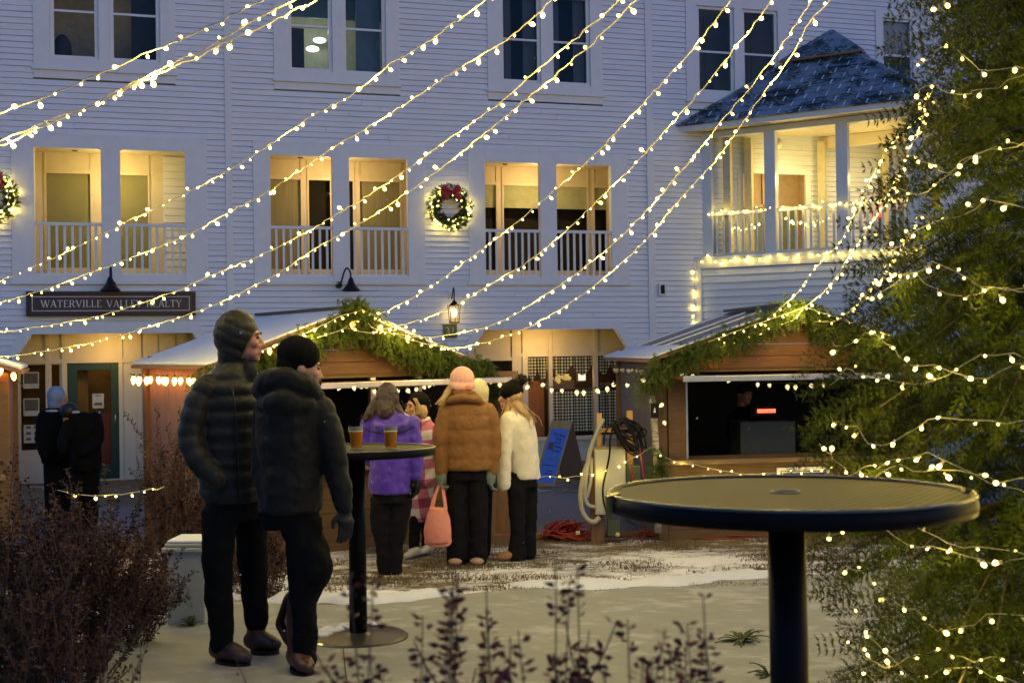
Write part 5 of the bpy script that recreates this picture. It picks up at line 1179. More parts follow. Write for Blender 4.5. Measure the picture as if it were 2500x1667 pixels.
# ================================================================== utility pedestal
pb = gp(447, 1530); pb = Vector((pb.x, pb.y+.15, G(pb.y))); s_ = FPX/pb.y
T = thing('utility_pedestal', 'small pale grey utility pedestal with snow on its lid left of the hooded man', 'utility box', pb, math.radians(-3))
Mpd = mat('faded_grey_green_plastic', (.36,.37,.33), .6, (.27,.28,.25), 4, .5, .2)
H_ = .49; m = MB(); m.box(-.10,.14,-.13,.13,0,H_-.02); m.build('body', Mpd, T, bevel=.012)
m = MB(); m.box(-.125,.165,-.155,.155,H_-.03,H_+.0); m.box(-.11,.15,-.14,.14,H_,H_+.025); m.build('lid', Mpd, T, bevel=.008)
m = MB(); m.box(-.10,.14,-.13,.13,H_+.026,H_+.042); m.build('lid_snow', M_snow, T, bevel=.008)
m = MB(); m.tube(catmull([(-.03,-.132,.20),(0,-.133,.27),(.04,-.132,.22),(.0,-.133,.17),(.06,-.132,.12),(.03,-.133,.2)], 6), .002, 4); m.build('scratch_marks', mat('grey_scuff', (.18,.18,.16), .8), T)
# ================================================================== utility post with electrical panel
D_ = 11.15; A_ = lambda px, py, dy=0: at(px, py, D_+dy)
ub = A_(1460, 1322); T = thing('utility_post', 'timber utility post with cross bar and grey electrical panel', 'utility post', (ub.x, ub.y, G(ub.y)), 0)
def wb(mb, name, m_, **k): return mb.build(name, m_, T, world=True, **k)
m = MB(); m.bar(A_(1459,1330), A_(1456,1098), .135, .13, up=(0,1,0)); wb(m, 'post', M_ply, bevel=.006)
m = MB(); m.bar(A_(1463,1098), A_(1463,1008), .05, .05, up=(0,1,0)); m.bar(A_(1538,1150), A_(1537,1002), .06, .05, up=(0,1,0)); m.bar(A_(1462,1050,-.05), A_(1535,1050,-.05), .06, .04, up=(0,0,1)); m.bar(A_(1440,1095,-.06), A_(1530,1095,-.06), .05, .035, up=(0,0,1)); wb(m, 'cross_frame', M_lum, bevel=.004)
Mp = mat('beige_grey_panel_paint', (.46,.46,.36), .45, (.38,.385,.30), 4, .4)
m = MB(); c = A_(1489,1175,-.12); hw = pm(37,D_); hh = pm(78,D_); m.box(c.x-hw, c.x+hw, c.y-.05, c.y+.06, c.z-hh, c.z+hh); wb(m, 'electrical_panel', Mp, bevel=.006)
m = MB(); m.box(c.x-hw+.01, c.x+hw-.01, c.y-.058, c.y-.051, c.z-hh+.02, c.z+hh-.02); wb(m, 'panel_door', Mp, bevel=.003)
m = MB(); c2 = A_(1545,1160,-.1); m.box(c2.x-.07,c2.x+.07,c2.y-.04,c2.y+.05,c2.z-.12,c2.z+.10); wb(m, 'outlet_box', mat('olive_outlet_box', (.05,.07,.04), .5), bevel=.004); m = MB(); c2 = A_(1498,1288,-.1); m.box(c2.x-.06,c2.x+.06,c2.y-.04,c2.y+.05,c2.z-.08,c2.z+.09); wb(m, 'outlet_box', MATS['olive_outlet_box'], bevel=.004)
gc = mat('grey_conduit', (.34,.33,.29), .5)
for P, r_ in (([(1473,1022),(1455,1062),(1441,1100),(1432,1150),(1428,1200),(1434,1230),(1452,1238)], .022), ([(1441,1115),(1425,1160),(1418,1200),(1420,1240),(1432,1265),(1450,1274),(1464,1262)], .026), ([(1444,1118),(1443,1165),(1438,1195),(1432,1215)], .018)):
    m = MB(); m.tube(catmull([A_(x, y, -.16) for x, y in P], 8), r_, 10); wb(m, 'conduit', gc, smooth=True)
T = thing('cable_coil', 'thick coil of black cable slung over the timber cross bar', 'cable', A_(1520,1040,-.1), 0); r = random.Random(5); m = MB()
for i in range(13):
    x0, x1 = 1492+r.uniform(-6,8), 1545+r.uniform(-14,26); y1 = 1085+r.uniform(-20,25); P = [(1500+r.uniform(-5,10),1040+r.uniform(-12,8)),(1520+r.uniform(-8,8),1022+r.uniform(-3,8)),(x1-8,1045+r.uniform(-8,8)),(x1+8,y1-14),(x1,y1),(x1-22,y1-16),(1508+r.uniform(-6,6),1056+r.uniform(-8,10)),(1500,1040+r.uniform(-12,8))]
    m.tube(catmull([A_(x, y, -.14-.012*i+r.uniform(-.01,.01)) for x, y in P], 7), .009, 6)
m.build('coil', M_black, T, smooth=True, world=True)
m = MB(); m.tube(catmull([A_(x, y, -.24) for x, y in [(1500,1030),(1490,1070),(1488,1110),(1480,1150),(1472,1190),(1474,1225),(1482,1252)]], 8), .010, 8); m.build('hanging_cable', M_black, T, smooth=True, world=True)
m = MB(); m.tube(catmull([A_(x, y, -.2) for x, y in [(1496,1032),(1484,1045),(1476,1060),(1474,1085)]], 8), .010, 8); m.build('hanging_cable', M_black, T, smooth=True, world=True)
# red extension cords
M_red = mat('red_extension_cord', (.28,.018,.012), .45)
def cordpile(label, pts, seed, n, yk=.05):
    r = random.Random(seed); b = gp(pts[0][0], pts[0][1]); T = thing('extension_cord', label, 'cord', b, 0, 'red extension cords'); m = MB()
    for k in range(n):
        P = []
        for i in range(r.randint(6,9)):
            px = r.uniform(pts[0][0], pts[1][0]); u = (px-pts[0][0])/(pts[1][0]-pts[0][0]); hmax = pts[2]*(.35+.65*math.sin(max(.0,min(1,u))*2.6)); y = gp(px, 1316).y-.05; P.append(Vector((at(px,1300,y).x, y+r.uniform(-.16,.14), G(y)+.012+r.random()*hmax)))
        m.tube(catmull(P, 8), .0075, 5)
    m.build('cord', M_red, T, smooth=True, world=True); return T
cordpile('tangled pile of red extension cords between the white jacket and the utility post', ((1322,1322),(1440,1322),.20), 4, 11)
T = thing('extension_cord', 'red extension cord running along the ground past the utility post to the right', 'cord', gp(1480,1318), 0, 'red extension cords')
m = MB(); 
for P in ([(1480,1322),(1530,1310),(1570,1296),(1600,1306),(1680,1304),(1760,1306),(1850,1306),(1960,1310)], [(1545,1320),(1565,1300),(1580,1290),(1565,1318),(1590,1300),(1650,1310)], [(1560,1240),(1575,1285),(1600,1300),(1700,1309),(1830,1311)]):
    m.tube(catmull([gp(x, min(1322, max(1312, y+8)))+Vector((0,0,.008+max(0,(1312-y))*.0035)) for x, y in P], 8), .007, 5)
m.build('cord', M_red, T, smooth=True, world=True)
T = thing('extension_cord', 'red cords dangling from the panel beside the birch pole', 'cord', A_(1560,1120), 0, 'red extension cords'); m = MB()
for P in ([(1562,1088),(1567,1130),(1572,1170),(1578,1200)], [(1538,1140),(1546,1170),(1556,1198)], [(1550,1150),(1544,1180),(1540,1200)]): m.tube(catmull([A_(x, y, -.2) for x, y in P], 6), .007, 5)
m.build('cord', M_red, T, smooth=True, world=True)
for i, (px, py) in enumerate(((1411,1300),(1508,1304))):
    q = at(px, py, 11.0); T = thing('cord_tag', ['yellow and white tag on the red cord pile','yellow and white tag lying right of the timber post'][i], 'tag', q, 0, 'cord tags'); m = MB(); M_ = Matrix.Rotation(.5*i-.1,4,'Y'); m.box(-.02,.02,-.003,.0,-.018,.018,M_); m.build('tag_sheet', mat('white_tag', (.6,.58,.5), .6), T); m = MB(); m.box(-.018,.018,-.0045,-.0035,-.016,.004,M_); m.build('yellow_print', mat('yellow_tag_print', (.6,.45,.03), .6), T)
# ================================================================== sandwich board
gr_ = 18.1
TL, TR, BL_, BR_ = at(1349,1027,gr_+.45), at(1398,1028,gr_+.75), at(1303,1183,gr_-.15), at(1352,1190,gr_+.10)
RL, RR = at(1372,1165,gr_+.75), at(1432,1176,gr_+1.1)
T = thing('sandwich_board', 'folding yellow framed sandwich board with a bright blue poster', 'sign', ((BL_.x+BR_.x)/2, (BL_.y+BR_.y)/2, G(gr_)), 0)
Mfr = mat('yellow_stained_wood', (.38,.24,.05), .55, (.27,.16,.035), 6, .5)
def quadplate(mb, a, b, c, d, th=.02):
    n = (b-a).cross(d-a).normalized(); n = -n if n.y > 0 else n; mb._q([a,b,c,d,a-n*th,b-n*th,c-n*th,d-n*th], [(0,1,2,3),(7,6,5,4),(0,4,5,1),(1,5,6,2),(2,6,7,3),(3,7,4,0)]); return n
m = MB(); nrm = quadplate(m, BL_, BR_, TR, TL); m.build('front_panel', Mfr, T, world=True)
m = MB(); quadplate(m, RL, RR, TR+Vector((0,.02,0)), TL+Vector((0,.02,0))); m.build('rear_panel', mat('brown_board_back', (.12,.065,.025), .7), T, world=True)
def sb(u, v, off=.003):  # board coordinates, u across, v up
    return (BL_.lerp(BR_, u)).lerp(TL.lerp(TR, u), v)+nrm*off
m = MB(); m.poly([sb(.06,.05),sb(.90,.05),sb(.93,.88),sb(.06,.88)]); m.build('poster', mat('bright_blue_poster', (.035,.15,.55), .5, (.03,.12,.46), 6, .4), T, world=True)
m = MB()
def line(u0, u1, v, h=.008):
    m.poly([sb(u0,v-h,.006),sb(u1,v-h,.006),sb(u1,v+h,.006),sb(u0,v+h,.006)])
for (u0,u1,v) in ((.12,.82,.31),(.40,.72,.23),(.38,.70,.19)): line(u0,u1,v,.007)
m.build('fine_print', mat('deep_blue_ink', (.008,.02,.09), .5), T, world=True)
rb = random.Random(9)
def boardtext(txt, u, v, size):
    me = font_mesh(txt, size, MATS['deep_blue_ink'], .001); ex = (BR_-BL_).normalized(); ez = (TL-BL_).normalized(); ez = (ez-ex*ez.dot(ex)).normalized(); o = sb(u, v, .006); nn = ex.cross(ez)
    me.transform(Matrix(((ex.x,ez.x,nn.x,o.x),(ex.y,ez.y,nn.y,o.y),(ex.z,ez.z,nn.z,o.z),(0,0,0,1)))); add('lettering', me, T, world=True)
for tx, u, v in (('The Best', .55,.76),('Polo',.58,.695),('And',.58,.64),('Turkey',.60,.58),('Soups',.60,.52)): boardtext(tx, u, v, .075)
m = MB()
for (cu, cv, rr) in ((.60,.43,.115),(.30,.41,.10)):
    P = [sb(cu+rr*1.0*math.cos(a), cv+rr*.36*math.sin(a), .008) for a in np.linspace(0, 6.283, 20)]; m.tube(P, .004, 4)
m.build('drawn_bowls', mat('pale_blue_chalk', (.25,.38,.6), .7), T, world=True)
m = MB(); m.poly([sb(.14,.55,.007),sb(.40,.55,.007),sb(.38,.67,.007),sb(.16,.66,.007)]); m.build('picture', mat('dark_red_picture', (.09,.03,.06), .6, (.03,.03,.10), 20, .3), T, world=True)
m = MB(); m.bar(sb(0,0,.01), sb(1,0,.01), .03, .05); m.build('foot_rail', Mfr, T, world=True)
# ================================================================== people
class Blob(MB):
    """closed primitives merged by a voxel remesh into one continuous skin"""
    def limb(s, pts, rads, n=14, sub=6, quilt=None):
        P = catmull(pts, sub); k = len(pts)-1; rr = []
        L = [0]
        for a, b in zip(P, P[1:]): L.append(L[-1]+(b-a).length)
        for i in range(len(P)):
            t = min(i/sub, k-1e-6); j = int(t); f = t-j; f = f*f*(3-2*f); a, b = rads[j], rads[j+1]
            if isinstance(a, tuple): v = (a[0]+(b[0]-a[0])*f, a[1]+(b[1]-a[1])*f)
            else: v = a+(b-a)*f
            if quilt:
                q = 1+quilt[1]*(abs(math.sin(math.pi*L[i]/quilt[0]))**.55-.6); v = tuple(x*q for x in v) if isinstance(v, tuple) else v*q
            rr.append(v)
        s.tube(P, rr, n)
        e0, e1 = rr[0], rr[-1]
        for c, e in ((P[0], e0), (P[-1], e1)):
            r0 = min(e) if isinstance(e, tuple) else e; s.ell(c, (r0*.98,)*3, nu=12, nv=8)
        return s
    def body(s, rings, n=36, quilt=None, z0=0):
        """horizontal rings (x,y,z,rx,ry), interpolated smoothly"""
        Q = catmull([Vector((r[0], r[1], r[2])) for r in rings], 8); A = catmull([Vector((r[3], r[4], 0)) for r in rings], 8); out = []
        for p, a in zip(Q, A):
            k = 1
            if quilt: k = 1+quilt[1]*(abs(math.sin(math.pi*(p.z-z0)/quilt[0]))**.55-.6)
            out.append((p.x, p.y, p.z, max(.004, a.x*k), max(.004, a.y*k)))
        if out[0][2] > out[-1][2]: out = out[::-1]
        s.loft(out, n); return s
    def skin(s, name, m_, parent, voxel=.012, smooth=4, folds=0, fsize=.12, label=None, extra=None, world=True):
        me = s.mesh(name, m_); o = bpy.data.objects.new(name, me); COL.objects.link(o)
        r = o.modifiers.new('r', 'REMESH'); r.mode = 'VOXEL'; r.voxel_size = voxel; r.use_smooth_shade = True
        sm = o.modifiers.new('s', 'SMOOTH'); sm.iterations = smooth; sm.factor = .5
        if folds:
            tx = bpy.data.textures.new('fold', 'CLOUDS'); tx.noise_scale = fsize; tx.noise_depth = 2
            d = o.modifiers.new('d', 'DISPLACE'); d.texture = tx; d.strength = folds*1.9; d.mid_level = .5; d.texture_coords = 'GLOBAL'
            tx2 = bpy.data.textures.new('fold2', 'STUCCI'); tx2.noise_scale = fsize*.45; tx2.turbulence = 8
            d2 = o.modifiers.new('d2', 'DISPLACE'); d2.texture = tx2; d2.strength = folds*.28; d2.mid_level = .5; d2.texture_coords = 'GLOBAL'
        dg = bpy.context.evaluated_depsgraph_get(); dg.update(); m2 = bpy.data.meshes.new_from_object(o.evaluated_get(dg)); bpy.data.objects.remove(o); bpy.data.meshes.remove(me)
        m2.materials.clear()
        for k in (m_ if isinstance(m_, (list, tuple)) else [m_]): m2.materials.append(k)
        m2.name = name; m2.polygons.foreach_set('use_smooth', [True]*len(m2.polygons)); m2.polygons.foreach_set('material_index', [0]*len(m2.polygons))
        if parent is None: return m2
        return add(name, m2, parent, world=world, label=label)
def skinmat(name, c):
    m = mat(name, c, .5, tuple(x*.86 for x in c), 14, .5, .08, 120, spec=.35); b = m.node_tree.nodes['Principled BSDF']; b.inputs['Subsurface Weight'].default_value = .12; b.inputs['Subsurface Radius'].default_value = (.5,.2,.1); b.inputs['Subsurface Scale'].default_value = .02; return m
M_skin = skinmat('fair_skin', (.50,.27,.18)); M_skin2 = skinmat('ruddy_skin', (.46,.22,.14))
M_eye = mat('eye_dark', (.02,.015,.012), .15); M_brow = mat('eyebrow_hair', (.10,.06,.035), .8)
M_denim = mat('black_denim', (.008,.008,.010), .85, (.004,.004,.005), 12, .5, .3, 90, spec=.12)
def head(b, c, f, up=(0,0,1), k=1.0, man=False):
    """add head, face and neck to blob b; c skull centre, f facing"""
    f = Vector(f).normalized(); up = Vector(up); up = (up-f*up.dot(f)).normalized(); r = f.cross(up)
    M = Matrix((( f.x, r.x, up.x),( f.y, r.y, up.y),( f.z, r.z, up.z)))
    P = lambda x, y, z: c+(M @ Vector((x, y, z)))*k
    E = lambda x, y, z, a, b_, d: b.ell(P(x,y,z), (a*k, b_*k, d*k), M.to_4x4().to_3x3(), 14, 10)
    E(-.012,0,.012,.093,.075,.108); E(.028,0,-.055,.062,.056,.062); E(.030,0,.0,.062,.062,.075)
    E(.074,0,-.101,.022,.026,.019); E(.045,0,-.088,.045,.040,.026)
    b.limb([P(.084,0,.018), P(.098,0,-.008), P(.113,0,-.034)], [.0075*k,.009*k,.0125*k], 10, 3)
    for s in (-1, 1):
        E(.099,s*.012,-.040,.011,.009,.009); E(.066,s*.036,-.022,.026,.024,.026); E(.078,s*.030,.028,.014,.024,.009); E(-.008,s*.077,-.012,.020,.010,.032); E(.055,s*.03,-.07,.03,.02,.03)
    E(.092,0,-.062,.012,.024,.0075); E(.089,0,-.076,.012,.020,.0075); E(.085,0,-.05,.014,.02,.012)
    b.limb([P(-.018,0,-.05), P(-.022,0,-.13), P(-.030,0,-.21)], [.056*k,.054*k,.065*k], 14, 4)
    return P, M
def face_bits(parent, P, M, k=1.0):
    m = MB()
    for s in (-1, 1): m.ell(P(.0835, s*.031, .006), (.010*k,.013*k,.0065*k), M, 10, 8)
    m.build('eyes', M_eye, parent, smooth=True, world=True)
    m = MB()
    for s in (-1, 1): m.tube([P(.094, s*.014, .027), P(.094, s*.030, .032), P(.082, s*.046, .027)], .0038*k, 6)
    m.build('eyebrows', M_brow, parent, smooth=True, world=True)
    m = MB(); m.ell(P(.1025,0,-.0665), (.004*k,.021*k,.0028*k), M, 10, 6); m.build('mouth', mat('lip_shadow', (.25,.08,.07), .5), parent, smooth=True, world=True)
def hand(b, w, d, side, size=1.0, curl=.5, palm=None):
    """glove or hand: w wrist, d pointing direction of fingers, side = direction across the knuckles towards the thumb"""
    d = Vector(d).normalized(); s = Vector(side); s = (s-d*s.dot(d)).normalized(); n = d.cross(s)
    if palm is not None and n.dot(Vector(palm)) < 0: n = -n
    z = size
    b.limb([w, w+d*.045*z, w+d*.085*z], [(.024*z,.018*z),(.036*z,.017*z),(.038*z,.015*z)], 12, 3)
    b.ell(w+d*.06*z, (.04*z,.04*z,.026*z), None, 12, 8)
    for i, (off, L) in enumerate(((.028,.072),(.010,.080),(-.009,.075),(-.027,.060))):
        k0 = w+d*.088*z+s*off*z; a1, a2, a3 = curl*.5, curl*1.1, curl*1.7
        p1 = k0+(d*math.cos(a1)+n*math.sin(a1))*L*.45*z; p2 = p1+(d*math.cos(a2)+n*math.sin(a2))*L*.32*z; p3 = p2+(d*math.cos(a3)+n*math.sin(a3))*L*.23*z
        b.limb([k0-d*.02*z, k0, p1, p2, p3], [.0095*z,.0098*z,.0092*z,.0085*z,.0072*z], 8, 3)
    t0 = w+d*.03*z+s*.026*z; t1 = t0+(s*.75+d*.6).normalized()*.034*z+n*.006*z; t2 = t1+(d*.95+s*.15+n*.2).normalized()*.030*z
    b.limb([t0, t1, t2], [.013*z,.0115*z,.009*z], 8, 3)
def blimb(b, pts, rads, *a):
    b.limb(pts, [min(x, .034) if not isinstance(x, tuple) else x for x in rads], *a)
class Fig:
    """one person; pixel based helper keeps the pose faithful, depth offsets make it solid"""
    def __init__(s, label, D, foot, group=None):
        s.D = D; s.k = D/FPX; s.base = at(foot[0], foot[1], D); s.base = Vector((s.base.x, D, G(D)+.010)); s.label = label
        s.B = Blob(); s.root = None
    def A(s, px, py, dy=0): 
        v = at(px, py, s.D); v.y += dy; return v
    def r(s, p): return p*s.k
    def ring(s, px, py, dy, rpx, ry): v = s.A(px, py, dy); return (v.x, v.y, v.z, s.r(rpx), ry)
    def make_body(s, m_, voxel=.009):
        me = s.B.skin('person', m_, None, voxel, 3); W = Matrix.Translation(s.base); me.transform(W.inverted())
        o = link(bpy.data.objects.new('person', me)); o.location = s.base; WM[o.name] = W; tag(o, s.label, 'person'); s.root = o; return o
def bootf(b, heel, toe, h=.10, w=.048, ankle=True):
    heel, toe = Vector(heel), Vector(toe); d = (toe-heel)
    b.limb([heel+Vector((0,0,w)), heel+d*.45+Vector((0,0,w*.95)), heel+d*.8+Vector((0,0,w*.72)), toe+Vector((0,0,w*.6))], [(w,w),(w,w),(w*.98,w*.72),(w*.75,w*.52)], 12, 4)
    if ankle: b.limb([heel+d*.18+Vector((0,0,w*.8)), heel+d*.16+Vector((0,0,h+.05))], [w*1.02, w*1.02], 12, 3)
def soles(parent, pairs, m_, w=.05):
    m = MB()
    for heel, toe in pairs:
        heel, toe = Vector(heel), Vector(toe); d = toe-heel; L = d.length; d.normalize(); sd = Vector((-d.y, d.x, 0)); pts = []
        for a in np.linspace(0, 6.283, 20, endpoint=False): ca, sa = math.cos(a), math.sin(a); pts.append(heel+d*(L*.5+L*.56*ca)+sd*(w*sa*(1.0+.12*ca))+Vector((0,0,.0)))
        m.poly(pts, .026, (0,0,1))
        m.build('sole', m_, parent, world=True); m = MB()

def puffmat(name, c, c2=None, rough=.45, nscale=18, sheen=.05, bump=.35): return mat(name, c, rough, c2 or tuple(x*.75 for x in c), nscale, .4, bump, 35, sheen=sheen, spec=.16)

# ---- 1 the hooded man -------------------------------------------------------
F1 = Fig('tall man in a hooded black puffer jacket with hand in pocket, facing right', 5.86, (575, 1612)); A = F1.A; r = F1.r
b = F1.B
hc = A(590, 826, .0); P1h, M1h = head(b, hc, (1, .10, -.05), k=1.05)
b.body([F1.ring(572,1255,0,44,.08), F1.ring(560,1100,0,52,.10), F1.ring(558,960,0,56,.12), F1.ring(565,905,0,22,.06)], 20)
for pts in (([(545,1230),(545,1400),(555,1560)], -.07), ([(600,1230),(604,1400),(610,1500)], .125)): blimb(b, [A(x, y, pts[1]) for x, y in pts[0]], [.08,.055,.04], 12, 4)
blimb(b, [A(520,940,-.1), A(500,1000,-.14), A(490,1050,-.16)], [.034,.034,.03], 10, 4)
R1 = F1.make_body(M_skin2); face_bits(R1, P1h, M1h, 1.07)
olv = puffmat('black_olive_down_nylon', (.024,.023,.019), (.012,.0115,.0095))
j = Blob(); q = (.078, .13)
j.body([F1.ring(570,1222,.0,70,.150), F1.ring(566,1205,0,75,.16), F1.ring(563,1100,0,75,.165), F1.ring(560,1010,0,78,.17), F1.ring(558,950,0,74,.16), F1.ring(560,915,0,52,.125), F1.ring(572,885,0,32,.085)], 44, q)
# near arm with hand in pocket, far arm
j.limb([A(522,935,-.10), A(498,990,-.14), A(488,1055,-.16), A(505,1110,-.19), A(552,1160,-.19)], [(.078,.066),(.072,.066),(.066,.064),(.060,.060),(.052,.050)], 18, 9, (.075,.16))
j.limb([A(592,930,.13), A(606,1000,.18), A(612,1070,.17), A(600,1150,.10)], [.075,.07,.065,.058], 16, 8, (.075,.14))
j.skin('jacket', olv, R1, .008, 2, .006, .10)
# hood: shell open at the face
hd = Blob()
for t in np.linspace(0, 1, 9):
    pass
hc2 = hc+Vector((-.012,0,.008))
hd.ell(hc2+Vector((-.018,0,.010)), (.120,.108,.138)); hd.ell(hc2+Vector((-.030,0,-.075)), (.086,.095,.100)); hd.limb([A(566,890,0), A(564,915,0)], [.082,.098], 20, 3)
hme = hd.skin('hood', olv, None, .008, 3)
def cut_face(me, c, f, half_w, zmin, zmax, xcut, mats_):
    """open the front of a hood: remove vertices in front of a slanted plane"""
    bm = bmesh.new(); bm.from_mesh(me); kill = [v for v in bm.verts if xcut(v.co-c)]
    bmesh.ops.delete(bm, geom=kill, context='VERTS'); bm.to_mesh(me); bm.free()
def xc(p):
    front = p.x > .056+.50*(p.z+.02) if p.z > -.10 else p.x > .030
    return front and abs(p.y) < .088 and -.135 < p.z < .088
cut_face(hme, hc, None, 0, 0, 0, xc, None)
bm = bmesh.new(); bm.from_mesh(hme)
for v in bm.verts:      # diagonal quilting ridges
    p = v.co-hc; v.co += v.normal*.0055*(abs(math.sin(math.pi*(p.z+.45*p.x)/.058))**.5-.6)
bm.to_mesh(hme); bm.free()
ho = add('hood', hme, R1, world=True); so = ho.modifiers.new('thick', 'SOLIDIFY'); so.thickness = .012; so.offset = -1
c_ = Blob(); c_.limb([A(600,925,-.02), A(611,905,-.02), A(606,892,-.0)], [.05,.046,.036], 14, 4); c_.skin('scarf', mat('black_fleece', (.012,.012,.013), .9, bump=.4, bscale=90), R1, .008, 3, .006, .05)
m = MB(); m.tube([A(588,935,-.19), A(596,1000,-.192), A(600,1080,-.19), A(603,1205,-.185)], .005, 6); m.build('zipper', M_black, R1, smooth=True, world=True)
t = Blob(); t.body([F1.ring(572,1268,.0,66,.13), F1.ring(572,1215,0,64,.13), F1.ring(570,1180,0,62,.13)], 28)
t.limb([A(548,1240,-.07), A(543,1330,-.09), A(545,1440,-.09), A(550,1530,-.08), A(551,1560,-.08)], [(.110,.088),(.092,.080),(.074,.070),(.066,.064),(.064,.064)], 18, 6)
t.limb([A(598,1240,.10), A(602,1330,.12), A(606,1430,.13), A(612,1510,.13), A(614,1535,.13)], [(.100,.085),(.090,.078),(.074,.068),(.064,.060),(.060,.058)], 18, 6)
t.skin('trousers', mat('charcoal_work_trousers', (.007,.007,.0065), .85, (.004,.004,.004), 10, .5, .3, 60, spec=.1), R1, .010, 3, .012, .10)
brn = mat('dark_brown_leather', (.055,.026,.018), .45, (.03,.014,.010), 16, .5, .2, 60)
g0 = G(5.8)+.028
h1, t1 = Vector((A(540,1600).x, 5.80, g0)), Vector((A(622,1612).x, 5.70, g0)); h2, t2 = Vector((A(600,1580).x, 6.00, g0-.005)), Vector((A(665,1590).x, 5.98, g0-.005))
bt = Blob(); bootf(bt, h1, t1, .12, .052); bootf(bt, h2, t2, .12, .050); bt.skin('boots', brn, R1, .007, 2)
soles(R1, [(h1-Vector((0,0,.022)), t1-Vector((0,0,.022))), (h2-Vector((0,0,.022)), t2-Vector((0,0,.022)))], M_black, .055)

# ---- 2 the person in the beanie --------------------------------------------
F2 = Fig('person in a black beanie and black coat beside the bar table, seen from behind', 5.62, (735, 1640)); A = F2.A; b = F2.B
hc = A(735, 895, .0); P2h, M2h = head(b, hc, (.93, .30, -.20), k=1.0)
b.body([F2.ring(700,1240,0,60,.09), F2.ring(700,1100,0,56,.10), F2.ring(705,1000,0,60,.11), F2.ring(715,960,0,26,.06)], 20)
blimb(b, [A(740,1240,-.02), A(738,1430,-.03), A(745,1600,-.03)], [.08,.06,.045], 12, 4); blimb(b, [A(680,1240,.1), A(740,1390,.0), A(690,1540,.2)], [.08,.055,.04], 12, 4)
blimb(b, [A(800,1000,.0), A(826,1110,.0), A(846,1235,-.03)], [.05,.042,.032], 10, 4)
R2 = F2.make_body(M_skin); face_bits(R2, P2h, M2h)
blk = puffmat('matte_black_down', (.009,.009,.009), (.005,.005,.005), .6, 8)
j = Blob(); q = (.175, .035)
j.body([F2.ring(710,1247,0,74,.150), F2.ring(710,1232,0,78,.160), F2.ring(708,1130,0,76,.16), F2.ring(708,1050,0,82,.165), F2.ring(710,1000,0,86,.16), F2.ring(710,972,0,76,.14), F2.ring(712,948,0,46,.105)], 44, q)
j.limb([A(780,1000,-.01), A(800,1050,-.01), A(815,1120,-.01), A(832,1180,-.03), A(843,1232,-.05)], [(.080,.078),(.076,.074),(.068,.066),(.060,.058),(.050,.048)], 18, 8, (.16,.05))
j.limb([A(650,1000,.04), A(646,1060,.04), A(646,1130,.0), A(656,1200,-.04)], [.075,.070,.064,.056], 16, 8, (.16,.05))
j.limb([A(640,955,-.03), A(660,935,-.10), A(705,925,-.135), A(752,940,-.11), A(776,965,-.02)], [.050,.062,.066,.060,.040], 14, 6); j.limb([A(655,985,-.08), A(705,975,-.16), A(755,985,-.10)], [.05,.065,.05], 14, 5)
j.limb([A(650,940,.04), A(700,915,.10), A(760,935,.08)], [.05,.06,.045], 12, 5)
j.skin('coat', blk, R2, .009, 2, .012, .09)
bn = Blob(); up = Vector((.17,.06,.98)).normalized()
TM = Matrix.Rotation(math.radians(20), 3, 'Y'); bn.ell(hc+Vector((-.012,-.004,.062)), (.112,.100,.098), TM); bn.ell(hc+Vector((-.038,-.0,.012)), (.088,.096,.085), TM)
bme = bn.skin('beanie', mat('black_rib_knit', (.006,.006,.006), .95, bump=.6, bscale=120, stretch=(3,3,.4), spec=.1), None, .007, 3)
bo = add('beanie', bme, R2, world=True)
m = MB(); Bq = [hc+Vector((.095,-.06,.0)), hc+Vector((.1,0,.006)), hc+Vector((.095,.06,.0))]
t = Blob(); t.body([F2.ring(708,1290,.02,70,.13), F2.ring(706,1240,0,72,.135), F2.ring(704,1200,0,66,.13)], 28)
t.limb([A(742,1262,-.03), A(746,1340,-.05), A(744,1430,-.05), A(748,1520,-.05), A(748,1600,-.05)], [(.105,.086),(.086,.078),(.070,.066),(.064,.062),(.062,.062)], 18, 6)
t.limb([A(700,1262,.10), A(745,1320,.02), A(783,1378,-.08), A(752,1440,.04), A(708,1500,.18), A(680,1545,.26)], [(.105,.088),(.092,.086),(.076,.072),(.068,.066),(.060,.060),(.056,.056)], 18, 6)
t.skin('trousers', mat('black_ski_trousers', (.006,.006,.007), .85, (.0035,.0035,.004), 10, .5, .3, 60, spec=.1), R2, .010, 3, .014, .09)
g0 = G(5.6)+.028
h1, t1 = Vector((A(722,1635).x, 5.62, g0)), Vector((A(765,1640).x, 5.46, g0))
bt = Blob(); bootf(bt, h1, t1, .26, .052)
h2 = Vector((A(662,1540).x, 5.95, g0+.10)); t2 = Vector((A(700,1600).x, 5.86, g0)); bt.limb([h2+Vector((0,0,.03)), h2.lerp(t2,.5)+Vector((0,0,.03)), t2+Vector((0,0,.015))], [.05,.048,.032], 12, 4); bt.limb([h2+Vector((.0,0,.03)), h2+Vector((.05,.0,.16))], [.052,.055], 12, 3)
bt.skin('boots', mat('oxblood_boot_leather', (.065,.018,.014), .4, (.03,.010,.009), 16, .5, .2, 60), R2, .007, 2)
soles(R2, [(h1-Vector((0,0,.022)), t1-Vector((0,0,.022)))], M_black, .055)
gl = Blob(); hand(gl, A(846,1236,-.05), (.04,-.05,-1), (-.75,-.5,0), 1.12, .55, (-1,0,0)); gl.skin('glove', mat('black_glove_knit', (.012,.012,.013), .8, bump=.4, bscale=90), R2, .005, 1)

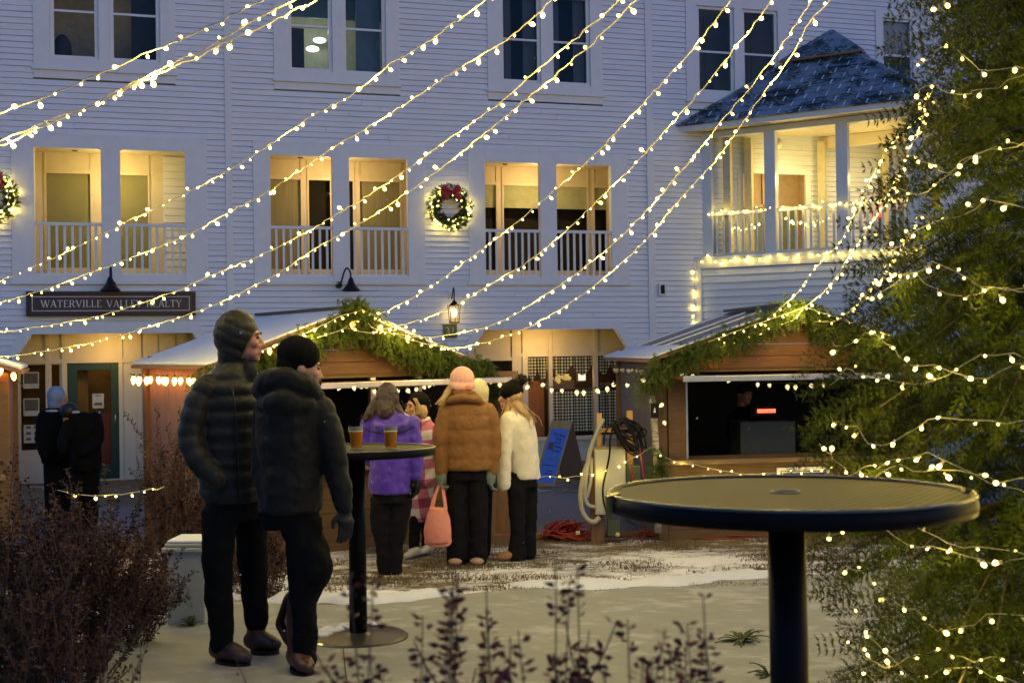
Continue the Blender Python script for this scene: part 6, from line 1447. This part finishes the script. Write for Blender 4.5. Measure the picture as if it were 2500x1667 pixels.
# ---- 3 purple jacket --------------------------------------------------------
F3 = Fig('woman with long brown hair in a bright purple jacket seen from behind', 9.16, (950, 1402)); A = F3.A; b = F3.B
hc = A(946, 975, 0); head(b, hc, (.25, 1, 0), k=1.0)
b.body([F3.ring(955,1200,0,36,.08), F3.ring(955,1080,0,34,.09), F3.ring(953,1020,0,38,.09), F3.ring(950,1000,0,16,.05)], 20)
for x0, x1 in ((935,940),(975,965)): blimb(b, [A(x0,1200), A(x1,1300), A(x1,1388)], [.075,.055,.04], 10, 4)
blimb(b, [A(905,1035,0), A(892,1110,.05), A(925,1150,.2)], [.045,.04,.03], 10, 4); blimb(b, [A(1000,1035,0), A(1015,1110,.0), A(1012,1185,-.02)], [.045,.04,.03], 10, 4)
R3 = F3.make_body(M_skin, .011)
pur = mat('purple_shell_fabric', (.062,.017,.36), .5, (.042,.011,.26), 5, .4, .3, 30, sheen=.2)
j = Blob(); j.body([F3.ring(953,1203,0,50,.145), F3.ring(953,1190,0,52,.155), F3.ring(954,1110,0,50,.15), F3.ring(954,1070,0,54,.155), F3.ring(955,1035,0,60,.15), F3.ring(953,1015,0,50,.12), F3.ring(950,1000,0,26,.085)], 36)
j.limb([A(903,1030,-.01), A(893,1075,0), A(893,1110,.05), A(915,1145,.2)], [.072,.07,.062,.05], 16, 6); j.limb([A(1003,1032,-.01), A(1014,1080,-.01), A(1018,1125,-.02), A(1016,1160,-.03)], [.072,.068,.060,.05], 16, 6)
j.limb([A(915,1022,-.06), A(930,1035,-.13), A(955,1040,-.15), A(985,1035,-.13), A(998,1018,-.05)], [.03,.045,.05,.045,.03], 12, 5); j.skin('jacket', pur, R3, .011, 3, .016, .10)
m = MB(); 
for P in ([A(895,1042,-.11), A(915,1050,-.16), A(935,1054,-.165)], [A(972,1054,-.165), A(990,1050,-.16), A(1012,1040,-.10)]): m.tube(catmull(P, 4), .006, 5)
m.build('yoke_seam', M_black, R3, smooth=True, world=True)
hb = mat('chestnut_hair', (.055,.028,.018), .45, (.026,.013,.009), 30, .5, .6, 60, stretch=(6,6,.5))
def hairblob(R, hc, strands, m_, k=1.0, cap=True, seed=1, capr=(.098,.108,.115), sh=(0,-.012,.018)):
    h = Blob()
    if cap: h.ell(hc+Vector(sh)*k, tuple(x*k for x in capr))
    for pts, rr in strands: h.limb(pts, rr, 12, 5)
    me = h.skin('hair', m_, None, .009, 3, .010, .035)
    o = add('hair', me, R, world=True)
    # loose strands
    rr_ = random.Random(seed); s = MB()
    for pts, r0 in strands:
        for i in range(16):
            off = Vector((rr_.gauss(0,1), rr_.gauss(0,1), rr_.gauss(0,.5)))*(max(r0[0]) if isinstance(r0[0], tuple) else r0[0])*.55
            s.tube(catmull([p+off*(1+.3*k_)+Vector((rr_.gauss(0,.006), rr_.gauss(0,.006), 0)) for k_, p in enumerate(pts)], 5), .0035, 4, cap=False)
    s.build('loose_strands', m_, o, smooth=True, world=True); return o
hairblob(R3, hc, [([A(920,975,0), A(908,1005,-.05), A(893,1022,-.08)], [.035,.045,.02]), ([A(964,980,0), A(978,1008,-.04), A(990,1028,-.06)], [.030,.036,.018]), ([A(945,985,-.05), A(945,1005,-.09)], [.08,.07])], hb, seed=2, capr=(.095,.108,.13))
t = Blob(); t.body([F3.ring(956,1225,0,46,.12), F3.ring(955,1190,0,45,.12)], 24)
t.limb([A(932,1215), A(930,1280), A(936,1340), A(940,1392)], [(.085,.1),(.072,.085),(.058,.062),(.060,.065)], 16, 6); t.limb([A(978,1215), A(972,1280), A(966,1340), A(964,1392)], [(.085,.1),(.072,.085),(.058,.062),(.060,.065)], 16, 6); t.skin('trousers', M_denim, R3, .011, 3, .012, .08)
bt = Blob(); g0 = G(9.2)+.01
for x, yy in ((938,9.15),(966,9.17)): bootf(bt, Vector((A(x,1400).x, yy, g0)), Vector((A(x-3,1400).x, yy+.17, g0)), .08, .042, False)
bt.skin('shoes', M_black, R3, .009, 2)
gl = Blob(); hand(gl, A(1014,1164,-.03), (-.02,-.05,-1), (.5,-.8,0), 1.1, .5); gl.skin('glove', M_black, R3, .006, 1)
T = thing('dark_handbag', 'small dark bag hanging beside the purple jacket', 'bag', A(1016,1200,-.02), 0); m = Blob(); m.ell(A(1014,1185,.02), (.045,.04,.085)); m.limb([A(1012,1120,.0), A(1022,1160,.0), A(1014,1178,.02)], [.009,.009,.009], 8, 4); m.skin('bag', M_black, T, .008, 2)

# ---- 4 plaid coat -----------------------------------------------------------
def plaidmat():
    m, n, b = newmat('pink_white_buffalo_plaid'); N, L = n.nodes, n.links; tc = N.new('ShaderNodeTexCoord'); mp = N.new('ShaderNodeMapping'); mp.inputs['Rotation'].default_value = (0, math.radians(4), .35); L.new(tc.outputs['Object'], mp.inputs[0])
    sx = N.new('ShaderNodeSeparateXYZ'); L.new(mp.outputs[0], sx.inputs[0]); res = []
    for ax, k in (('X', 6.2), ('Z', 5.6)):
        mu = N.new('ShaderNodeMath'); mu.operation = 'MULTIPLY'; L.new(sx.outputs[ax], mu.inputs[0]); mu.inputs[1].default_value = k; fr = N.new('ShaderNodeMath'); fr.operation = 'FRACT'; L.new(mu.outputs[0], fr.inputs[0]); gt = N.new('ShaderNodeMath'); gt.operation = 'GREATER_THAN'; L.new(fr.outputs[0], gt.inputs[0]); gt.inputs[1].default_value = .5; res.append(gt.outputs[0])
    ad = N.new('ShaderNodeMath'); ad.operation = 'ADD'; L.new(res[0], ad.inputs[0]); L.new(res[1], ad.inputs[1]); dv = N.new('ShaderNodeMath'); dv.operation = 'MULTIPLY'; L.new(ad.outputs[0], dv.inputs[0]); dv.inputs[1].default_value = .5
    cr = N.new('ShaderNodeValToRGB'); cr.color_ramp.interpolation = 'CONSTANT'; e = cr.color_ramp.elements; e[0].color = (.55,.48,.47,1); e[1].position = .3; e[1].color = (.40,.12,.20,1); x = e.new(.8); x.color = (.16,.02,.055,1)
    L.new(dv.outputs[0], cr.inputs[0]); L.new(cr.outputs[0], b.inputs['Base Color']); b.inputs['Roughness'].default_value = .9; b.inputs['Sheen Weight'].default_value = .3; return m
F4 = Fig('woman in a black beanie and long pink and white plaid coat facing left', 10.35, (1025, 1355)); A = F4.A; b = F4.B
hc = A(1016, 992, 0); P4, M4 = head(b, hc, (-.80,-.60,-.04), k=.98)
b.body([F4.ring(1030,1230,0,26,.08), F4.ring(1030,1100,0,26,.09), F4.ring(1032,1045,0,32,.09), F4.ring(1025,1025,0,14,.05)], 20)
blimb(b, [A(1018,1250,-.05), A(1012,1340,-.05)], [.06,.04], 10, 4); blimb(b, [A(1042,1250,.06), A(1040,1340,.06)], [.06,.04], 10, 4); blimb(b, [A(1060,1050), A(1065,1120), A(1050,1180)], [.04,.04,.03], 10, 4)
R4 = F4.make_body(M_skin, .008); face_bits(R4, P4, M4, .98)
j = Blob(); j.body([F4.ring(1020,1272,.02,27,.12), F4.ring(1022,1240,.02,34,.14), F4.ring(1028,1160,0,33,.14), F4.ring(1032,1100,0,34,.14), F4.ring(1034,1060,0,40,.14), F4.ring(1030,1035,0,30,.11), F4.ring(1024,1018,0,17,.075)], 30)
j.limb([A(1064,1050,-.02), A(1068,1100,-.02), A(1060,1150,-.06), A(1040,1175,-.12)], [.062,.06,.052,.046], 14, 6); j.limb([A(1005,1050,-.06), A(998,1100,-.12), A(1000,1140,-.2)], [.055,.055,.05], 14, 6); j.limb([A(1010,1026,-.05), A(1030,1030,-.10), A(1046,1022,-.03)], [.026,.03,.026], 10, 4)
j.skin('coat', plaidmat(), R4, .010, 3, .012, .10)
blond = mat('blond_hair', (.50,.34,.15), .45, (.30,.18,.07), 30, .5, .6, 60, stretch=(6,6,.5))
hairblob(R4, hc, [([A(1026,985,-.02), A(1034,1005,-.05), A(1036,1022,-.06)], [.05,.045,.022]), ([A(1000,990,.05), A(998,1008,.04)], [.03,.02]), ([A(1014,972,-.075), A(1021,985,-.088), A(1024,1010,-.085)], [.012,.018,.014])], blond, seed=3, capr=(.085,.085,.098), sh=(.028,.024,.015))
bn = Blob(); bn.ell(hc+Vector((.025,.018,.045)), (.102,.105,.098)); bn.ell(hc+Vector((.058,.04,.0)), (.075,.08,.085)); bn.skin('beanie', MATS['black_rib_knit'], R4, .008, 3)
t = Blob(); t.limb([A(1016,1255,-.05), A(1012,1335,-.05)], [.062,.05], 12, 5); t.limb([A(1042,1255,.06), A(1041,1335,.06)], [.062,.05], 12, 5); t.skin('leggings', M_denim, R4, .010, 2, .008, .06)
bt = Blob(); g0 = G(10.35)+.02; Wt = mat('white_trainer_leather', (.60,.56,.50), .5, (.45,.42,.38), 14, .5)
for x, yy in ((1020,10.2),(1050,10.38)): bootf(bt, Vector((A(x,1355).x, yy+.05, g0)), Vector((A(x-22,1355).x, yy-.12, g0)), .06, .042, False)
bt.skin('trainers', Wt, R4, .008, 2)

# ---- 6 hidden person in cream hat (behind the brown coat) -------------------
F6 = Fig('mostly hidden person in a cream hat standing right behind the pink hat', 10.15, (1195, 1368)); A = F6.A; b = F6.B
hc = A(1168, 962, 0); head(b, hc, (-.3, 1, 0), k=.98); b.body([F6.ring(1165,1200,0,34,.09), F6.ring(1168,1060,0,34,.09), F6.ring(1168,1000,0,14,.05)], 16)
blimb(b, [A(1150,1200), A(1150,1350)], [.06,.045], 10, 3); blimb(b, [A(1178,1200), A(1178,1350)], [.06,.045], 10, 3); R6 = F6.make_body(M_skin, .012)
brown2 = puffmat('olive_brown_down', (.20,.115,.035), (.15,.085,.026))  # the coat's own olive brown, close to the caramel one
j = Blob(); j.body([F6.ring(1168,1158,0,42,.14), F6.ring(1170,1100,0,42,.14), F6.ring(1170,1030,0,44,.14), F6.ring(1168,995,0,22,.09)], 28, (.13,.05)); j.limb([A(1205,1030), A(1209,1100), A(1207,1155)], [.058,.052,.046], 12, 5); j.skin('coat', brown2, R6, .012, 3, .010, .08)
h = Blob(); h.ell(hc+Vector((0,0,.02)), (.10,.105,.125)); h.ell(hc+Vector((.02,0,-.05)), (.075,.085,.07)); h.skin('hat', mat('cream_knit', (.60,.56,.36), .9, bump=.5, bscale=110), R6, .010, 3)
gl = Blob(); hand(gl, A(1206,1160), (.0,-.1,-1), (-.8,-.4,0), 1.0, .6); gl.skin('mitten', mat('sage_green_wool', (.16,.20,.16), .9, bump=.4, bscale=110), R6, .007, 1)
t = Blob(); t.limb([A(1152,1155), A(1152,1345)], [.085,.07], 12, 4); t.limb([A(1182,1155), A(1180,1345)], [.085,.07], 12, 4); t.skin('trousers', M_denim, R6, .012, 2)
bt = Blob(); g0 = G(10.15)+.01
for x in (1152,1180): bootf(bt, Vector((A(x,1400).x, 10.15, g0)), Vector((A(x,1400).x, 10.32, g0)), .08, .042)
bt.skin('boots', M_black, R6, .010, 2)

# ---- 5 brown coat, pink hat -------------------------------------------------
F5 = Fig('woman in a pink knit hat and caramel puffer coat holding a pink tote bag', 9.70, (1140, 1380)); A = F5.A; b = F5.B
hc = A(1128, 938, 0); head(b, hc, (-.45, .89, .08), k=1.0)
b.body([F5.ring(1140,1150,0,42,.09), F5.ring(1138,1050,0,42,.10), F5.ring(1135,1000,0,44,.10), F5.ring(1130,970,0,18,.05)], 20)
for x in (1118,1166): blimb(b, [A(x,1150), A(x,1260), A(x,1365)], [.08,.06,.045], 10, 4)
blimb(b, [A(1088,1010), A(1070,1090,.0), A(1076,1165,-.03)], [.045,.04,.03], 10, 4); blimb(b, [A(1192,1010), A(1204,1090), A(1196,1165)], [.045,.04,.03], 10, 4)
R5 = F5.make_body(M_skin, .010)
car = puffmat('caramel_down_coat', (.235,.112,.034), (.17,.08,.024), .6, 10)
j = Blob(); q = (.128, .07)
j.body([F5.ring(1147,1146,0,54,.155), F5.ring(1147,1136,0,57,.17), F5.ring(1146,1080,0,57,.175), F5.ring(1144,1030,0,58,.18), F5.ring(1142,1000,0,56,.165), F5.ring(1138,978,0,44,.13), F5.ring(1132,962,0,32,.10)], 44, q, z0=.03)
j.limb([A(1094,1004,-.02), A(1082,1050,-.04), A(1076,1100,-.04), A(1078,1150,-.05)], [(.088,.085),(.080,.08),(.072,.07),(.056,.054)], 18, 8, (.15,.07))
j.limb([A(1190,1004,-.01), A(1202,1050,-.01), A(1206,1100,-.01), A(1200,1150,-.02)], [(.085,.085),(.075,.075),(.066,.066),(.052,.052)], 18, 8, (.15,.07))
j.skin('coat', car, R5, .010, 2, .010, .08)
c_ = Blob(); c_.limb([A(1096,985,-.03), A(1110,974,-.12), A(1138,970,-.155), A(1164,975,-.12), A(1178,986,-.02)], [(.042,.03),(.052,.035),(.056,.036),(.050,.035),(.040,.03)], 14, 6); c_.limb([A(1104,966,.02), A(1128,955,-.10), A(1156,964,.02)], [.035,.042,.035], 12, 6); c_.skin('collar', car, R5, .009, 2, .006, .06)
hairblob(R5, hc, [([A(1104,945,-.01), A(1090,965,-.06), A(1075,985,-.12)], [.040,.032,.014])], blond, seed=4, capr=(.088,.095,.095))
h = Blob(); h.ell(hc+Vector((.002,-.008,.048)), (.110,.108,.112)); h.limb([hc+Vector((-.098,-.03,.0)), hc+Vector((-.05,-.112,-.018)), hc+Vector((.05,-.108,-.022)), hc+Vector((.10,-.02,-.01)), hc+Vector((.04,.08,.01)), hc+Vector((-.07,.07,.015)), hc+Vector((-.098,-.03,.0))], [(.018,.030)]*7, 10, 5)
h.skin('hat', mat('blush_pink_knit', (.74,.43,.34), .9, (.64,.35,.27), 20, .4, .6, 130, stretch=(3,3,.5)), R5, .008, 2)
m = MB(); cc = hc+Vector((.055,-.125,-.022)); m.box(cc.x-.024,cc.x+.024,cc.y-.006,cc.y+.01,cc.z-.018,cc.z+.018); m.build('hat_patch', mat('coral_patch', (.70,.22,.12), .6), R5, world=True, bevel=.004)
t = Blob(); t.body([F5.ring(1142,1170,0,50,.125), F5.ring(1142,1130,0,50,.13)], 24)
t.limb([A(1118,1160), A(1116,1230), A(1116,1300), A(1116,1368)], [(.092,.1),(.088,.09),(.086,.088),(.092,.094)], 18, 6); t.limb([A(1166,1160), A(1167,1230), A(1167,1300), A(1166,1364)], [(.088,.1),(.084,.09),(.080,.084),(.082,.088)], 18, 6); t.skin('trousers', M_denim, R5, .011, 3, .012, .08)
bt = Blob(); g0 = G(9.66)+.020; Tan = mat('tan_suede', (.42,.26,.16), .85, (.34,.20,.12), 14, .5, .3, 90)
for x in (1116,1168): v_ = Vector((A(x-3,1380).x, 9.66, g0+.02)); bt.ell(v_, (.066,.085,.040)); bt.ell(v_+Vector((-.01,.13,0)), (.056,.10,.036))
bt.skin('boots', Tan, R5, .008, 2)
sage = MATS['sage_green_wool']; gl = Blob(); hand(gl, A(1078,1156,-.05), (0,-.05,-1), (.2,1,0), 1.05, 1.5, (1,0,0)); gl.limb([A(1078,1150,-.05), A(1078,1166,-.05)], [.05,.05], 12, 3); gl.skin('mitten', sage, R5, .006, 1)
gl = Blob(); gl.limb([A(1198,1152,-.02), A(1197,1166,-.02)], [.05,.05], 12, 3); hand(gl, A(1197,1158,-.02), (0,0,-1), (-.5,1,0), 1.05, 1.0); gl.skin('mitten', sage, R5, .006, 1)
# pink tote
T = thing('tote_bag', 'salmon pink cloth tote bag hanging from the gloved hand of the brown coated woman', 'bag', A(1074,1325,-.08), 0)
pk = mat('salmon_pink_cotton', (.80,.30,.22), .75, (.70,.25,.18), 8, .4, .25, 50)
m = Blob(); m.body([F5.ring(1068,1322,-.1,20,.035), F5.ring(1070,1316,-.1,30,.055), F5.ring(1070,1290,-.1,33,.065), F5.ring(1071,1260,-.1,29,.055), F5.ring(1071,1235,-.1,20,.04)], 28)
m.limb([A(1050,1260,-.08), A(1057,1232,-.07), A(1066,1200,-.06), A(1077,1175,-.055)], [(.030,.022),(.018,.02),(.014,.016),(.012,.012)], 12, 5); m.limb([A(1088,1260,-.12), A(1089,1232,-.11), A(1084,1200,-.08), A(1079,1175,-.055)], [(.026,.022),(.016,.02),(.014,.016),(.012,.012)], 12, 5)
m.limb([A(1042,1318,-.1), A(1060,1325,-.11), A(1090,1325,-.1), A(1100,1318,-.1)], [.016,.02,.02,.014], 10, 4); m.limb([A(1042,1318,-.1), A(1046,1285,-.1), A(1052,1258,-.09)], [.014,.018,.016], 10, 4); m.limb([A(1101,1316,-.1), A(1098,1285,-.1), A(1092,1256,-.1)], [.014,.018,.014], 10, 4)
m.skin('bag', pk, T, .007, 3, .005, .09)

# ---- 7 white jacket ---------------------------------------------------------
F7 = Fig('woman in a cream fleece jacket and black pom pom beanie facing left', 10.0, (1270, 1368)); A = F7.A; b = F7.B
hc = A(1247, 968, 0); P7, M7 = head(b, hc, (-.93, .34, .02), k=1.0)
b.body([F7.ring(1275,1170,0,32,.08), F7.ring(1272,1080,0,32,.09), F7.ring(1268,1020,0,34,.09), F7.ring(1258,995,0,14,.05)], 20)
blimb(b, [A(1262,1170), A(1265,1280), A(1268,1355)], [.075,.055,.04], 10, 4); blimb(b, [A(1288,1170,.05), A(1292,1280,.05), A(1292,1350,.05)], [.075,.055,.04], 10, 4); blimb(b, [A(1240,1025,-.08), A(1230,1100,-.1), A(1232,1170,-.1)], [.045,.04,.03], 10, 4)
R7 = F7.make_body(M_skin, .008); face_bits(R7, P7, M7)
flc = mat('cream_sherpa_fleece', (.74,.70,.55), .95, (.62,.58,.44), 60, .5, .35, 110, sheen=.4)
j = Blob(); j.body([F7.ring(1283,1168,.02,36,.14), F7.ring(1281,1150,.02,37,.15), F7.ring(1275,1090,.01,38,.15), F7.ring(1270,1050,0,38,.15), F7.ring(1264,1020,0,36,.14), F7.ring(1260,1003,0,24,.10), F7.ring(1256,992,0,18,.08)], 32)
j.limb([A(1243,1022,-.10), A(1234,1070,-.13), A(1230,1120,-.14), A(1231,1178,-.13)], [(.080,.075),(.078,.07),(.070,.066),(.062,.06)], 16, 6); j.skin('jacket', flc, R7, .010, 3, .008, .09)
hairblob(R7, hc, [([A(1252,978,-.03), A(1268,995,-.07), A(1285,1015,-.08), A(1290,1035,-.07)], [.048,.045,.036,.018]), ([A(1243,985,-.05), A(1238,1010,-.09), A(1230,1032,-.10)], [.026,.028,.016]), ([A(1255,985,.0), A(1275,1010,.0), A(1292,1030,-.02)], [.05,.045,.02])], blond, seed=5, capr=(.085,.088,.095), sh=(.032,-.012,.01))
bn = Blob(); bn.ell(hc+Vector((.010,-.005,.048)), (.110,.102,.096)); bn.ell(hc+Vector((.045,-.0,.01)), (.070,.092,.07)); bn.ell(hc+Vector((.03,0,.10)), (.07,.07,.06)); o7 = bn.skin('beanie', MATS['black_rib_knit'], R7, .008, 3)
pp = Blob(); pp.ell(A(1274,926,0), .048); pp.skin('pom_pom', mat('black_yarn_pom', (.008,.008,.009), 1.0, bump=.9, bscale=140), R7, .007, 1, .03, .02)
t = Blob(); t.body([F7.ring(1277,1190,.0,34,.11), F7.ring(1277,1150,0,33,.12)], 24)
t.limb([A(1264,1180,-.03), A(1262,1240,-.04), A(1264,1300,-.04), A(1260,1360,-.05)], [(.092,.1),(.072,.08),(.062,.068),(.088,.086)], 18, 6); t.limb([A(1290,1180,.06), A(1292,1240,.06), A(1292,1300,.06), A(1290,1355,.06)], [(.080,.09),(.068,.075),(.060,.066),(.070,.074)], 18, 6); t.skin('trousers', M_denim, R7, .011, 3, .010, .08)
bt = Blob(); g0 = G(9.95)+.012; bootf(bt, Vector((A(1252,1368).x, 9.92, g0)), Vector((A(1216,1368).x, 9.90, g0)), .06, .042, False); bootf(bt, Vector((A(1285,1368).x, 10.08, g0)), Vector((A(1256,1368).x, 10.06, g0)), .06, .042, False); bt.skin('boots', mat('brown_suede', (.30,.15,.07), .85, (.22,.11,.05), 14, .5), R7, .008, 2)

# ---- 8, 9 background pair near the green door -------------------------------
F8 = Fig('person in a pale blue hood and dark coat in front of the green door', 13.2, (140, 1268)); A = F8.A; b = F8.B
hc = A(142, 970, 0); head(b, hc, (.85, .5, -.05)); b.body([F8.ring(140,1105,0,24,.08), F8.ring(138,1020,0,30,.09), F8.ring(138,1000,0,12,.05)], 16); blimb(b, [A(128,1120), A(128,1255)], [.08,.05], 10, 3); blimb(b, [A(155,1120), A(155,1255)], [.08,.05], 10, 3); R8 = F8.make_body(M_skin2, .012)
dk = mat('dark_outdoor_coat', (.006,.006,.007), .8, bump=.3, spec=.1)
j = Blob(); j.body([F8.ring(140,1130,0,36,.16), F8.ring(138,1060,0,36,.17), F8.ring(136,1015,0,34,.16), F8.ring(136,995,0,22,.10)], 26); j.limb([A(112,1015,-.05), A(108,1070,-.08), A(128,1110,-.2)], [.08,.075,.06], 12, 5); j.limb([A(168,1015,.05), A(175,1070,0), A(170,1110,-.15)], [.08,.075,.06], 12, 5); j.skin('coat', dk, R8, .014, 3, .012, .09)
h = Blob(); h.ell(A(137,966,0), (.105,.11,.12)); h.ell(A(134,985,0), (.085,.10,.10)); h.skin('hood', mat('pale_blue_fleece', (.22,.30,.48), .9, bump=.4), R8, .012, 3)
t = Blob(); t.limb([A(127,1120), A(127,1260)], [.1,.08], 12, 4); t.limb([A(155,1120), A(155,1260)], [.1,.08], 12, 4); t.skin('trousers', M_denim, R8, .014, 2)
bt = Blob(); g0 = G(13.2)+.01
for x in (127,155): bootf(bt, Vector((A(x,1300).x, 13.2, g0)), Vector((A(x+8,1300).x, 13.0, g0)), .08, .048)
bt.skin('boots', M_black, R8, .012, 2)
F9 = Fig('bending person in a dark coat with a reflective shoulder patch beside the blue hooded one', 12.9, (205, 1278)); A = F9.A; b = F9.B
hc = A(178, 1006, -.1); head(b, hc, (-.6, -.5, -.6)); blimb(b, [A(205,1120,0), A(205,1040,0), A(195,1015,-.05)], [.12,.13,.07], 14, 4); blimb(b, [A(195,1130), A(195,1262)], [.08,.05], 10, 3); blimb(b, [A(222,1130), A(222,1262)], [.08,.05], 10, 3); R9 = F9.make_body(M_skin2, .012)
j = Blob(); j.body([F9.ring(210,1150,0,36,.16), F9.ring(208,1080,0,38,.18), F9.ring(206,1030,-.02,36,.17), F9.ring(196,1005,-.05,22,.11)], 26); j.limb([A(232,1020,0), A(240,1070,-.02), A(220,1100,-.2)], [.08,.075,.06], 12, 5); j.limb([A(180,1030,-.1), A(172,1070,-.2), A(180,1095,-.3)], [.075,.07,.05], 12, 5); j.skin('coat', dk, R9, .014, 3, .012, .09)
h = Blob(); h.ell(A(178,1002,-.1), (.11,.11,.10)); h.skin('hair', mat('black_hair', (.012,.010,.010), .5, bump=.5), R9, .012, 3)
m = MB(); m.ell(A(198,1004,-.17), (.055,.02,.018)); m.ell(A(141,1001,-.17), (.075,.02,.016)); m.build('reflective_patch', mat('silver_reflective_tape', (.45,.47,.5), .4), R9, smooth=True, world=True)
t = Blob(); t.limb([A(196,1130), A(196,1265)], [.1,.08], 12, 4); t.limb([A(223,1130), A(223,1265)], [.1,.08], 12, 4); t.skin('trousers', M_denim, R9, .014, 2)
bt = Blob(); g0 = G(12.9)+.01
for x in (196,223): bootf(bt, Vector((A(x,1300).x, 12.95, g0)), Vector((A(x-8,1300).x, 12.75, g0)), .08, .048)
bt.skin('boots', M_black, R9, .012, 2)
# ---- 10 attendant inside the right booth ------------------------------------
F10 = Fig('dimly seen attendant in dark clothes inside the right booth behind the grill', 12.45, (1815, 1300)); F10.base.z = at(1815,1300,12.45).z; F10.base = Vector((at(1815,1300,12.45).x, 12.45, gz2+.07)); A = F10.A; b = F10.B
hc = A(1818, 960, 0); P10, M10 = head(b, hc, (.5,-.86,-.2), k=.95); b.body([F10.ring(1822,1150,0,34,.09), F10.ring(1822,1030,0,36,.10), F10.ring(1818,1000,0,14,.05)], 16)
blimb(b, [A(1808,1150), Vector((A(1808,1150).x, 12.45, gz2+.1))], [.08,.05], 10, 3); blimb(b, [A(1838,1150), Vector((A(1838,1150).x, 12.45, gz2+.1))], [.08,.05], 10, 3); R10 = F10.make_body(M_skin2, .011); face_bits(R10, P10, M10, .95)
j = Blob(); j.body([F10.ring(1822,1150,0,40,.15), F10.ring(1822,1060,0,40,.15), F10.ring(1822,1015,0,36,.14), F10.ring(1818,992,0,18,.08)], 26); j.limb([A(1790,1020), A(1788,1065), A(1815,1085,-.15)], [.07,.06,.05], 12, 5); j.limb([A(1854,1020), A(1860,1065), A(1850,1085,-.15)], [.07,.06,.05], 12, 5); j.skin('apron_shirt', dk, R10, .012, 3)
h = Blob(); h.ell(hc+Vector((0,.012,.045)), (.10,.10,.085)); h.skin('cap', M_black, R10, .010, 3)
rf = random.Random(12); m = MB()
for i in range(170):
    D = rf.uniform(2.6, 9.5); c = at(rf.uniform(30,2470), rf.uniform(60,1620), D); m.ell(c, rf.uniform(.0012,.0026), nu=6, nv=4)
tag(m.build('falling_snow', mat('snowflake', (.8,.82,.85), .8), smooth=True), 'sparse tiny snowflakes drifting through the air', kind='stuff')
print('bulbs', NB, 'objects', len(bpy.data.objects))
